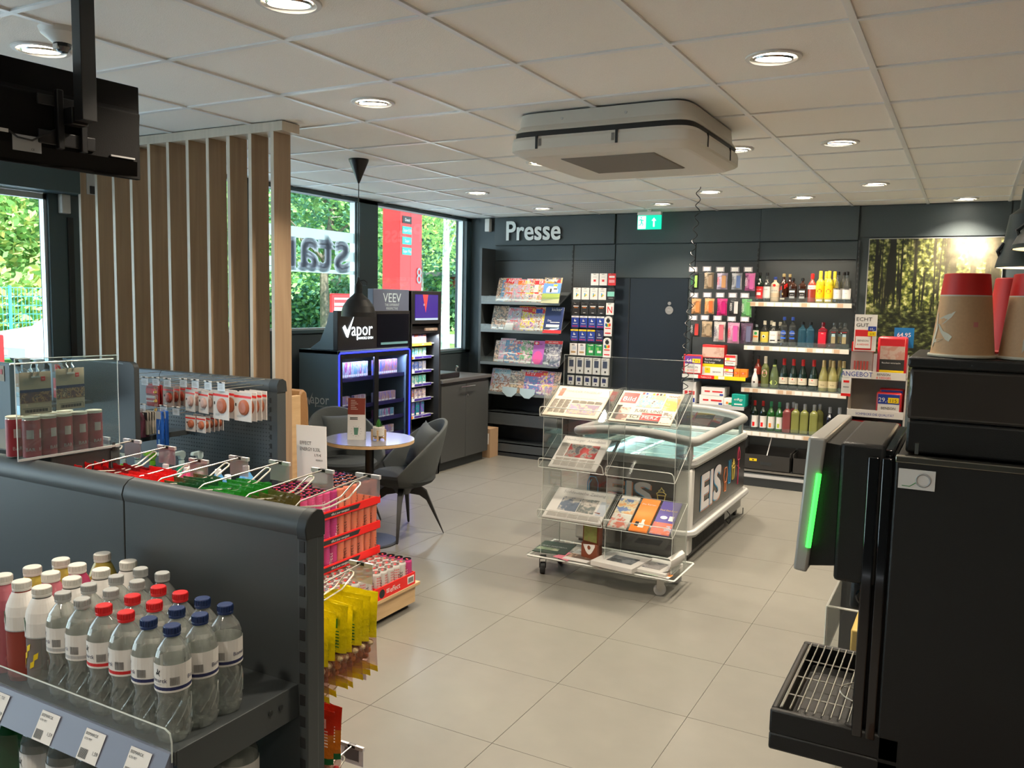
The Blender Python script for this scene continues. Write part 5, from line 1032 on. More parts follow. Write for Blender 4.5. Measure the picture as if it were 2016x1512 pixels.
def spieg(b, w, h):
    b.cb(w * .5, -.001, h * .93, w, .001, h * .12, red).text('DER SPIEGEL', (w * .5, -.003, h * .90), X3, Z3, .022, paper)
    for q, s_ in enumerate(('WIE VIEL', 'KRIEG', 'HÄLT DIE', 'WELT AUS')): b.text(s_, (w * .58, -.003, h * (.66 - q * .12)), X3, Z3, .030, paper)
rows = [(1.705, 17, [(-4.645, 3, None, paper, None), (-4.59, 0, 'AUTO', redb, None), (-4.545, 1, 'AUTO', paper, red), (-4.49, 0, 'MOTO', paper, red), (-4.44, 2, 'PRA', redb, None), (-4.385, 4, 'AUT', paper, orange), (-4.335, 1, 'BIKE', yellow, None), (-4.28, 2, 'REISE', redb, None), (-4.225, 0, 'MOB', redb, None), (-4.17, 4, 'ERT', paper, red), (-4.12, 1, 'TEST', redb, None)]),
        (1.395, 15, [(-4.70, 3, None, paper, None), (-4.61, 2, 'PLA', paper, None), (-4.535, 2, 'Men', redb, None), (-4.37, 5, 'kicker', paper, red), (-4.31, 5, 'BU', yellow, red), (-4.25, 5, 'BUL', yellow, red), (-4.20, 5, 'kicker', paper, red), (-4.15, 2, 'tv', paper, blue), (-4.10, 5, 'SPORT', paper, red), (-4.065, 5, 'SPORT', yellow, red)]),
        (1.035, 15, [(-4.66, 3, 'CICERO', paper, None), (-4.60, 2, None, paper, None), (-4.53, 0, 'Land', paper, None), (-4.46, 4, 'Natur', redb, None), (-4.40, 4, 'Küche', paper, None), (-4.32, 4, 'Garten', ink, None), (-4.25, 2, 'HAUS', ink, MT.get('x')), (-4.18, 6, 'LUST', paper, None)]),
        (.705, 15, [(-4.70, 2, 'P.M.', paper, None), (-4.68, 1, 'GEO', paper, None), (-4.66, 2, 'GEO', paper, mat('pale_cyan', (.3, .5, .55), .4)), (-4.55, 3, 'Landlust', paper, None), (-4.47, 3, 'Landlust', paper, None), (-4.33, 5, 'tv', paper, None), (-4.27, 5, 'TV', paper, red), (-4.19, 5, 'TV', paper, red), (-4.11, 5, 'auf', yellow, None)])]
RN = ['top', 'second', 'third', 'bottom']
for ri, (z, lean, L) in enumerate(rows):
    for k, (x, cv, ti_, tcol, stp) in enumerate(L):
        magazine('magazine on the %s sloping shelf, %s from the left' % (RN[ri], ORD[k]), x, z + random.uniform(0, .006), lean, CV[cv], ti_, tcol, y=8.118 - k * .0035, strip=stp, grp='magazines on the %s shelf' % RN[ri], w=.20 + random.uniform(-.01, .01), h=.268 + random.uniform(-.02, .012))
magazine('blue camper van magazine at the right end of the top shelf', -4.055, 1.706, 17, CV[1], None, w=.215, h=.285, y=8.075, extra=van)
magazine('dark blue football magazine at the right end of the second shelf', -4.03, 1.388, 15, mat('kicker_blue', (.02, .035, .12), .4), None, w=.225, h=.285, y=8.075, extra=kick)
pinkc = mat('violet_cover', (.42, .10, .40), .4)
magazine('violet and pink wellness magazine on the third shelf', -4.165, 1.035, 15, pinkc, 'Airfryer', ink, w=.14, h=.27, y=8.085, extra=lambda b, w, h: b.add([(w * .5 + w * .42 * cos(k * pi / 8), -.002, h * .30 + h * .28 * sin(k * pi / 8)) for k in range(16)], [tuple(range(16))], mat('hot_pink', (.8, .08, .30), .4)).cb(w * .25, -.003, h * .9, w * .45, .001, .035, red).cb(w * .25, -.004, h * .9, w * .3, .001, .009, paper).cb(w * .25, -.004, h * .9, w * .09, .001, .028, paper))
magazine('black news magazine with red title bar at the right of the third shelf', -4.03, 1.035, 15, CV[6], None, w=.215, h=.28, y=8.078, extra=spieg)
magazine('orange cover magazine at the right end of the bottom shelf', -4.03, .705, 15, CV[3], 'W', orange, y=8.085)
for k, (x, z, s_) in enumerate(((-4.50, .72, 'left'), (-4.28, .715, 'right'))): b = B().add([(0, 0, .06), (.19, 0, .055), (.18, -.002, 0), (.12, -.004, -.05), (.06, -.004, -.048), (0, 0, 0)], [(0, 5, 4, 3, 2, 1)], mat('pale_blue_sheet', (.5, .64, .70), .3)); b.v += [(p[0], p[1] + .0015, p[2]) for p in b.v]; b.f += [tuple(i + 6 for i in b.f[0])[::-1]]; b.mi.append(0); b.build('reserved_slip', None, 'pale blue glossy slip hanging over the bottom shelf, %s one' % s_, 'paper', loc=(x, 8.060, z))
magazine('white loose flyer in front of the second shelf', -4.50, 1.395, 15, paper, None, w=.10, h=.09, y=8.083)
# ------------------------------------------------------------------ gift card wall
GC = {}
def gcard(kind, x, z, lab, w=.084, h=.122):
    y = 8.27
    if kind in GC: o = dup(GC[kind], (x, y, z), 0, lab); return
    o = thing('gift_card', lab, 'card', (x, y, z), 0, 'cards and small packs on the peg panel'); GC[kind] = o
    base = {'play': paper, 'white': paper, 'redc': red, 'black': ink, 'game': blue, 'gamey': blue, 'navy': navy, 'green': green, 'tealc': ink, 'N': paper, 'food': paper, 'hang': paper, 'box': mat('pack_pale', (.66, .64, .61), .5), 'boxs': MT.get('pack_pale') or mat('pack_pale', (.52, .50, .47), .5)}[kind]
    b = B(); d = .003 if kind not in ('box', 'boxs') else .03
    if kind == 'hang':
        P = [(-w / 2, -h), (w / 2, -h), (w / 2, -.03)] + [(w / 2 * cos(a * pi / 8), -.03 + .035 * sin(a * pi / 8)) for a in range(1, 8)] + [(-w / 2, -.03)]; b.prism(P, d, base, 'y', -d)
    else: b.box(-w / 2, -d, -h, w / 2, 0, 0, base)
    b.build('card_body', o, bevel=.001); b = B(); y = -d - .001
    q = lambda cx, cz, sx_, sz_, m: b.cb(cx * w, y, -cz * h, sx_ * w, .001, sz_ * h, m)
    q(0, .07, .3, .03, ink)
    if kind == 'play':
        for a_, m in (((-.1, .40, .22, .58), blue), ((-.1, .58, .22, .70), red)): pass
        b.add([(-.12 * w, y, -.42 * h), (.2 * w, y, -.60 * h), (-.12 * w, y, -.60 * h)], [(0, 2, 1)], mat('play_blue', (.05, .3, .7), .4)).add([(-.12 * w, y, -.60 * h), (.2 * w, y, -.60 * h), (-.12 * w, y, -.80 * h)], [(0, 2, 1)], mat('play_green', (.05, .45, .15), .4)).add([(.02 * w, y - .001, -.52 * h), (.28 * w, y - .001, -.61 * h), (.02 * w, y - .001, -.70 * h)], [(0, 2, 1)], yellow).add([(-.12 * w, y - .001, -.80 * h), (.06 * w, y - .001, -.70 * h), (-.0 * w, y - .001, -.66 * h)], [(0, 2, 1)], redb); q(0, .28, .5, .03, grey)
    elif kind == 'white': q(0, .6, .3, .18, red); q(0, .3, .5, .04, lgrey)
    elif kind == 'redc': q(0, .28, .7, .16, paper); q(0, .65, .7, .25, mat('pink_panel', (.7, .3, .32), .4))
    elif kind == 'black': q(0, .33, .7, .08, paper); q(0, .45, .5, .04, orange); q(0, .88, .3, .03, paper)
    elif kind in ('game', 'gamey', 'navy'):
        q(0, .08, 1, .14, yellow if kind == 'gamey' else paper if kind == 'game' else navy); q(0, .44, .26, .10, paper if kind != 'navy' else lgrey); q(-.05, .38, .08, .2, paper if kind != 'navy' else lgrey); q(0, .66, .6, .04, paper)
        for k in range(4): q(-.3 + .2 * k, .88, .12, .10, red)
    elif kind == 'green': q(.1, .65, .5, .2, paper); q(-.1, .4, .3, .25, mat('light_green_p', (.2, .5, .1), .4)); q(.1, .1, .6, .08, paper)
    elif kind == 'tealc': q(0, .5, .9, .4, mat('mint_print', (.25, .62, .5), .4)); q(0, .85, .6, .05, grey)
    elif kind == 'N': b.text('N', (0, y - .001, -.85 * h), X3, Z3, .10, redb, 'C', .8)
    elif kind == 'food': q(0, .75, .6, .15, mat('brown_food', (.45, .28, .12), .5)); q(.1, .4, .5, .3, mat('pale_bluegrey', (.5, .55, .6), .5)); q(0, .15, .4, .04, ink)
    elif kind == 'hang':
        for k, m in enumerate((blue, green, yellow, orange, redb)): q(-.25 + .12 * k, .42 + .03 * (k % 2), .2, .14, m)
        q(0, .60, .7, .05, redb); q(0, .85, .7, .06, MT['redc'] if 'redc' in MT else red); b.add([(.028 * cos(k * pi / 8) * .8, y - .001, -.042 + .028 * sin(k * pi / 8) * .8) for k in range(16)], [tuple(range(16))], ink)
    elif kind in ('box', 'boxs'): q(0, .38, .6, .42, navy if kind == 'boxs' else mat('dark_picture', (.05, .06, .10), .4)); q(.05, .82, .2, .12, ink); q(-.2, .1, .3, .05, grey)
    b.build('print', o); B().tube([(0, .108, -.012), (0, -.05, -.012), (0, -.056, -.004)], .0018, wire, 4).build('peg', o)
cx = [-3.715, -3.617, -3.519, -3.423, -3.325]
spec_ = [(2.03, [None, None, 'white', 'white', 'redc']), (1.878, ['play', 'play', 'play', 'play', 'tealc']), (1.722, ['black'] * 4 + ['N']), (1.578, ['game'] * 4 + [None]), (1.434, ['gamey'] * 3 + ['navy', None]), (1.282, ['food', 'food', 'green', 'green', None]), (1.135, ['box'] * 5), (.935, ['boxs'] * 5)]
NM = {'white': 'white card with red mark', 'redc': 'red and white card', 'play': 'white card with coloured triangle', 'tealc': 'black card with mint field', 'black': 'black card with orange line', 'N': 'white card with big red N', 'game': 'blue card with white top', 'gamey': 'blue card with yellow top', 'navy': 'navy card', 'food': 'pale card with food picture', 'green': 'green card', 'box': 'phone accessory box', 'boxs': 'short accessory box'}
for ri, (z, ks) in enumerate(spec_):
    for k, kd in enumerate(ks):
        if kd: gcard(kd, cx[k] - (.006 * ri if True else 0), z, '%s, %s row of the peg panel, %s from left' % (NM[kd], ORD[ri], ORD[k]), *( (.084, .175) if kd == 'box' else (.072, .10) if kd == 'boxs' else (.088, .125)))
gcard('hang', -3.352, 1.578, 'upper long door hanger card with paint splash on the peg panel', .09, .205); gcard('hang', -3.356, 1.350, 'lower long door hanger card with paint splash on the peg panel', .09, .205)
for k, x in enumerate((-3.72, -3.62, -3.52)): gcard('boxs', x, .62, 'short accessory box low on the peg panel behind the newspaper rack, %s from left' % ORD[k])
# ------------------------------------------------------------------ tobacco pegs and low shelves
TB = None
def tbag(x, z, w, h, c1, c2, word, wc, lab, n=3):
    t_ = thing('tobacco_accessory_bag', lab, 'bag', (x, 8.12, z), 0); b = B(); m1 = foilm('tb_%d' % int(abs(x * 1000) + z * 7), c1, .35)
    b.at(0, 0, 0, radians(-8)); bag_mesh(b, w, h, .045, [(0, m1)], int(z * 100), 5, 6); b.build('bag_body', t_)
    b = B().at(0, 0, 0, radians(-8)); m2 = mat('tbp_%d' % int(abs(x * 1000) + z * 7), c2, .4); b.box(.005, -.027, -h * .9, w * .42, -.024, -h * .15, m2)
    b.text(word, (-w * .16, -.030, -h * .5), Z3, -X3, h * .19, wc, 'C', .9)
    if word: b.v = b.v
    b.build('print', t_)
    B().tube([(-.01, .24, .005), (-.01, -.02, .005), (-.01, -.045, .02)], .002, wire, 4).build('peg', t_)
    b = B().cb(-.012, -.048, .035, .082, .002, .048, tagp).cb(-.012, -.0495, .034, .06, .001, .036, paper); b.build('price_tag', t_)
W1, K1 = (.55, .52, .5), (.03, .03, .03)
TBL = [(-2.39, 2.03, .075, .155, K1, (.3, .6, .1), 'GIZEH', green, 'black and green'), (-2.255, 2.035, .10, .155, (.40, .30, .19), (.3, .2, .12), 'GIZEH', ink, 'brown kraft'), (-2.125, 2.03, .11, .155, (.5, .42, .55), (.5, .25, .1), 'GIZEH', redb, 'orange and violet'), (-1.985, 2.03, .105, .155, (.42, .42, .44), (.10, .15, .32), 'GIZEH', ink, 'grey blue'), (-1.86, 2.03, .10, .165, (.5, .12, .28), (.55, .1, .3), 'GIZEH', paper, 'magenta'),
       (-2.37, 1.78, .10, .145, (.6, .3, .12), (.55, .2, .05), 'OCB', paper, 'pale orange'), (-2.24, 1.785, .10, .15, (.65, .35, .15), (.65, .12, .02), 'GIZEH', orange, 'bright orange'), (-2.115, 1.785, .105, .16, (.62, .02, .18), (.45, .0, .12), 'GIZEH', ink, 'hot pink'), (-1.995, 1.785, .10, .155, K1, W1, 'GIZEH', paper, 'black and silver'), (-1.88, 1.785, .10, .17, (.15, .42, .15), (.12, .35, .1), 'GIZEH', paper, 'green'),
       (-2.37, 1.56, .10, .15, K1, (.5, .04, .03), 'GIZEH', paper, 'black with red'), (-2.255, 1.565, .11, .155, (.42, .31, .19), (.35, .25, .15), 'GIZEH', ink, 'tan'), (-2.13, 1.565, .12, .195, W1, (.55, .12, .15), 'GIZEH', navy, 'white long'), (-1.995, 1.56, .12, .20, (.6, .3, .42), (.6, .08, .3), 'GIZEH', redb, 'pink long'), (-1.87, 1.56, .12, .2, (.10, .05, .09), (.12, .12, .2), '', paper, 'dark violet')]
for k, (x, z, w, h, c1, c2, wd, wc, cn_) in enumerate(TBL): tbag(x, z, w, h, c1, c2, wd, wc, '%s rolling accessory bag hanging %s in the %s row of tobacco pegs' % (cn_, ORD[k % 5], ('upper', 'middle', 'lower')[k // 5]))
t = thing('tobacco_shelf', 'narrow wall shelf with red and yellow price strip under the hanging bags', 'shelf', (-2.47, 8.38, 0)); b = B().box(0, -.30, 1.02, .62, 0, 1.035, anth).box(0, -.30, .735, .62, 0, .75, anth).box(0, -.3, .45, .62, 0, .465, anth).box(0, -.30, .0, .62, 0, .10, anthd); b.build('shelf_board', t)
b = B().box(0, -.305, 1.005, .16, -.30, 1.04, paper).box(.16, -.305, 1.005, .32, -.30, 1.04, redb).box(.32, -.305, 1.005, .62, -.30, 1.04, yellow).box(0, -.305, .72, .62, -.30, .755, lgrey); b.box(.36, -.307, 1.01, .42, -.305, 1.036, paper).text('TABACCO', (.24, -.307, 1.012), X3, Z3, .022, paper).build('price_strip', t)
def board(name, lab, cat, x, y, z, w, h, base, fn, tk=.01, bev=.004, rz=0, grp=None):
    o = thing(name, lab, cat, (x, y, z), rz, grp); B().box(-w / 2, 0, 0, w / 2, tk, h, base).build('body', o, bevel=bev); b = B(); fn(b, w, h); b.build('print', o); return o
def bh(price, qty, ptop=blue, word=True):
    def f(b, w, h):
        b.box(-w * .42, -.001, h * .06, w * .42, 0, h * .92, paper).box(-w * .42, -.0018, h * .52, w * .42, -.001, h * .92, ptop)
        b.text(price, (-w * .20, -.003, h * .60), X3, Z3, h * .26, paper).cb(w * .18, -.0025, h * .68, w * .42, .001, h * .22, yellow).text(qty, (w * .18, -.0035, h * .60), X3, Z3, h * .20, ink)
        b.text('BENSON', (0, -.003, h * .30), X3, Z3, h * .15, ink, 'C', .95).text('& HEDGES', (0, -.003, h * .13), X3, Z3, h * .15, redb, 'C', .8)
    return f
board('tobacco_sign', 'red rimmed price sign 64 at the left end of the tobacco shelf', 'sign', -2.37, 8.085, 1.045, .19, .19, red, bh('64', '315', mat('violet_p', (.15, .05, .3), .4)), bev=.02)
board('warning_pack', 'large pack with black smoking warning panel and hand picture on the tobacco shelf', 'pack', -2.18, 8.11, 1.037, .215, .30, red, lambda b, w, h: (b.box(-w / 2, -.001, h * .38, w / 2, 0, h * .58, ink), b.text('Rauchen schädigt', (0, -.002, h * .495), X3, Z3, .025, paper, 'C', .9), b.text('Ihre Lunge', (-.03, -.002, h * .405), X3, Z3, .025, paper), b.box(-w / 2, -.001, h * .60, w / 2, 0, h * .92, cover('hand_picture', [(.3, .1, .06), (.5, .3, .24), (.6, .42, .35)], 8)), b.box(-w / 2, -.001, h * .28, w / 2, 0, h * .38, yellow), b.box(-w / 2, -.001, .0, w / 2, 0, h * .28, paper), b.box(-w * .35, -.002, h * .08, -w * .1, -.001, h * .26, yellow), b.text('39,-', (-w * .22, -.003, h * .17), X3, Z3, .02, navy), b.text('BENSON', (w * .2, -.003, h * .10), X3, Z3, .02, ink)), .12)
for k, (x, z, s_) in enumerate([(-2.015, 1.037, 'lower left'), (-2.01, 1.145, 'upper left')]): board('cigarette_pack', 'white and red cigarette carton on the tobacco shelf, %s' % s_, 'pack', x, 8.10, z, .10, .10, paper, lambda b, w, h: (b.box(-w / 2, -.001, h * .75, w / 2, 0, h, red), b.box(-w / 2, -.001, h * .40, w / 2, 0, h * .46, red), b.text('Rauchen', (0, -.002, h * .2), X3, Z3, .02, ink), b.cb(-.02, -.001, h * .62, .03, .001, .02, yellow)), .08, .001)
for k, x in enumerate((-1.945, -1.875)): board('orange_pack', 'orange cube pack at the right of the tobacco shelf, %s one' % ('left', 'right')[k], 'pack', x, 8.10, 1.037, .066, .078, orange, lambda b, w, h: (b.cb(0, -.001, h * .5, w * .7, .001, h * .3, mat('orange_dark', (.75, .12, .01), .4)), b.text('O', (-.005, -.002, h * .4), X3, Z3, .02, paper)), .06, .001)
for k, (x, z, w, h, s_) in enumerate([(-2.175, .752, .24, .088, 'lower'), (-2.165, .842, .23, .08, 'upper'), (-2.40, .752, .13, .21, 'standing left')]): board('cigarette_carton', 'white carton with red marks on the low tobacco shelf, %s' % s_, 'box', x, 8.10, z, w, h, paper, lambda b, w, h: (b.box(-w * .35, -.001, h * .4, -w * .12, 0, h * .58, red), b.box(-w * .02, -.001, h * .4, w * .42, 0, h * .58, red), b.box(w * .3, -.001, h * .05, w * .45, 0, h * .25, blue)), .2, .002)
board('refill_tray', 'teal cardboard tray of lighters at the right of the low tobacco shelf', 'box', -1.91, 8.09, .752, .13, .12, mat('teal_carton', (.0, .28, .22), .5), lambda b, w, h: (b.text('enRgy', (0, -.002, h * .5), X3, Z3, .034, paper), b.cb(0, -.001, h * .2, w * .6, .001, .012, paper)), .14)
board('white_tray', 'open white carton of small packs beside the teal tray', 'box', -2.01, 8.10, .752, .085, .075, paper, lambda b, w, h: (b.cb(-.01, -.001, h * .4, .02, .001, .02, orange), b.cb(.02, -.001, h * .3, .03, .001, .02, green)), .14)
# ------------------------------------------------------------------ liquor shelf
t = thing('liquor_shelf', 'dark wall shelf with four rows of liquor and wine bottles', 'shelf', (-1.87, 8.38, 0)); W_ = .925
stripm = mat('lit_price_strip', (.62, .56, .48), .5); tanp = mat('tan_price_gap', (.50, .34, .22), .6)
LZ = [(1.765, -.005), (1.350, -.012), (.945, -.02), (.530, -.0)]
for k, (z, dx) in enumerate(LZ):
    B().box(dx, -.27, z - .02, W_, 0, z, anth).build('shelf_board', t)
    b = B().box(dx, -.285, z - .045, W_, -.27, z - .003, stripm); rnd = random.Random(k)
    x = dx + .03
    while x < W_ - .07:
        if rnd.random() < .7: b.box(x, -.2865, z - .042, x + .062, -.285, z - .007, paper)
        else: b.box(x, -.286, z - .042, x + .05, -.285, z - .007, tanp)
        x += .078
    b.build('price_strip', t)
    B().box(dx, -.284, z - .003, W_, -.281, z + .045, acryl).build('clear_guard', t)
    ledlight('shelf_led', (W_ / 2, -.255, z - .023), (.8, .02), .55, (1, .85, .65), t, (radians(18), 0, 0))
ledlight('shelf_led', (W_ / 2, -.26, 2.15), (.8, .02), 1.2, (1, .85, .65), t, (radians(18), 0, 0))
b = B().box(0, -.30, .0, W_, 0, .075, anthd).box(0, -.30, .075, W_, -.0, .12, anth).box(0, -.305, .085, W_, -.30, .115, lgrey).box(0, -.27, .135, W_, -.25, .155, steel).box(0, -.25, .12, W_, 0, .16, anth); b.build('base', t)
for k, (x0, x1, s_) in enumerate(((.02, .47, 'left'), (.49, .91, 'right'))):
    o = thing('black_crate', 'open black cardboard crate on the lowest liquor shelf, %s one' % s_, 'crate', (-1.87 + x0, 8.10, .1605)); w = x1 - x0; bk = mat('black_cardboard', (.022, .020, .018), .8)
    B().box(0, 0, 0, w, .006, .145, bk).box(0, .24, 0, w, .246, .2, bk).box(0, 0, 0, .006, .246, .18, bk).box(w - .006, 0, 0, w, .246, .18, bk).box(0, 0, 0, w, .24, .004, bk).box(w * .38, -.001, .05, w * .62, .0, .08, anthd).build('cardboard', o)
    B().add([(w * .5, .01, .14), (w * .52, .01, .14), (w * .52, .2, .30), (w * .5, .2, .30)], [(0, 1, 2, 3)], lgrey).build('divider', o)
    if k == 0: B().box(.07, -.002, .08, .14, -.0005, .105, yellow).cb(.105, -.003, .092, .015, .001, .01, ink).build('yellow_label', o)
glc = thin('liquor_glass_clear', (.72, .74, .72), 2.4, .05, .04, (.5, .5, .48)); gbl = thin('liquor_glass_blue', (.45, .68, .80), 2.2, .05, .12, (.12, .35, .50))
def gl(n, c): return mat('liquor_' + n, c, .10, spec=.8)
dkg, brn, amb, sek, grn_, oliv, ros, wht = gl('darkgreen', (.008, .016, .010)), gl('brown', (.035, .012, .006)), gl('amber', (.35, .05, .03)), gl('sekt', (.006, .016, .012)), gl('green', (.02, .10, .02)), gl('olive', (.13, .15, .05)), gl('rose', (.20, .05, .05)), gl('yellowgreen', (.20, .21, .06))
goldf = mat('gold_foil_cap', (.55, .42, .20), .35, .7); redf = mat('red_foil_cap', (.38, .02, .02), .35, .4); silc = mat('silver_cap', (.35, .37, .40), .35, .6); crm = mat('cream_bottle', (.55, .42, .28), .4); cream = mat('cream_label', (.58, .53, .42), .6); greenf = mat('green_foil_cap', (.02, .16, .07), .4)
def bottle(lab, x, z, h, r, g, cap, kind='std', lm=paper, lz=(.14, .50), deco=None, y=8.20, caph=.10, sq=None, back=False, neck=None):
    key = (h, r, g.name, cap.name, kind, lm.name if lm else '', lz); 
    if key in BT: dup(BT[key], (x, y, z + .0005), random.uniform(-.1, .1), lab); return
    o = thing('liquor_bottle', lab, 'bottle', (x, y, z + .0005), 0, 'bottles on the liquor shelf'); BT[key] = o; q = h
    if kind == 'std': P = [(r * .9, 0), (r, .01), (r, q * .58), (r * .92, q * .65), (r * .5, q * .74), (r * .36, q * .79), (r * .34, q * .93)]
    elif kind == 'slope': P = [(r * .9, 0), (r, .01), (r, q * .40), (r * .9, q * .52), (r * .55, q * .70), (r * .38, q * .80), (r * .36, q * .93)]
    elif kind == 'squat': P = [(r * .9, 0), (r, .01), (r, q * .66), (r * .9, q * .72), (r * .4, q * .79), (r * .34, q * .82), (r * .34, q * .92)]
    B().lathe(P, 18, g, sq=sq, cap=True).build('glass', o)
    c0 = q * (1 - caph) - .004 if kind != 'sekt' else q * .6
    B().lathe([(r * .40, c0), (r * .42, c0 + .004), (r * .40, q - .003), (r * .3, q)], 14, cap).build('cap', o)
    if caph > .2: 
        pass
    if lm:
        b = B(); R = r * 1.02
        if sq: b.box(-r * .8, -r * 1.01 - .001, q * lz[0], r * .8, -r * 1.0, q * lz[1], lm)
        else: b.lathe([(R, q * lz[0]), (R, q * lz[1])], 20, lm, cap=False)
        fnc = lambda u, v: (((R + .0006) * sin(u / R), -(R + .0006) * cos(u / R), v) if not sq else (u, -r * 1.01 - .002, v))
        if deco: deco(b, fnc, q, r)
        b.build('label', o, smooth=False)
    return o
BT = {}
def rect(b, f, x0, x1, z0, z1, m, n=4):
    for i in range(n): a, c = x0 + (x1 - x0) * i / n, x0 + (x1 - x0) * (i + 1) / n; b.add([f(a, z0), f(c, z0), f(c, z1), f(a, z1)], [(0, 1, 2, 3)], m)
def disc(b, f, cz, rr, m, e=1.): b.add([f(rr * cos(k * pi / 6), cz + rr * e * sin(k * pi / 6)) for k in range(12)], [tuple(range(12))], m)
def word(s_, z, sz, m): return lambda b, f, h, r: b.textf(s_, lambda u, v: f(u, h * z + v), m, sz)
def multi(*a): return lambda b, f, h, r: [q(b, f, h, r) for q in a]
z1 = LZ[0][0]
bottle('dark bottle with red label at the left end of the top shelf', -1.786, z1, .275, .036, dkg, black, lm=red, lz=(.1, .52), deco=multi(word('KABANES', .40, .014, paper), lambda b, f, h, r: (rect(b, f, -.02, .02, h * .22, h * .32, paper), disc(b, f, h * .62, .010, paper))))
bottle('clear bottle with white label and dark neck, second on the top shelf', -1.719, z1, .275, .035, glc, black, lm=paper, lz=(.12, .52), deco=multi(word('SILVER', .40, .012, ink), lambda b, f, h, r: disc(b, f, h * .62, .010, paper)))
bottle('cream coloured bottle with blue cap on the top shelf', -1.642, z1, .235, .040, crm, mat('cap_deep_blue', (.02, .04, .18), .4), 'squat', cream, (.35, .6), deco=multi(word('BATIDA', .42, .016, navy), lambda b, f, h, r: disc(b, f, h * .66, .013, redb)))
bottle('brown whisky bottle with slanted red label and gold cap on the top shelf', -1.565, z1, .265, .038, brn, goldf, lm=None)
b = B(); R = .0395; b.add([(R * sin(a), -R * cos(a), z) for a, z in ((-1.2, .10), (-.4, .11), (.5, .125), (1.2, .14), (1.2, .175), (.5, .16), (-.4, .145), (-1.2, .135))], [(0, 1, 6, 7), (1, 2, 5, 6), (2, 3, 4, 5)], redb).cb(0, -R, .075, .012, .001, .02, goldf).cb(0, -R, .03, .04, .001, .014, cream); b.build('slanted_label', [o for o in C.objects if o.get('label', '').startswith('brown whisky')][0])
bottle('gold capped bottle behind the slanted red label whisky', -1.525, z1, .265, .036, brn, goldf, lm=None, y=8.28)
for k, x in enumerate((-1.479, -1.393)): bottle('square whiskey bottle with black label on the top shelf, %s one' % ('left', 'right')[k], x, z1, .225, .037, brn, black, 'squat', ink, (.14, .55), deco=multi(lambda b, f, h, r: (rect(b, f, -.024, .024, h * .40, h * .48, paper), rect(b, f, -.022, .022, h * .16, h * .24, lgrey)), word('JACK', .29, .014, paper)), sq=4)
bottle('pink gin bottle with red cap on the top shelf', -1.308, z1, .265, .038, amb, redb, lm=paper, lz=(.46, .60), deco=word('GORDON', .50, .010, redb), caph=.16)
for k, (x, y) in enumerate(((-1.235, 8.19), (-1.159, 8.19), (-1.20, 8.28), (-1.125, 8.28))): bottle('yellow rum bottle with round red emblem on the top shelf, %s' % ('front left', 'front right', 'back left', 'back right')[k], x, z1, .29, .037, gl('yellow_rum', (.62, .50, .03)), mat('yellow_cap', (.8, .58, .05), .35), lm=yellow, lz=(.12, .54), caph=.2, y=y, deco=lambda b, f, h, r: (disc(b, f, h * .36, .021, redb), disc(b, lambda u, v: tuple(Vector(f(u, v)) * 1.0 + Vector((0, -.001, 0))), h * .36, .012, yellow), rect(b, f, -.028, .028, h * .04, h * .10, paper)))
for k, (x, y) in enumerate(((-1.082, 8.19), (-1.005, 8.19), (-1.045, 8.28))): bottle('clear rum bottle with black scalloped white label on the top shelf, %s' % ('left', 'right end', 'behind')[k], x, z1, .285, .036, glc, black, 'slope', paper, (.12, .46), y=y, deco=multi(lambda b, f, h, r: rect(b, f, -.03, .03, h * .42, h * .47, ink), word('BRUGAL', .43, .009, paper), word('carta', .3, .009, redb)))
z2 = LZ[1][0]
bottle('green herbal liqueur bottle with orange label at the left of the second shelf', -1.794, z2, .195, .033, dkg, silc, 'squat', cream, (.14, .72), sq=4, deco=lambda b, f, h, r: (rect(b, f, -.022, .022, h * .38, h * .46, orange), disc(b, f, h * .58, .014, green)))
for k, (x, y) in enumerate(((-1.717, 8.19), (-1.672, 8.28))): bottle('bottle with yellow label and cream cap on the second shelf, %s' % ('front', 'behind')[k], x, z2, .235, .036, glc, cream, 'std', mat('yellow_label', (.62, .48, .06), .5), (.12, .55), y=y, deco=lambda b, f, h, r: (disc(b, f, h * .36, .016, paper), disc(b, lambda u, v: tuple(Vector(f(u, v)) + Vector((0, -.001, 0))), h * .36, .008, ink)), caph=.15)
for k, (x, y) in enumerate(((-1.633, 8.19), (-1.59, 8.28))): bottle('vodka bottle with white label and cream cap on the second shelf, %s' % ('front', 'behind')[k], x, z2, .225, .038, glc, cream, 'std', paper, (.12, .62), y=y, deco=multi(lambda b, f, h, r: (disc(b, f, h * .45, .022, lgrey, .5), rect(b, f, -.024, .024, h * .20, h * .25, ink)), word('vodka', .43, .012, redb)), caph=.15)
for k, x in enumerate((-1.540, -1.462)): bottle('clear vodka bottle with blue badge and blue cap, %s one' % ('left', 'right')[k], x, z2, .275, .036, glc, mat('cap_royal_blue', (.03, .07, .35), .35), 'squat', None, (.2, .5)) 
for o in [q for q in C.objects if q.get('label', '').startswith('clear vodka bottle with blue badge')]:
    b = B(); f = lambda u, v: (.037 * sin(u / .037), -.037 * cos(u / .037), v); disc(b, f, .125, .025, mat('royal_blue', (.02, .10, .55), .4)); b.textf('WODKA', lambda u, v: tuple(Vector(f(u, .118 + v)) * 1.01), paper, .014); rect(b, f, -.024, .024, .07, .085, mat('royal_blue')); b.build('badge', o)
for k, x in enumerate((-1.371, -1.299)): bottle('pale blue square gin bottle on the second shelf, %s one' % ('left', 'right')[k], x, z2, .235, .037, gbl, black, 'squat', None, sq=4)
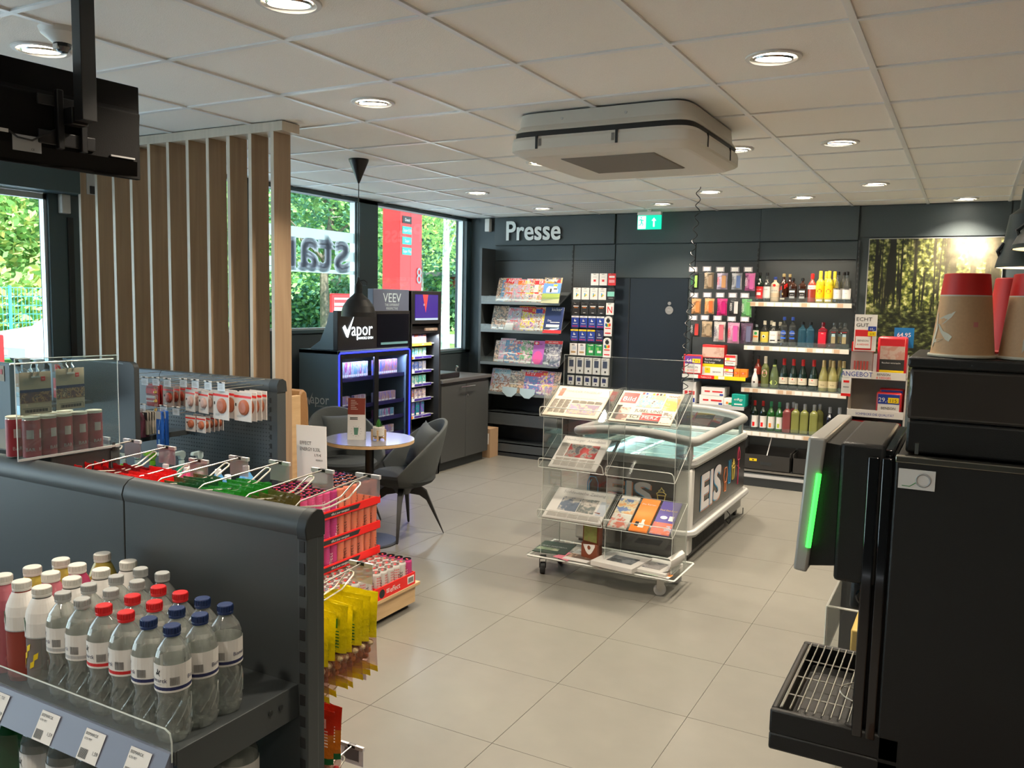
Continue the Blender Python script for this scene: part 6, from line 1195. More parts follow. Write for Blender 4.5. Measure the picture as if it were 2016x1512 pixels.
bottle('dark red gin bottle with black cap on the second shelf', -1.190, z2, .235, .042, gl('wine', (.13, .008, .015)), gl('wine', (.13, .008, .015)), 'squat', mat('crimson_label', (.5, .01, .03), .4), (.14, .62), sq=4, deco=word('GIN', .55, .012, paper))
for k, (x, y) in enumerate(((-1.091, 8.19), (-.999, 8.19), (-1.05, 8.28))): bottle('clear square tequila bottle with golden picture label, %s' % ('left', 'right end', 'behind')[k], x, z2, .235, .042, glc, glc if k < 2 else glc, 'squat', None, y=y, sq=4)
for o in [q for q in C.objects if q.get('label', '').startswith('clear square tequila')]:
    b = B().cb(0, -.0425, .08, .035, .001, .07, mat('agave_picture', (.30, .24, .12), .5)).cb(0, -.0435, .12, .03, .001, .025, mat('pale_blue_p', (.3, .42, .45), .5)).cb(0, -.0425, .155, .06, .001, .012, ink); b.text('TEQUILA', (0, -.0445, .145), X3, Z3, .010, redb); b.build('picture_label', o)
z3 = LZ[2][0]
bottle('small white bottle in front at the left of the third shelf', -1.775, z3, .18, .031, mat('white_bottle', (.62, .58, .55), .35), mat('white_bottle'), 'slope', mat('white_bottle'), (.2, .4), deco=lambda b, f, h, r: disc(b, f, h * .3, .009, brn), y=8.14)
bottle('dark red aperitif bottle behind the small white one', -1.775, z3, .30, .036, amb, black, lm=ink, lz=(.2, .4), y=8.26)
bottle('wine bottle with round rose label on the third shelf', -1.694, z3, .30, .038, oliv, cream, lm=None, caph=.22)
bottle('pale green sparkling bottle with lime diamond label', -1.606, z3, .275, .042, gl('palegreen', (.10, .13, .06)), dkg, 'slope', None, caph=.16)
for lab, fn in (('wine bottle with round rose', lambda b: (b.add([(.039 * sin(.026 * cos(k * pi / 6) / .039), -.039 * cos(.026 * cos(k * pi / 6) / .039), .14 + .036 * sin(k * pi / 6)) for k in range(12)], [tuple(range(12))], mat('rose_label', (.62, .42, .36), .5)), b.text('ALLINI', (0, -.041, .138), X3, Z3, .013, redb))), ('pale green sparkling', lambda b: (b.add([(-.036, -.030, .055), (-.02, -.041, .034), (.02, -.041, .034), (.036, -.030, .055), (.02, -.041, .076), (-.02, -.041, .076)], [tuple(range(6))], mat('lime_label', (.42, .52, .14), .5)), b.cb(0, -.02, .215, .026, .02, .012, mat('lime_label'))))):
    o = [q for q in C.objects if q.get('label', '').startswith(lab)][0]; b = B(); fn(b); b.build('label', o)
for k, x in enumerate((-1.521, -1.434, -1.349, -1.252)): bottle('black sparkling wine bottle with red foil neck, %s of four' % ORD[k], x, z3, .288, .041, sek, redf, 'slope', cream, (.17, .39), caph=.40, deco=multi(lambda b, f, h, r: disc(b, f, h * .34, .006, redb), word('Rotkäppchen', .24, .010, brn)))
for k, (x, y) in enumerate(((-1.162, 8.19), (-1.080, 8.19), (-1.12, 8.29), (-1.04, 8.29))): bottle('golden sparkling wine bottle with gold foil neck, %s' % ('front left', 'front right', 'back left', 'back right')[k], x, z3, .29, .041, gl('goldgreen', (.22, .20, .07)), goldf, 'slope', mat('gold_cream_label', (.45, .38, .22), .5), (.12, .34), caph=.40, y=y, deco=word('Mumm', .2, .012, brn))
for o in [q for q in C.objects if 'foil neck' in q.get('label', '')]: B().lathe([(.0315, .155), (.026, .168), (.022, .182)], 18, cream, cap=False).build('neck_label', o)
bottle('green sparkling wine bottle at the right end of the third shelf', -.992, z3, .29, .040, gl('palegreen2', (.05, .08, .05)), goldf, 'slope', ink, (.15, .35), caph=.35)
z4 = LZ[3][0]
for k, (x, g, cp, lc) in enumerate(((-1.775, dkg, redf, redb), (-1.696, dkg, redf, redb), (-1.620, grn_, greenf, orange), (-1.543, grn_, greenf, mat('lime_p', (.4, .5, .05), .4)))): bottle('wine bottle with cut label and %s spot, %s from left, lowest bottle shelf' % (('red', 'red', 'orange', 'lime')[k], ORD[k]), x, z4, .285, .036, g, cp, 'std', paper, (.1 + .001 * k, .50), caph=.16, deco=lambda b, f, h, r, lc=lc: (rect(b, f, -.010, .012, h * .14, h * .28, lc), rect(b, f, -.036, -.020, h * .1, h * .5, g)))
for k, (x, g, y) in enumerate(((-1.468, ros, 8.19), (-1.389, wht, 8.19), (-1.309, wht, 8.19), (-1.225, wht, 8.19), (-1.43, ros, 8.29), (-1.19, wht, 8.29))): bottle('%s wine bottle with silver cap on lowest bottle shelf, %s' % ('rose' if g is ros else 'pale green', ('front', 'front left', 'front middle', 'front right', 'behind', 'behind right')[k]), x, z4, .285, .038, g, silc, 'squat', None, caph=.18, y=y, sq=5)
for k, x in enumerate((-1.087, -1.004)): bottle('black wine bottle with grey cap at the right of the lowest bottle shelf, %s one' % ('left', 'right')[k], x, z4, .275, .037, gl('blackwine', (.008, .009, .014)), silc, 'std', gl('blackwine', (.008, .009, .014)), (.2, .5), caph=.2, deco=word('MASTER', .46, .009, lgrey))
# forest mural
def forest():
    m = bpy.data.materials.new('forest_photo_print'); m.use_nodes = True; nt = m.node_tree; N = nt.nodes; L = nt.links; p = N['Principled BSDF']; p.inputs['Roughness'].default_value = .35
    tc = N.new('ShaderNodeTexCoord')
    def mp(sc): q = N.new('ShaderNodeMapping'); q.inputs['Scale'].default_value = sc; L.new(tc.outputs['Object'], q.inputs[0]); return q
    def noise(src, s_, d=4, ds=0): q = N.new('ShaderNodeTexNoise'); q.inputs['Scale'].default_value = s_; q.inputs['Detail'].default_value = d; q.inputs['Distortion'].default_value = ds; L.new(src.outputs[0], q.inputs['Vector']); return q
    def ramp(src, *e):
        q = N.new('ShaderNodeValToRGB'); el = q.color_ramp.elements
        while len(el) < len(e): el.new(.5)
        for i, (a, c) in enumerate(e): el[i].position = a; el[i].color = (*c, 1)
        L.new(src, q.inputs[0]); return q
    def mix(f, a, b_, t_='MIX'): q = N.new('ShaderNodeMixRGB'); q.blend_type = t_; L.new(f, q.inputs[0]) if not isinstance(f, float) else setattr(q.inputs[0], 'default_value', f); L.new(a, q.inputs[1]); L.new(b_, q.inputs[2]); return q
    leaf = ramp(noise(mp((1, 1, 1)), 26, 6).outputs[0], (.38, (.012, .018, .008)), (.47, (.06, .075, .018)), (.55, (.22, .24, .05)), (.62, (.50, .48, .22)))
    trunk = ramp(noise(mp((9, 1, .45)), 1.6, 3, .3).outputs[0], (.42, (0, 0, 0)), (.47, (1, 1, 1)))
    thin_ = ramp(noise(mp((34, 1, 1.0)), 1.3, 3, .4).outputs[0], (.40, (0, 0, 0)), (.44, (1, 1, 1)))
    tr = mix(1., trunk.outputs[0], thin_.outputs[0], 'MULTIPLY'); dark = N.new('ShaderNodeRGB'); dark.outputs[0].default_value = (.012, .013, .009, 1)
    up = mix(tr.outputs[0], dark.outputs[0], leaf.outputs[0])
    vs = N.new('ShaderNodeVectorMath'); vs.operation = 'DISTANCE'; vs.inputs[1].default_value = (.02, 0, 2.27); mpp = mp((1, .0, 1)); L.new(mpp.outputs[0], vs.inputs[0])
    sun = ramp(vs.outputs['Value'], (.0, (.9, .9, .9)), (.08, (.5, .5, .5)), (.25, (.12, .12, .12)), (.6, (0, 0, 0))); hot = N.new('ShaderNodeRGB'); hot.outputs[0].default_value = (.85, .75, .50, 1)
    ns = mix(1., sun.outputs[0], ramp(noise(mp((1, 1, 1)), 9, 5).outputs[0], (.3, (.35, .35, .35)), (.6, (1, 1, 1))).outputs[0], 'MULTIPLY')
    up2 = mix(ns.outputs[0], up.outputs[0], hot.outputs[0])
    sx = N.new('ShaderNodeSeparateXYZ'); L.new(tc.outputs['Object'], sx.inputs[0]); zz = N.new('ShaderNodeMath'); zz.operation = 'MULTIPLY_ADD'; zz.inputs[1].default_value = 2.2; zz.inputs[2].default_value = -3.75; L.new(sx.outputs['Z'], zz.inputs[0])
    nz = noise(mp((1, 1, 1)), 7, 5); ad = N.new('ShaderNodeMath'); ad.operation = 'ADD'; L.new(zz.outputs[0], ad.inputs[0]); L.new(nz.outputs[0], ad.inputs[1]); g = ramp(ad.outputs[0], (.45, (0, 0, 0)), (.65, (1, 1, 1)))
    ground = ramp(noise(mp((1, 1, 1.6)), 20, 6).outputs[0], (.42, (.008, .010, .005)), (.55, (.035, .04, .012)), (.64, (.12, .14, .05)))
    fin = mix(g.outputs[0], ground.outputs[0], up2.outputs[0]); L.new(fin.outputs[0], p.inputs['Base Color']); return m
t = thing('forest_mural', 'large forest photograph with low sun on the wall behind the cups', 'picture', (0, YB - .012, 0)); B().box(-.855, -.006, .95, .21, 0, 2.352, forest()).build('photo_panel', t)
B().box(-.860, -.009, .945, -.854, .0, 2.357, lgrey).box(.21, -.009, .945, .215, 0, 2.357, lgrey).box(-.86, -.009, 2.352, .215, 0, 2.358, lgrey).build('edge_profile', t)
# coiled cable
b = B(); P = []
for k in range(420):
    z = ZC - k * (ZC - 1.02) / 420; a = k * .62; rr = .016 + .012 * (k / 420); sw = .02 * sin(k * .035)
    P.append((-1.975 - .055 * (k / 420) + sw * .3 + rr * cos(a * .42), 6.69 + rr * sin(a * .42), z))
b.tube(P, .0035, black, 5); b.build('coiled_cable', None, 'black coiled cable hanging from the ceiling in front of the tobacco pegs', 'cable')
# ------------------------------------------------------------------ ice cream freezer
t = thing('ice_cream_freezer', 'black and grey ice cream chest freezer with sliding glass lid behind the newspaper rack', 'freezer', (-1.55, 5.36, 0)); W_ = .83; D = 1.56
frg = mat('freezer_grey', (.30, .30, .29), .4); frl = mat('freezer_pale', (.52, .51, .48), .4); fb = mat('freezer_black_panel', (.022, .021, .020), .22, spec=.6); ice = mat('freezer_liner', (.60, .72, .72), .5)
b = B().box(-W_ + .02, .02, .17, -.02, D - .02, .18, frg).box(-W_ + .01, .01, .18, -.01, D - .01, .30, frl).box(-W_ + .01, .01, .30, -W_ + .05, D - .01, .64, fb).box(-.05, .01, .30, -.01, D - .01, .64, fb).box(-W_ + .05, .01, .30, -.05, .05, .64, fb).box(-W_ + .05, D - .05, .30, -.05, D - .01, .64, fb).box(-W_ + .05, .05, .29, -.05, D - .05, .31, ice)
b.build('cabinet_body', t); b = B().box(-W_ + .04, .04, .31, -W_ + .055, D - .04, .66, ice).box(-.055, .04, .31, -.04, D - .04, .66, ice).box(-W_ + .05, .04, .31, -.05, .055, .66, ice).box(-W_ + .05, D - .055, .31, -.05, D - .04, .66, ice); b.build('liner', t)
B().box(-.010, .10, .245, -.004, D - .02, .625, fb).build('side_panel', t); B().box(-W_ + .12, .003, .03, -.10, .012, .535, fb).build('front_panel', t)
for x in (-W_ + .0, -.105): B().box(x, -.002, .05, x + .105, .10, .64, frl).build('corner_post', t, bevel=.02)
b = B().box(-W_ + .02, .03, .03, -.015, 1.0, .18, mat('vent_grey', (.07, .068, .064), .6))
for k in range(38): b.box(-.015, .12 + k * .023, .055, -.012, .128 + k * .023, .165, ink)
b.box(-W_ + .03, 1.02, .07, -.02, D - .02, .20, frg); b.build('machine_compartment', t)
def ring(b, x0, y0, x1, y1, z, r, m, rad=.07, zc=0., n=8):
    P = []
    for cx_, cy_, a0 in ((x1 - rad, y0 + rad, -pi / 2), (x1 - rad, y1 - rad, 0), (x0 + rad, y1 - rad, pi / 2), (x0 + rad, y0 + rad, pi)):
        for k in range(6): a = a0 + k * pi / 10; P.append((cx_ + rad * cos(a), cy_ + rad * sin(a), z))
    Q = []
    for i in range(len(P)):
        p, q = P[i], P[(i + 1) % len(P)]; Q.append(p)
        if (Vector(p) - Vector(q)).length > .3:
            for k in range(1, 6): f_ = k / 6; Q.append((p[0] + (q[0] - p[0]) * f_, p[1] + (q[1] - p[1]) * f_, z))
    Q = [(p[0], p[1], p[2] + zc * (1 - ((p[0] - (x0 + x1) / 2) / ((x1 - x0) / 2)) ** 2)) for p in Q]
    b.tube(Q, r, m, n, closed=True); return b
b = ring(B(), -W_ - .02, -.035, .02, D + .02, .205, .026, frg); b.build('bumper_rail', t); b = ring(B(), -W_ - .022, -.04, .022, D + .022, .215, .016, frl); b.build('bumper_insert', t)
b = ring(B(), -W_ + .01, .01, -.005, D - .01, .665, .028, frg); b.build('tub_rim', t); b = ring(B(), -W_ + .012, .0, .0, D, .69, .012, frl); b.build('rim_trim', t)
lidz = .80
b = ring(B(), -W_ - .015, -.02, .01, D - .10, lidz + .02, .032, mat('handle_grey', (.22, .22, .21), .45), .09, .045, 10); b.build('handle_rail', t)
for x in (-W_ + .01, -.035): B().box(x, .0, .66, x + .03, .05, lidz + .03, frg).box(x, D - .16, .66, x + .03, D - .12, lidz + .03, frg).build('lid_post', t, bevel=.006)
fg = thin('freezer_glass', (.84, .93, .92), .6, .02, .03, (.6, .75, .75))
b = B().box(-.018, .05, .69, -.014, D - .15, lidz + .01, fg).box(-W_ + .014, .05, .69, -W_ + .018, D - .15, lidz + .01, fg).box(-W_ + .05, .008, .69, -.06, .012, lidz + .02, fg); b.build('side_glass', t)
def lidg(y0, y1, z): 
    n = 8; v = []
    for k in range(n + 1): x = -W_ + .02 + (W_ - .04) * k / n; v += [(x, y0, z + .045 * (1 - (2 * k / n - 1) ** 2)), (x, y1, z + .045 * (1 - (2 * k / n - 1) ** 2))]
    return B().add(v, [(2 * k, 2 * k + 2, 2 * k + 3, 2 * k + 1) for k in range(n)], fg)
lidg(.02, D * .52, lidz + .008).build('sliding_lid', t); lidg(D * .46, D - .12, lidz + .022).build('sliding_lid', t)
for x in (-W_ * .5 - .2, -W_ * .5 + .2): B().tube([(x, .06, .60), (x, D - .1, .60)], .008, mat('freezer_led', (.7, .9, 1), .4, emit=1.6), 5).build('light_tube', t) if x < -.5 else None
ledlight('freezer_light', (-W_ + .07, D / 2, .64), (1.2, .015), 2.6, (.8, .93, 1), t, (0, 0, pi / 2))
b = B(); ww = mat('white_wire', (.65, .72, .72), .4)
for k in range(6):
    y = .08 + k * .235
    b.tube([(-W_ + .07, y, .62), (-.07, y, .62)], .003, ww, 4).tube([(-W_ + .07, y, .62), (-W_ + .07, y, .36)], .003, ww, 4)
for k in range(4): b.tube([(-W_ + .07 + k * .23, .08, .62), (-W_ + .07 + k * .23, D - .1, .62)], .003, ww, 4)
for k in range(26): b.tube([(-W_ + .07 + .69 * k / 25, .08, .62), (-W_ + .07 + .69 * k / 25, .085, .40)], .0016, ww, 3)
for k in range(5): b.tube([(-W_ + .07, .08, .60 - k * .04), (-.07, .08, .60 - k * .04)], .0016, ww, 3)
b.build('wire_basket', t)
icp = cover('ice_pack', [(.55, .05, .05), (.7, .65, .6), (.25, .08, .3), (.6, .2, .1), (.1, .15, .4)], 22)
rnd = random.Random(3); icb = None
for k in range(30):
    x, y = -2.30 + rnd.random() * .66, 5.50 + (k / 30) * 1.2; z = .40 + .10 * (k / 30) + rnd.random() * .03; lab = 'wrapped ice cream in the chest freezer, %s from the %s end' % (ORD[k % 15], 'front' if k < 15 else 'far')
    if icb is None: b = B(); b.at(0, 0, 0, 0, -pi / 2); bag_mesh(b, .07, .17, .03, [(0, icp)], 5, 4, 6); icb = b.build('wrapped_ice_cream', None, lab, 'ice cream', 'ice creams in the chest freezer', (x, y, z), .3)
    else: o = icb.copy(); C.objects.link(o); o.location = (x, y, z); o.rotation_euler = (0, 0, rnd.uniform(-1, 1)); o['label'] = lab; o['group'] = 'ice creams in the chest freezer'
def neon(b, o_, U, V, m, pts, r=.0035, sx=1): o_ = Vector(o_); U = Vector(U); V = Vector(V); b.tube([tuple(o_ + U * p[0] * sx + V * p[1]) for p in pts], r, m, 4)
ny, nb, no, nr = mat('line_yellow', (.65, .50, .08), .4), mat('line_blue', (.05, .30, .55), .4), mat('line_orange', (.60, .20, .08), .4), mat('line_red', (.55, .04, .10), .4); eisw = mat('eis_white', (.62, .60, .60), .4)
def eis(b, o_, U, w, h):
    U = Vector(U); nrm = U.cross(Z3)
    for dx, dz, m, e in ((.012, -.012, no, .001), (-.010, -.006, nb, .0016), (0, 0, eisw, .003)):
        fit(b, 'EIS', tuple(Vector(o_) + U * dx * w * 2.2 + Vector((0, 0, dz * w * 2.2)) + nrm * e), U, Z3, w, h, m, .010 * w / .5)
def cone(b, o_, U, s_, m, r=.0035):
    neon(b, o_, U, Z3, m, [(p[0] * s_, p[1] * s_) for p in ((-.5, .0), (.5, 0), (.3, -1.3), (-.3, -1.3), (-.5, 0))], r); neon(b, o_, U, Z3, m, [(p[0] * s_, p[1] * s_) for p in ((-.5, 0), (-.6, .2), (-.3, .4), (-.35, .55), (-.1, .7), (0, 1), (.15, .75), (.35, .6), (.3, .4), (.6, .2), (.5, 0))], r); neon(b, o_, U, Z3, m, [(-.3 * s_, .4 * s_), (.3 * s_, .45 * s_)], r)
b = B(); eis(b, (-.585, .0015, .375), (1, 0, 0), .31, .135); cone(b, (-.20, 0, .44), X3, .055, ny); neon(b, (-.70, 0, .40), X3, Z3, nb, [(-.04, -.12), (-.04, .07), (-.02, .11), (.02, .11), (.04, .07), (.04, -.12), (-.04, -.12)]); neon(b, (-.70, 0, .40), X3, Z3, nb, [(-.025, -.1), (-.025, .06), (-.01, .09)], .003); b.build('front_print', t)
b = B(); eis(b, (-.0035, .27, .315), (0, 1, 0), .50, .235); cone(b, (-.002, 1.16, .46), Y3, .07, ny); neon(b, (-.002, .92, .44), Y3, Z3, no, [(-.03, .06), (-.05, .0), (-.03, -.05), (.03, -.05), (.05, .0), (.03, .06), (-.03, .06)]); neon(b, (-.002, .92, .44), Y3, Z3, no, [(-.02, -.05), (-.02, -.12), (.02, -.12), (.02, -.05)])
neon(b, (-.002, 1.04, .44), Y3, Z3, nb, [(-.025, .1), (-.025, -.08), (.025, -.08), (.025, .1)]); neon(b, (-.002, 1.32, .50), Y3, Z3, nr, [(-.03, .0), (-.03, .06), (0, .1), (.03, .06), (.03, 0), (-.03, 0)]); neon(b, (-.002, 1.32, .50), Y3, Z3, nr, [(0, 0), (0, -.2)]); neon(b, (-.002, 1.32, .50), Y3, Z3, nr, [(-.05, -.04), (.05, -.08)]); b.build('side_print', t)
for x in (-W_ + .06, -.06):
    for y in (.10, D - .06): B().at(x, y, .035, 0, 0, pi / 2).lathe([(.034, -.012), (.034, .012)], 16, ink).build('castor', t)
b = B().tube([(-.012, 1.0, .16), (.015, 1.03, .12), (.02, 1.06, .06), (0, 1.08, .03), (-.05, 1.2, .02), (.01, 1.5, .02), (.01, 1.5, .07)], .004, ink, 5); b.build('power_cable', t); B().box(-.02, .0, .06, .0, .008, .16, paper).build('rating_plate', t)
# ------------------------------------------------------------------ acrylic newspaper rack
t = thing('newspaper_rack', 'clear acrylic newspaper rack on castors in front of the freezer', 'rack', (-1.90, 4.80, 0)); AX0, AX1 = -.47, .49
ac = thin('rack_acrylic', (.94, .955, .95), 1.5, .02, .012, (.7, .75, .73)); ed = mat('rack_edge', (.62, .64, .60), .15, spec=.8)
def sheet(x0, y0, z0, x1, y1, z1, nm='acrylic_sheet'):
    b = B().box(x0, y0, z0, x1, y1, z1, ac); r = .0017; c = [(x, y, z) for x in (x0, x1) for y in (y0, y1) for z in (z0, z1)]; d = [abs(x1 - x0), abs(y1 - y0), abs(z1 - z0)]; k = d.index(min(d))
    if k == 0: P = [(x0, y0, z0), (x0, y1, z0), (x0, y1, z1), (x0, y0, z1)]
    elif k == 1: P = [(x0, y0, z0), (x1, y0, z0), (x1, y0, z1), (x0, y0, z1)]
    else: P = [(x0, y0, z0), (x1, y0, z0), (x1, y1, z0), (x0, y1, z0)]
    b.tube(P, r, ed, 4, closed=True); return b.build(nm, t)
b = B().box(AX0, -.19, .115, AX1, .21, .135, ac); ring(b, AX0, -.19, AX1, .21, .125, .006, ed, .01, 0, 4); b.build('base_plate', t)
for x in (-.40, .035, .455): sheet(x, -.14, .136, x + .005, .135, 1.20, 'upright_panel')
sheet(-.40, .14, .136, .46, .145, 1.385, 'rear_panel')
for k, (zf, zb) in enumerate(((1.018, 1.187), (.697, .868), (.372, .525))):
    for x0, x1 in ((-.41, .03), (.04, .47)):
        y0, y1 = -.18, .09; b = B().add([(x0, y0, zf), (x1, y0, zf), (x1, y1, zb), (x0, y1, zb), (x0, y0, zf - .004), (x1, y0, zf - .004), (x1, y1, zb - .004), (x0, y1, zb - .004)], [(0, 1, 2, 3), (7, 6, 5, 4)], ac)
        b.tube([(x0, y0, zf), (x1, y0, zf), (x1, y1, zb), (x0, y1, zb)], .0022, ed, 4, closed=True)
        b.add([(x0 + .01, y0, zf), (x1 - .01, y0, zf), (x1 - .01, y0 - .02, zf + .055), (x0 + .01, y0 - .02, zf + .055)], [(0, 1, 2, 3)], ac); b.tube([(x0 + .002, y0, zf), (x0 + .006, y0 - .014, zf + .045), (x0 + .014, y0 - .02, zf + .058), (x0 + .03, y0 - .021, zf + .062), (x1 - .03, y0 - .021, zf + .062), (x1 - .014, y0 - .02, zf + .058), (x1 - .006, y0 - .014, zf + .045), (x1 - .002, y0, zf)], .0028, ed, 5)
        for x in (x0, x1): b.add([(x, y0, zf), (x, y1, zb), (x, y1, zb + .04), (x, y0, zf + .05)], [(0, 1, 2, 3)], ac)
        b.build('sloping_tray', t)
for x, y, m in ((-.39, -.125, ink), (.385, -.12, lgrey), (-.39, .14, ink), (.40, .14, lgrey)):
    an = radians(-62 if x > 0 else 25); hz = m if x < 0 else steel; wd = .018 if x < 0 else .011
    b = B().at(x, y, .038, an); b.box(-wd - .004, -.022, .005, -wd, .022, .066, hz).box(wd, -.022, .005, wd + .004, .022, .066, hz).box(-wd - .004, -.028, .064, wd + .004, .028, .076, hz)
    b.at(x, y, .038, an, 0, pi / 2).lathe([(.030, -wd + .001), (.037, -wd + .003), (.037, wd - .003), (.030, wd - .001)], 24, m); b.lathe([(.013, -wd - .001), (.013, wd + .001)], 12, steel); b.at(); b.build('castor', t)
b = B()
for k in range(9): 
    for x0 in (-.455, .36): b.box(x0 + k * .009, -.1915, .117, x0 + .004 + k * .009, -.1905, .133, paper)
b.build('painted_edge_glints', t)  # white bars painted as glints on the clear base edge
news = mat('newsprint', (.56, .50, .41), .85); newsw = mat('newsprint_white', (.58, .56, .53), .85); ntx = mat('news_text_grey', (.30, .27, .23), .9)
def paper_on(lab, x0, x1, y0, zf, zb, y1, fn, m=news, tk=.010, name='newspaper', yo=0.0):
    """folded paper lying on a sloping tray; local u across, v up the slope"""
    L = math.hypot(y1 - y0, zb - zf); a = math.atan2(zb - zf, y1 - y0); o = thing(name, lab, name if name != 'magazine' else 'magazine', (x0, y0 + .004, zf + .004), rot=(a, 0, 0)); w = x1 - x0
    B().box(0, 0, 0, w, L * .93, tk, m).build('pages', o, bevel=.003); b = B(); fn(b, w, L * .93, tk + .0006); b.build('print', o); return o
def R(b, x0, y0, x1, y1, z, m): b.box(x0, y0, z, x1, y1, z + .0005, m)
def cols(b, x0, x1, y0, y1, z, n, m=ntx):
    w = (x1 - x0) / n
    for i in range(n):
        k = 0; y = y0
        while y < y1: R(b, x0 + w * i + .002, y, x0 + w * (i + 1) - .002 - (.01 if k % 7 == 6 else 0), y + .0016, z, m); y += .0042; k += 1
foto = lambda n, c, s_=14: cover('photo_' + n, c, s_, .6)
fn1 = lambda b, w, h, z: (b.text('BUXTEHUDER TAGEBLATT', (w * .47, h * .80, z + .0006), X3, Y3, .030, grey, 'C', .86), R(b, w * .84, h * .70, w * .97, h * .92, z, lgrey), R(b, .03, h * .66, .06, h * .92, z, mat('brown_pic', (.35, .15, .1), .8)), b.text('Wie unsichtbar ist die Armut im Landkreis', (w * .5, h * .60, z + .0006), X3, Y3, .015, grey, 'C', .9), cols(b, .02, w * .38, .03, h * .55, z, 3), R(b, w * .40, .03, w * .93, h * .42, z, foto('purple', [(.10, .07, .10), (.25, .2, .3), (.4, .3, .2), (.2, .14, .2)])), cols(b, w * .40, w * .95, h * .45, h * .54, z, 4))
paper_on('local newspaper lying in the upper left tray of the acrylic rack', -2.295, -1.925, 4.62, 1.018, 1.187, 4.89, fn1)
def fn2(b, w, h, z):
    R(b, w * .04, h * .60, w * .30, h * .93, z, redb); b.text('Bild', (w * .17, h * .66, z + .001), X3, Y3, .060, paper, 'C', .95); R(b, w * .33, h * .50, w * .74, h * .90, z, foto('politics', [(.10, .14, .2), (.5, .32, .2), (.12, .3, .38), (.55, .45, .35), (.06, .06, .08)])); R(b, w * .76, h * .44, w * .98, h * .84, z, foto('fire', [(.6, .05, .02), (.7, .3, .05), (.7, .45, .2)])); b.text('PENNY', (w * .87, h * .87, z + .001), X3, Y3, .022, redb)
    for k in range(7): R(b, w * (.34 + .056 * k), h * .91, w * (.375 + .056 * k), h * .97, z, (redb, blue, lgrey, yellow, redb, ink, orange)[k])
    b.text('JUBEL UND', (w * .57, h * .34, z + .001), X3, Y3, .036, ink, 'C', .95); R(b, w * .48, h * .10, w * .80, h * .32, z, redb); b.text('SCH', (w * .40, h * .13, z + .001), X3, Y3, .040, ink, 'C'); b.text('MERZ', (w * .64, h * .13, z + .002), X3, Y3, .040, paper, 'C'); R(b, w * .28, h * .03, w * .80, h * .09, z, ink); R(b, w * .10, h * .05, w * .27, h * .45, z, foto('face', [(.5, .25, .15), (.55, .4, .3), (.2, .1, .08)])); cols(b, .01, w * .12, .02, h * .52, z, 1, ink); R(b, w * .82, h * .05, w * .97, h * .38, z, foto('face2', [(.45, .25, .18), (.6, .5, .4), (.15, .12, .1)]))
paper_on('tabloid newspaper with red square title in the upper right tray', -1.855, -1.47, 4.62, 1.018, 1.187, 4.89, fn2)
fn3 = lambda b, w, h, z: (b.text('Hamburger  Abendblatt', (w * .5, h * .85, z + .0006), X3, Y3, .032, grey, 'C', .88), R(b, w * .22, h * .35, w * .85, h * .76, z, foto('crowd', [(.03, .03, .03), (.4, .05, .05), (.3, .28, .25), (.12, .12, .13)])), cols(b, .02, w * .9, .02, h * .30, z, 5), cols(b, .01, w * .2, h * .35, h * .76, z, 1))
paper_on('newspaper with dark crowd photo in the middle left tray', -2.245, -1.925, 4.62, .697, .868, 4.89, fn3, newsw)
fn4 = lambda b, w, h, z: (b.text('Süddeutsche Zeitung', (w * .5, h * .84, z + .0006), X3, Y3, .036, grey, 'C', .95), R(b, w * .18, h * .28, w * .50, h * .72, z, foto('blue1', [(.03, .04, .06), (.12, .15, .2), (.4, .38, .35)])), R(b, w * .51, h * .28, w * .80, h * .72, z, foto('blue2', [(.04, .05, .05), (.15, .17, .16), (.42, .38, .34)])), cols(b, .02, w * .95, .02, h * .24, z, 5), R(b, w * .84, h * .26, w * .98, h * .7, z, mat('pale_blue_col', (.42, .45, .50), .8)))
paper_on('broadsheet newspaper with two portrait photos in the lower left tray', -2.28, -1.885, 4.62, .372, .525, 4.89, fn4, newsw)
paper_on('leaflet with landscape pictures in the lower right tray, left one', -1.84, -1.72, 4.62, .372, .525, 4.89, lambda b, w, h, z: (R(b, 0, h * .45, w, h * .9, z, foto('land', [(.12, .2, .05), (.5, .25, .1), (.5, .45, .3), (.1, .15, .3)])), R(b, 0, 0, w, h * .42, z, foto('land2', [(.15, .3, .08), (.5, .5, .45), (.45, .12, .08)]))), newsw, name='leaflet')
paper_on('orange brochure with white figure in the lower right tray, middle one', -1.705, -1.59, 4.62, .372, .525, 4.89, lambda b, w, h, z: (b.text('Die Karten', (w * .5, h * .8, z + .0006), X3, Y3, .02, paper), R(b, w * .2, h * .15, w * .4, h * .28, z, ink), R(b, w * .4, h * .12, w * .7, h * .25, z, paper), R(b, w * .5, h * .25, w * .65, h * .36, z, paper)), orange, name='brochure')
paper_on('violet brochure with round white badge in the lower right tray, right one', -1.575, -1.455, 4.62, .372, .525, 4.89, lambda b, w, h, z: (b.text('Find Out Loud', (w * .5, h * .7, z + .0006), X3, Y3, .018, yellow), R(b, 0, 0, w, h * .35, z, foto('party', [(.15, .1, .3), (.6, .15, .08), (.4, .4, .5)])), b.add([(w * .4 + .022 * cos(k * pi / 8), h * .5 + .014 * sin(k * pi / 8), z + .001) for k in range(16)], [tuple(range(16))], paper), R(b, w * .66, h * .42, w * .9, h * .56, z, paper)), mat('violet_brochure', (.10, .07, .30), .4), name='brochure')
def flat(lab, x, y, w, h, rz, m, fn, z=.1362, tk=.006, name='magazine'):
    o = thing(name, lab, name, (x, y, z), rz); B().box(0, 0, 0, w, h, tk, m).build('pages', o, bevel=.0015); b = B(); fn(b, w, h, tk + .0005); b.build('print', o)
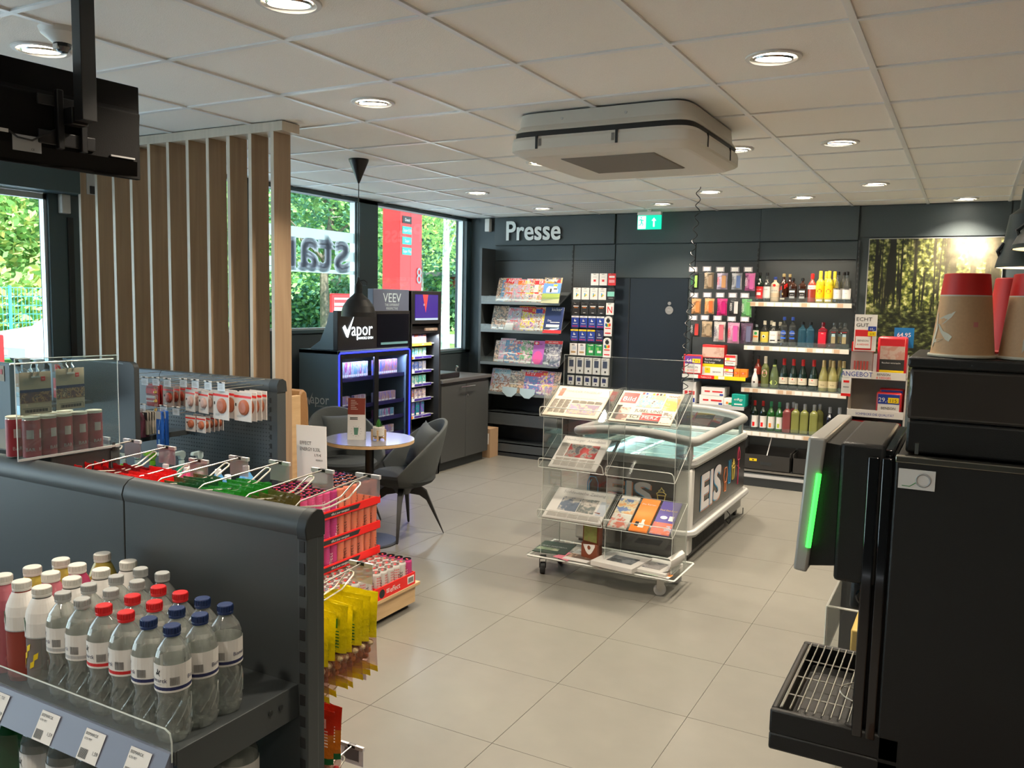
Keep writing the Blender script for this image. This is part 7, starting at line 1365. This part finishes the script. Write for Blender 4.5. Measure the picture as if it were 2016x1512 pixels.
flat('dark green sports magazine on the rack base, left end', -2.36, 4.66, .22, .25, .12, mat('dark_green_cover', (.015, .04, .025), .35), lambda b, w, h, z: (b.text('FLAG FOOTBALL', (w * .5, h * .5, z + .001), X3, Y3, .028, paper, 'C', .8), R(b, .01, h * .2, w * .7, h * .42, z, foto('green', [(.02, .05, .03), (.15, .2, .12), (.3, .3, .2)]))))
flat('pink flyer half under the food magazine on the rack base', -2.20, 4.63, .12, .14, -.3, mat('pink_flyer', (.60, .16, .22), .5), lambda b, w, h, z: None, .1365, .002, 'flyer')
flat('white food magazine beside the brochure holder on the rack base', -2.13, 4.62, .17, .23, -.05, newsw, lambda b, w, h, z: (b.text('GENUSS', (w * .5, h * .75, z + .001), X3, Y3, .030, ink), b.text('REISE', (w * .5, h * .62, z + .001), X3, Y3, .024, redb), R(b, 0, h * .2, w, h * .55, z, foto('food', [(.2, .12, .05), (.45, .3, .2), (.1, .06, .04)]))))
flat('thick stack of newspapers with dark photo on the rack base', -1.93, 4.60, .28, .27, -.12, newsw, lambda b, w, h, z: (R(b, w * .25, h * .25, w * .85, h * .72, z, foto('dark', [(.01, .01, .015), (.04, .045, .05), (.15, .16, .17)]))), .1365, .03, 'newspaper_stack')
flat('second newspaper stack at the right with a curled page', -1.66, 4.63, .20, .26, -.10, newsw, lambda b, w, h, z: (R(b, w * .1, h * .2, w * .7, h * .7, z, foto('dark2', [(.03, .04, .06), (.3, .28, .27), (.1, .1, .12)])), b.add([(w + dx, y_, z + zz) for y_ in (.03, h * .9) for dx, zz in ((-.03, 0), (.0, .012), (.02, .045), (.018, .075), (.002, .09), (-.012, .085))], [(k, k + 1, k + 7, k + 6) for k in range(5)], newsw)), .1365, .02, 'newspaper_stack')
flat('white leaflet with green corner at the right front of the rack base', -1.60, 4.615, .16, .07, -.08, newsw, lambda b, w, h, z: (R(b, w * .4, h * .5, w, h, z, orange), R(b, 0, 0, w * .6, h * .4, z, mat('mint_leaf', (.35, .5, .35), .6))), .1365, .002, 'leaflet')
o = thing('brochure_holder', 'brown cardboard brochure holder with horse picture standing on the rack base', 'holder', (-1.985, 4.70, .1362), radians(-14)); bh_ = mat('brown_holder', (.20, .055, .025), .4)
B().box(-.062, 0, 0, .062, .055, .10, bh_).box(-.062, .012, .0, .062, .055, .30, bh_).build('cardboard_box', o, bevel=.004)
b = B().box(-.050, .009, .11, .050, .0115, .28, foto('horse', [(.10, .03, .01), (.3, .35, .1), (.35, .3, .12), (.15, .05, .02)], 9)); b.add([(-.045, -.001, .09)] + [(-.045 + .09 * k / 8, -.001, .085 - .055 * sin(pi * k / 8)) for k in range(9)] + [(.045, -.001, .10)], [tuple(range(11))], paper); b.add([(.012 * cos(k * pi / 5), -.002, .075 + .014 * sin(k * pi / 5)) for k in range(10)], [tuple(range(10))], bh_); b.build('print', o)
# ------------------------------------------------------------------ ceiling cassette air conditioner
t = thing('air_conditioner', 'cream square ceiling air conditioner with dark air slot', 'air conditioner', (-1.63, 4.235, ZC)); acm = mat('ac_cream_plastic', (.60, .565, .50), .45)
def rsq(b, prof, m, N_=96, e=10):
    for k in range(len(prof) - 1):
        V = []
        for (r_, z) in (prof[k][:2], prof[k + 1][:2]):
            for i in range(N_):
                a = 2 * pi * i / N_; c, s_ = cos(a), sin(a); V.append((r_ * math.copysign(abs(c) ** (2 / e), c), r_ * math.copysign(abs(s_) ** (2 / e), s_), z))
        b.add(V, [((i + 1) % N_, i, N_ + i, N_ + (i + 1) % N_) for i in range(N_)], prof[k][2] if len(prof[k]) > 2 else m)
    return b
rsq(B(), [(.445, -.009), (.452, -.070), (.468, -.092), (.472, -.100), (.460, -.101)], acm).build('upper_casing', t); rsq(B(), [(.466, -.098), (.468, -.128)], mat('slot_black', (.01, .01, .01), .6)).build('air_slot', t)
b = rsq(B(), [(.462, -.125), (.476, -.127), (.481, -.142), (.481, -.188), (.472, -.196), (.43, -.215), (.415, -.218)], acm); V = []
b.add([(.417 * math.copysign(abs(cos(a)) ** .2, cos(a)), .417 * math.copysign(abs(sin(a)) ** .2, sin(a)), -.218) for a in [2 * pi * i / 96 for i in range(96)]], [tuple(range(96))[::-1]], acm); b.build('lower_panel', t)
b = B()
for sx, sy, ax in ((0, -1, 0), (1, 0, 1)):
    for u in (-.30, .12):
        b = B()
        if ax == 0: b.box(u - .006, -.484, -.188, u + .006, -.476, -.124, MT['slot_black'])
        else: b.box(.476, u - .006 + .08, -.188, .484, u + .006 + .08, -.124, MT['slot_black'])
        for q in range(4):
            if ax == 0: b.box(u + .012 * (1 if u < 0 else -1) + q * .004 * (1 if u < 0 else -1), -.4835, -.175, u + .0135 * (1 if u < 0 else -1) + q * .004 * (1 if u < 0 else -1), -.480, -.140, grey)
        b.build('flap_joint', t)
b = B().box(-.232, -.34, -.2215, .258, .15, -.2185, mat('grille_taupe', (.27, .225, .18), .6))
for k in range(34): b.box(-.228, -.335 + k * .0143, -.2245, .254, -.3295 + k * .0143, -.2212, mat('grille_taupe'))
b.build('intake_grille', t)
for x, y in ((-.18, -.449), (.15, -.449)): B().at(x, y, -.045, 0, pi / 2).lathe([(.007, 0), (.007, .003)], 10, steel).build('screw', t)
# ------------------------------------------------------------------ counter, coffee machine, cups
t = thing('coffee_counter', 'dark counter carrying the coffee machine at the right', 'counter', (-.12, 1.30, 0)); B().box(0, -.25, .88, 1.6, 2.6, .925, mat('brown_counter_edge', (.12, .06, .03), .5)).build('worktop', t, bevel=.004); B().box(.05, -.2, 0, 1.6, 2.5, .88, anthd).build('body', t)
kb = mat('machine_black', (.0115, .0117, .0112), .45, bump=.15, nscale=500); kg = mat('machine_gloss_black', (.004, .004, .005), .06, spec=.9, coat=.3); slv = mat('machine_silver', (.46, .45, .42), .42, .25)
t = thing('coffee_machine', 'black coffee machine with silver screen front, green light and wire drip tray', 'coffee machine', (0, 1.38, 0))
B().box(-.086, 0, .96, .55, .32, 1.503, kb).build('side_housing', t, bevel=.004); B().box(-.125, .012, .98, -.086, .31, 1.50, kb).build('front_column', t)
b = B().box(-.1235, -.001, 1.05, -.1075, .012, 1.50, kg).box(-.1035, -.001, 1.05, -.089, .012, 1.50, kg); b.build('glossy_edge', t, bevel=.002)
b = B().box(-.165, .004, 1.295, -.10, .30, 1.518, kb).box(-.14, .02, 1.248, -.10, .28, 1.296, kb); b.build('brew_head', t, bevel=.006)
B().at(-.118, .0195, 1.272, 0, pi / 2).lathe([(.014, 0), (.014, .001), (.011, .002), (.011, .0005)], 20, kg).build('round_button', t)
b = B().prism([(-.213, 1.522), (-.186, 1.522), (-.204, 1.302), (-.225, 1.304)], .335, slv, 'y', -.002); b.build('screen_frame', t, bevel=.004); B().prism([(-.188, 1.514), (-.165, 1.512), (-.165, 1.318), (-.204, 1.312)], .31, kb, 'y', .008).build('screen_back', t)
gg = mat('green_led', (.05, 1, .08), .4, emit=2.4, ecol=(.04, 1, .06)); b = B().tube([(-.1935, -.004, 1.465), (-.2035, -.004, 1.345)], .0045, gg, 6); b.build('green_light_bar', t)
B().box(-.125, .01, 1.500, -.088, .30, 1.512, kg).build('hinge_cover', t, bevel=.002); b = B().box(-.086, -.0015, 1.495, .55, .015, 1.506, mat('dark_chrome', (.25, .24, .21), .25, .9)); b.build('top_trim', t, bevel=.002)
smk = mat('smoked_hopper', (.050, .041, .035), .10, spec=.6)
b = B().box(-.075, .03, 1.507, .5, .30, 1.557, kb); b.build('hopper_base', t, bevel=.004); B().box(-.076, .03, 1.558, .5, .30, 1.638, smk).build('bean_hopper', t, bevel=.006); B().box(-.079, .025, 1.638, .5, .305, 1.6545, kb).build('hopper_lid', t, bevel=.004); B().box(-.060, -.01, 1.512, -.055, .0, 1.528, chrome).build('small_hinge', t)
b = B().box(-.080, -.0022, 1.457, -.030, -.0006, 1.487, paper); b.tube([(-.046 + .0095 * cos(k * pi / 10), -.0026, 1.472 + .0095 * sin(k * pi / 10)) for k in range(20)], .0016, lgrey, 4, closed=True); b.tube([(-.0745, -.0026, 1.4615), (-.064, -.0026, 1.461), (-.054, -.0026, 1.469)], .0005, green, 4).build('sticker', t)
b = B()
b.box(-.25, .0, .992, -.052, .33, 1.022, kb).box(-.25, 0, 1.02, -.052, .012, 1.062, kb).box(-.25, .318, 1.02, -.052, .33, 1.062, kb).box(-.25, .012, 1.02, -.238, .318, 1.062, kb); b.build('drip_tray', t, bevel=.004)
b = B(); r = .0013
for k in range(14): x = -.233 + k * .0128; b.tube([(x, .014, 1.0635), (x, .316, 1.0635)], r, wire, 5)
b.tube([(-.236, .016, 1.061), (-.236, .312, 1.061), (-.06, .312, 1.061)], r, wire, 5)
for y in (.075, .155, .235): b.tube([(-.237, y, 1.0605), (-.06, y, 1.0605)], r * 1.1, wire, 5)
for cy_, rr in ((.13, .042), (.225, .032)): b.tube([(-.115 + rr * cos(k * pi / 14) + (.01 if rr < .04 else 0), cy_ + rr * sin(k * pi / 14), 1.066) for k in range(28)], r, wire, 5, closed=True)
b.build('drip_grate', t); B().box(-.20, .05, .926, .5, .28, 1.004, kb).build('foot', t) if 0 else B().box(-.14, .05, .9255, .5, .28, 1.004, kb).build('foot', t, bevel=.01)
# paper cups
cupb = mat('kraft_cup', (.56, .33, .17), .6, noise=.04, nscale=300); cupr = mat('cup_red', (.68, .02, .015), .45)
CU = None
for k, (x, y, lab) in enumerate(((-.008, 1.455, 'upside down stack of kraft paper cups with red top and white star, left one'), (.084, 1.46, 'upside down stack of kraft paper cups at the right picture edge'), (.062, 1.66, 'upside down red paper cup stack standing between and behind the kraft cups'))):
    if k == 2:
        o = thing('paper_cup_stack', lab, 'cups', (x, y, 1.655)); B().lathe([(.041, 0), (.043, .003), (.041, .006), (.029, .125), (.027, .127), (0, .127)], 36, cupr).build('cup_body', o); b = B(); b.textcyl('star', .036, -1.7, .05, .012, paper); b.build('small_logo', o); continue
    if CU: dup(CU, (x, y, 1.655), .9, lab); continue
    CU = o = thing('paper_cup_stack', lab, 'cups', (x, y, 1.655), 0); o.scale = (1.08, 1.08, 1.04); b = B().lathe([(.0415, .0028), (.0405, .006), (.0325, .0885)], 40, cupb, cap=False).lathe([(.0325, .0885, cream), (.0323, .0905, cupr), (.0290, .1205, cupr), (.027, .1215, cupr), (.026, .119, cupr), (0, .119, cupr)], 40, cupr, cap=False); b.build('cup_body', o)
    B().lathe([(.041, 0), (.0438, .001), (.0442, .003), (.043, .005), (.041, .0048)], 40, cream, cap=False).build('rolled_rim', o)
    b = B(); a0 = -2.36
    def cf(u, v, e=.0006): R_ = .0405 - (v - .006) * .097 + e; return (R_ * cos(a0 + u / .037), R_ * sin(a0 + u / .037), v)
    def poly(pts): b.add([cf(p[0] * .00125, .008 + p[1] * .00125) for p in pts], [tuple(range(len(pts)))], cream)
    poly([(-14, 2), (-9, 14), (-7, 26), (-11, 44), (-13, 46), (-11, 28), (-14, 16)]); poly([(-7, 38), (2, 42), (14, 47), (10, 40), (2, 33), (-2, 31), (6, 38)]); poly([(-8, 32), (-1, 22), (6, 14), (10, 12), (13, 18), (9, 21), (2, 24), (-5, 32)]); poly([(-14, 2), (-10, 10), (-2, 12), (4, 15), (-3, 15), (-10, 14)])
    b.textf('star', lambda u, v: cf(v * -1 + .030, .055 + u), ink, .008) if 0 else None
    a1 = -1.25; b.cb(0, 0, 0, 0, 0, 0, cream) if 0 else None
    b.add([((.0375) * cos(a1 + q), (.0375) * sin(a1 + q), z) for q, z in ((0, .045), (.16, .045), (.16, .052), (0, .052))], [(0, 1, 2, 3)], mat('pink_mark', (.6, .2, .18), .5)); b.build('star_print', o)
# acrylic bin behind the drip tray
t = thing('acrylic_bin', 'clear acrylic bin with yellow packs behind the drip tray', 'bin', (-.245, 1.98, .926)); 
b = B().box(0, 0, 0, .003, .36, .12, ac).box(0, 0, 0, .25, .003, .12, ac).box(0, .357, 0, .25, .36, .12, ac).tube([(0, 0, .12), (0, .36, .12), (.25, .36, .12)], .002, ed, 4).tube([(0, 0, 0), (0, 0, .12)], .002, ed, 4).tube([(0, .18, .06), (.2, .18, .06)], .003, ed, 4); b.build('clear_box', t)
B().box(.052, .02, .002, .16, .16, .07, mat('pale_yellow_pack', (.75, .5, .12), .5)).build('yellow_pack', None, 'yellow pack inside the clear acrylic bin', 'pack', loc=(-.245, 1.98, .926), bevel=.004)
# promotion stand on the counter
b = B().box(-.31, 0, 0, .5, .5, 1.10, anthd).box(-.32, -.01, 1.10, .51, .51, 1.13, satin); b.build('side_counter', None, 'dark counter block carrying the tobacco promotion stand', 'counter', loc=(-.05, 3.30, 0))
t = thing('promotion_stand', 'grey tiered cardboard tobacco promotion stand behind the coffee machine', 'stand', (-.39, 3.40, 1.131)); pg = mat('stand_grey', (.30, .29, .28), .6); pw = mat('stand_white', (.62, .60, .57), .6)
b = B().add([(0, .12, .0), (0, .0, .0), (0, .0, .21), (0, .03, .33), (0, .12, .42)], [(0, 1, 2, 3, 4)], pw).add([(.195, .12, .0), (.195, .0, .0), (.195, .0, .21), (.195, .03, .33), (.195, .12, .42)], [(4, 3, 2, 1, 0)], pw).box(0, .118, 0, .195, .12, .42, pg); b.build('side_and_back', t, smooth=False)
for z in (.07, .185, .33): B().box(0, 0 if z < .3 else .01, z, .195, .12, z + .003, pw).box(0, -.002, z, .195, .001, z + .028, pw).build('tier', t)
b = B().text('SCHMECKE DIE QUALITÄT', (.0975, -.004, .193), X3, Z3, .0125, blue, 'C', .9).text('BENSON', (.12, -.004, .345), X3, Z3, .012, ink, 'C').text('& HEDGES', (.12, -.004, .333), X3, Z3, .011, redb, 'C'); b.build('tier_lettering', t)
o = thing('offer_strip', 'white strip with blue offer lettering standing on the promotion stand', 'sign', (-.412, 3.385, 1.463)); B().box(0, 0, 0, .10, .001, .030, paper).build('strip', o); b = B().text('ANGEBOT', (.05, -.001, .006), X3, Z3, .026, blue, 'C', .92); b.build('lettering', o)
board('hanging_flyer', 'narrow white and red flyer hanging under the offer strip', 'flyer', -.397, 3.384, 1.392, .034, .07, paper, lambda b, w, h: (b.box(-w / 2, -.0008, 0, w / 2, 0, h * .15, redb), b.cb(0, -.001, h * .8, w * .6, .0005, h * .12, redb), b.cb(0, -.001, h * .5, w * .6, .0005, h * .06, grey)), .001, 0)
o = board('promotion_card', 'white card reading Echt gut above the cigarette box on the stand', 'card', -.342, 3.395, 1.565, .078, .137, paper, lambda b, w, h: (b.text('ECHT', (-w * .42, -.002, h * .82), X3, Z3, .020, ink, 'L', 1.1), b.text('GUT', (-w * .42, -.002, h * .66), X3, Z3, .020, ink, 'L', 1.1), b.box(-w * .45, -.001, h * .03, w * .30, 0, h * .58, red), b.box(-w * .42, -.0018, h * .08, w * .26, -.001, h * .40, paper), b.text('BENSON', (-w * .08, -.003, h * .26), X3, Z3, .010, ink), b.text('& HEDGES', (-w * .08, -.003, h * .16), X3, Z3, .009, redb), b.cb(w * .3, -.003, h * .62, w * .36, .001, h * .12, blue), b.text('64,-', (w * .3, -.0045, h * .585), X3, Z3, .011, paper), b.cb(w * .3, -.003, h * .48, w * .36, .001, h * .12, yellow), b.text('315', (w * .3, -.0045, h * .445), X3, Z3, .011, ink)), .002, 0)
o = thing('cigarette_dispenser', 'red and clear box of cigarettes reading Echt guenstig on the stand', 'box', (-.387, 3.40, 1.463)); B().box(0, 0, 0, .074, .05, .10, mat('dispenser_grey', (.35, .28, .27), .4)).box(0, -.001, .10, .078, .05, .135, redb).build('box_body', o)
b = B().text('ECHT', (.070, -.002, .121), X3, Z3, .012, paper, 'R').text('GÜNSTIG', (.070, -.002, .106), X3, Z3, .012, paper, 'R')
for k in range(5): b.cb(.014 + k * .011, -.002, .042, .006, .002, .045, mat('rose_filter', (.4, .06, .05), .4)).cb(.014 + k * .011, -.003, .024, .005, .002, .016, cream)
b.box(.0, -.002, .0, .074, -.001, .018, pw); b.build('print', o)
board('tobacco_tub', 'large red tobacco tub with health warning on the top tier of the stand', 'tub', -.248, 3.41, 1.466, .10, .155, mat('tub_red', (.50, .02, .03), .35), lambda b, w, h: (b.box(-w * .40, -.001, h * .46, w * .44, 0, h * .78, cover('child_picture', [(.3, .15, .1), (.5, .38, .33), (.45, .25, .2)], 22)), b.box(-w * .40, -.001, h * .20, w * .44, 0, h * .46, ink), b.text('Rauchen verursacht', (.0, -.002, h * .36), X3, Z3, .008, paper), b.box(-w * .40, -.001, h * .10, w * .44, 0, h * .2, yellow), b.box(-w * .4, -.0015, h * .02, w * .44, 0, h * .12, paper), b.text('39,-', (-w * .25, -.003, h * .06), X3, Z3, .012, navy)), .07, .008)
board('price_card', 'blue price card 64 behind the red tobacco tub', 'card', -.215, 3.475, 1.58, .068, .075, mat('bright_blue_card', (.01, .16, .42), .4), lambda b, w, h: b.text('64,95', (0, -.002, h * .55), X3, Z3, .022, paper), .002, 0)
for k, (x, y, z, s_) in enumerate(((-.248, 3.41, 1.322, 'alone on the middle tier'), (-.242, 3.45, 1.334, 'behind on the middle tier'), (-.343, 3.41, 1.208, 'left on the bottom tier'), (-.245, 3.41, 1.208, 'right on the bottom tier'))): board('tobacco_tin', 'flat red and blue tobacco tin, %s' % s_, 'tin', x, y, z, .088, .092, mat('tin_red', (.42, .015, .02), .35), bh('29,-', '115'), .025, .008)
# pendant lamps over the counter
for k, (x, y, z, lab) in enumerate(((.235, 2.66, 1.892, 'dark metal counter pendant lamp, upper one at the right picture edge'), (.145, 3.02, 1.858, 'dark metal counter pendant lamp, lower one behind the cups'))):
    t = thing('counter_pendant', lab, 'lamp', (x, y, ZC)); zz = z - ZC; dk_ = mat('lamp_petrol', (.012, .022, .024), .4)
    B().lathe([(.152 if k == 0 else .09, zz), (.150 if k == 0 else .088, zz + .012), (.115 if k == 0 else .07, zz + .085), (.06, zz + .16), (.035, zz + .18), (.03, zz + .24)], 32, dk_, cap=False).lathe([(.148 if k == 0 else .086, zz + .001), (.11 if k == 0 else .066, zz + .08), (.0, zz + .15)], 32, mat('lamp_cream', (.6, .5, .35), .5), cap=False).build('shade', t)
    B().tube([(0, 0, zz + .24), (0, 0, 0)], .004, black, 6).build('cord', t); b = B().tube([(-(.13 if k == 0 else .075), 0, zz + .03), (-(.14 if k == 0 else .085), -.02, zz + .05), (-(.11 if k == 0 else .07), -.02, zz + .075)], .006, anthd, 6); b.build('bracket', t)
    B().lathe([(0, zz + .03), (.022, zz + .05), (.028, zz + .08), (.015, zz + .12)], 14, mat('lamp_bulb', (1, .85, .6), .4, emit=3, ecol=(1, .8, .5))).build('bulb', t)
    l = bpy.data.lights.new('pendant', 'POINT'); l.energy = 3; l.color = (1, .78, .5); l.shadow_soft_size = .03; o = bpy.data.objects.new('lamp_light', l); C.objects.link(o); o.parent = t; o.location = (0, 0, zz + .01)
for o in C.objects:
    l_ = o.get('label')
    if l_ and len(l_.split()) > 16: print('LONG', o.name, l_)
# ------------------------------------------------------------------ sub-parts: marks and fittings belong to the part they sit on
SUBP = {'ice_cream_freezer': {'side_print': 'side_panel', 'front_print': 'front_panel', 'light_tube': 'liner', 'bumper_insert': 'bumper_rail', 'rim_trim': 'tub_rim'},
        'vape_cabinet': {'glowing_logo': 'header_box', 'screen': 'header_box', 'side_lettering': 'carcass', 'led_strip': 'door_frame'}, 'display_tower': {'screen': 'screen_housing', 'price_strip': 'tower_shelf'},
        'liquor_shelf': {'price_strip': 'shelf_board', 'clear_guard': 'shelf_board'}, 'gondola_shelf': {'price_label': 'price_rail', 'guard_edge': 'clear_guard', 'post_cap': 'end_post'},
        'magazine_shelf': {'shelf_lip': 'shelf_board'}, 'pendant_lamp': {'bulb': 'shade', 'cord_loop': 'shade'}, 'counter_pendant': {'bulb': 'shade', 'bracket': 'shade'}, 'tobacco_accessory_bag': {'print': 'bag_body'},
        'gift_card': {'print': 'card_body'}, 'energy_drink_can': {'print': 'can_body'}, 'magazine': {'cover_print': 'pages', 'print': 'pages'}, 'newspaper': {'print': 'pages'}, 'newspaper_stack': {'print': 'pages'}, 'brochure': {'print': 'pages'},
        'television': {'rating_label': 'rear_housing', 'cable': 'rear_housing'}, 'coffee_machine': {'green_light_bar': 'screen_frame', 'sticker': 'side_housing', 'hopper_lid': 'bean_hopper', 'drip_grate': 'drip_tray', 'round_button': 'brew_head'},
        'air_conditioner': {'intake_grille': 'lower_panel', 'flap_joint': 'lower_panel', 'screw': 'upper_casing'}, 'exit_sign': {'arrow_panel': 'sign_plate', 'running_figure': 'sign_plate'}, 'fruit_gum_bag': {'print': 'bag_body', 'fruit_gums': 'bag_body'},
        'paper_cup_stack': {'star_print': 'cup_body', 'small_logo': 'cup_body'}, 'red_tray': {'print': 'cardboard_tray'}, 'bulb_pack': {'print': 'card', 'blister': 'card'}, 'water_bottle': {'label': 'body'}, 'fruit_drink_bottle': {'label': 'body'}, 'liquor_bottle': {'label': 'glass', 'badge': 'glass'}}
base = lambda o: o.name.split('.')[0]
for r in [o for o in C.objects if o.parent is None and base(o) in SUBP]:
    mp_ = SUBP[base(r)]; ch = list(r.children)
    cnt = {}
    for c in ch:
        tgt = mp_.get(base(c))
        if not tgt or base(c) == tgt: continue
        cand = [q for q in ch if base(q) == tgt and q.rotation_euler.x == 0 and q.rotation_euler.y == 0 and q.rotation_euler.z == 0 and q.location.length == 0]
        if not cand: continue
        k = cnt.get(base(c), 0); cnt[base(c)] = k + 1
        c.parent = cand[min(k, len(cand) - 1)] if base(c) != 'price_label' else cand[min(k // 5, len(cand) - 1)]
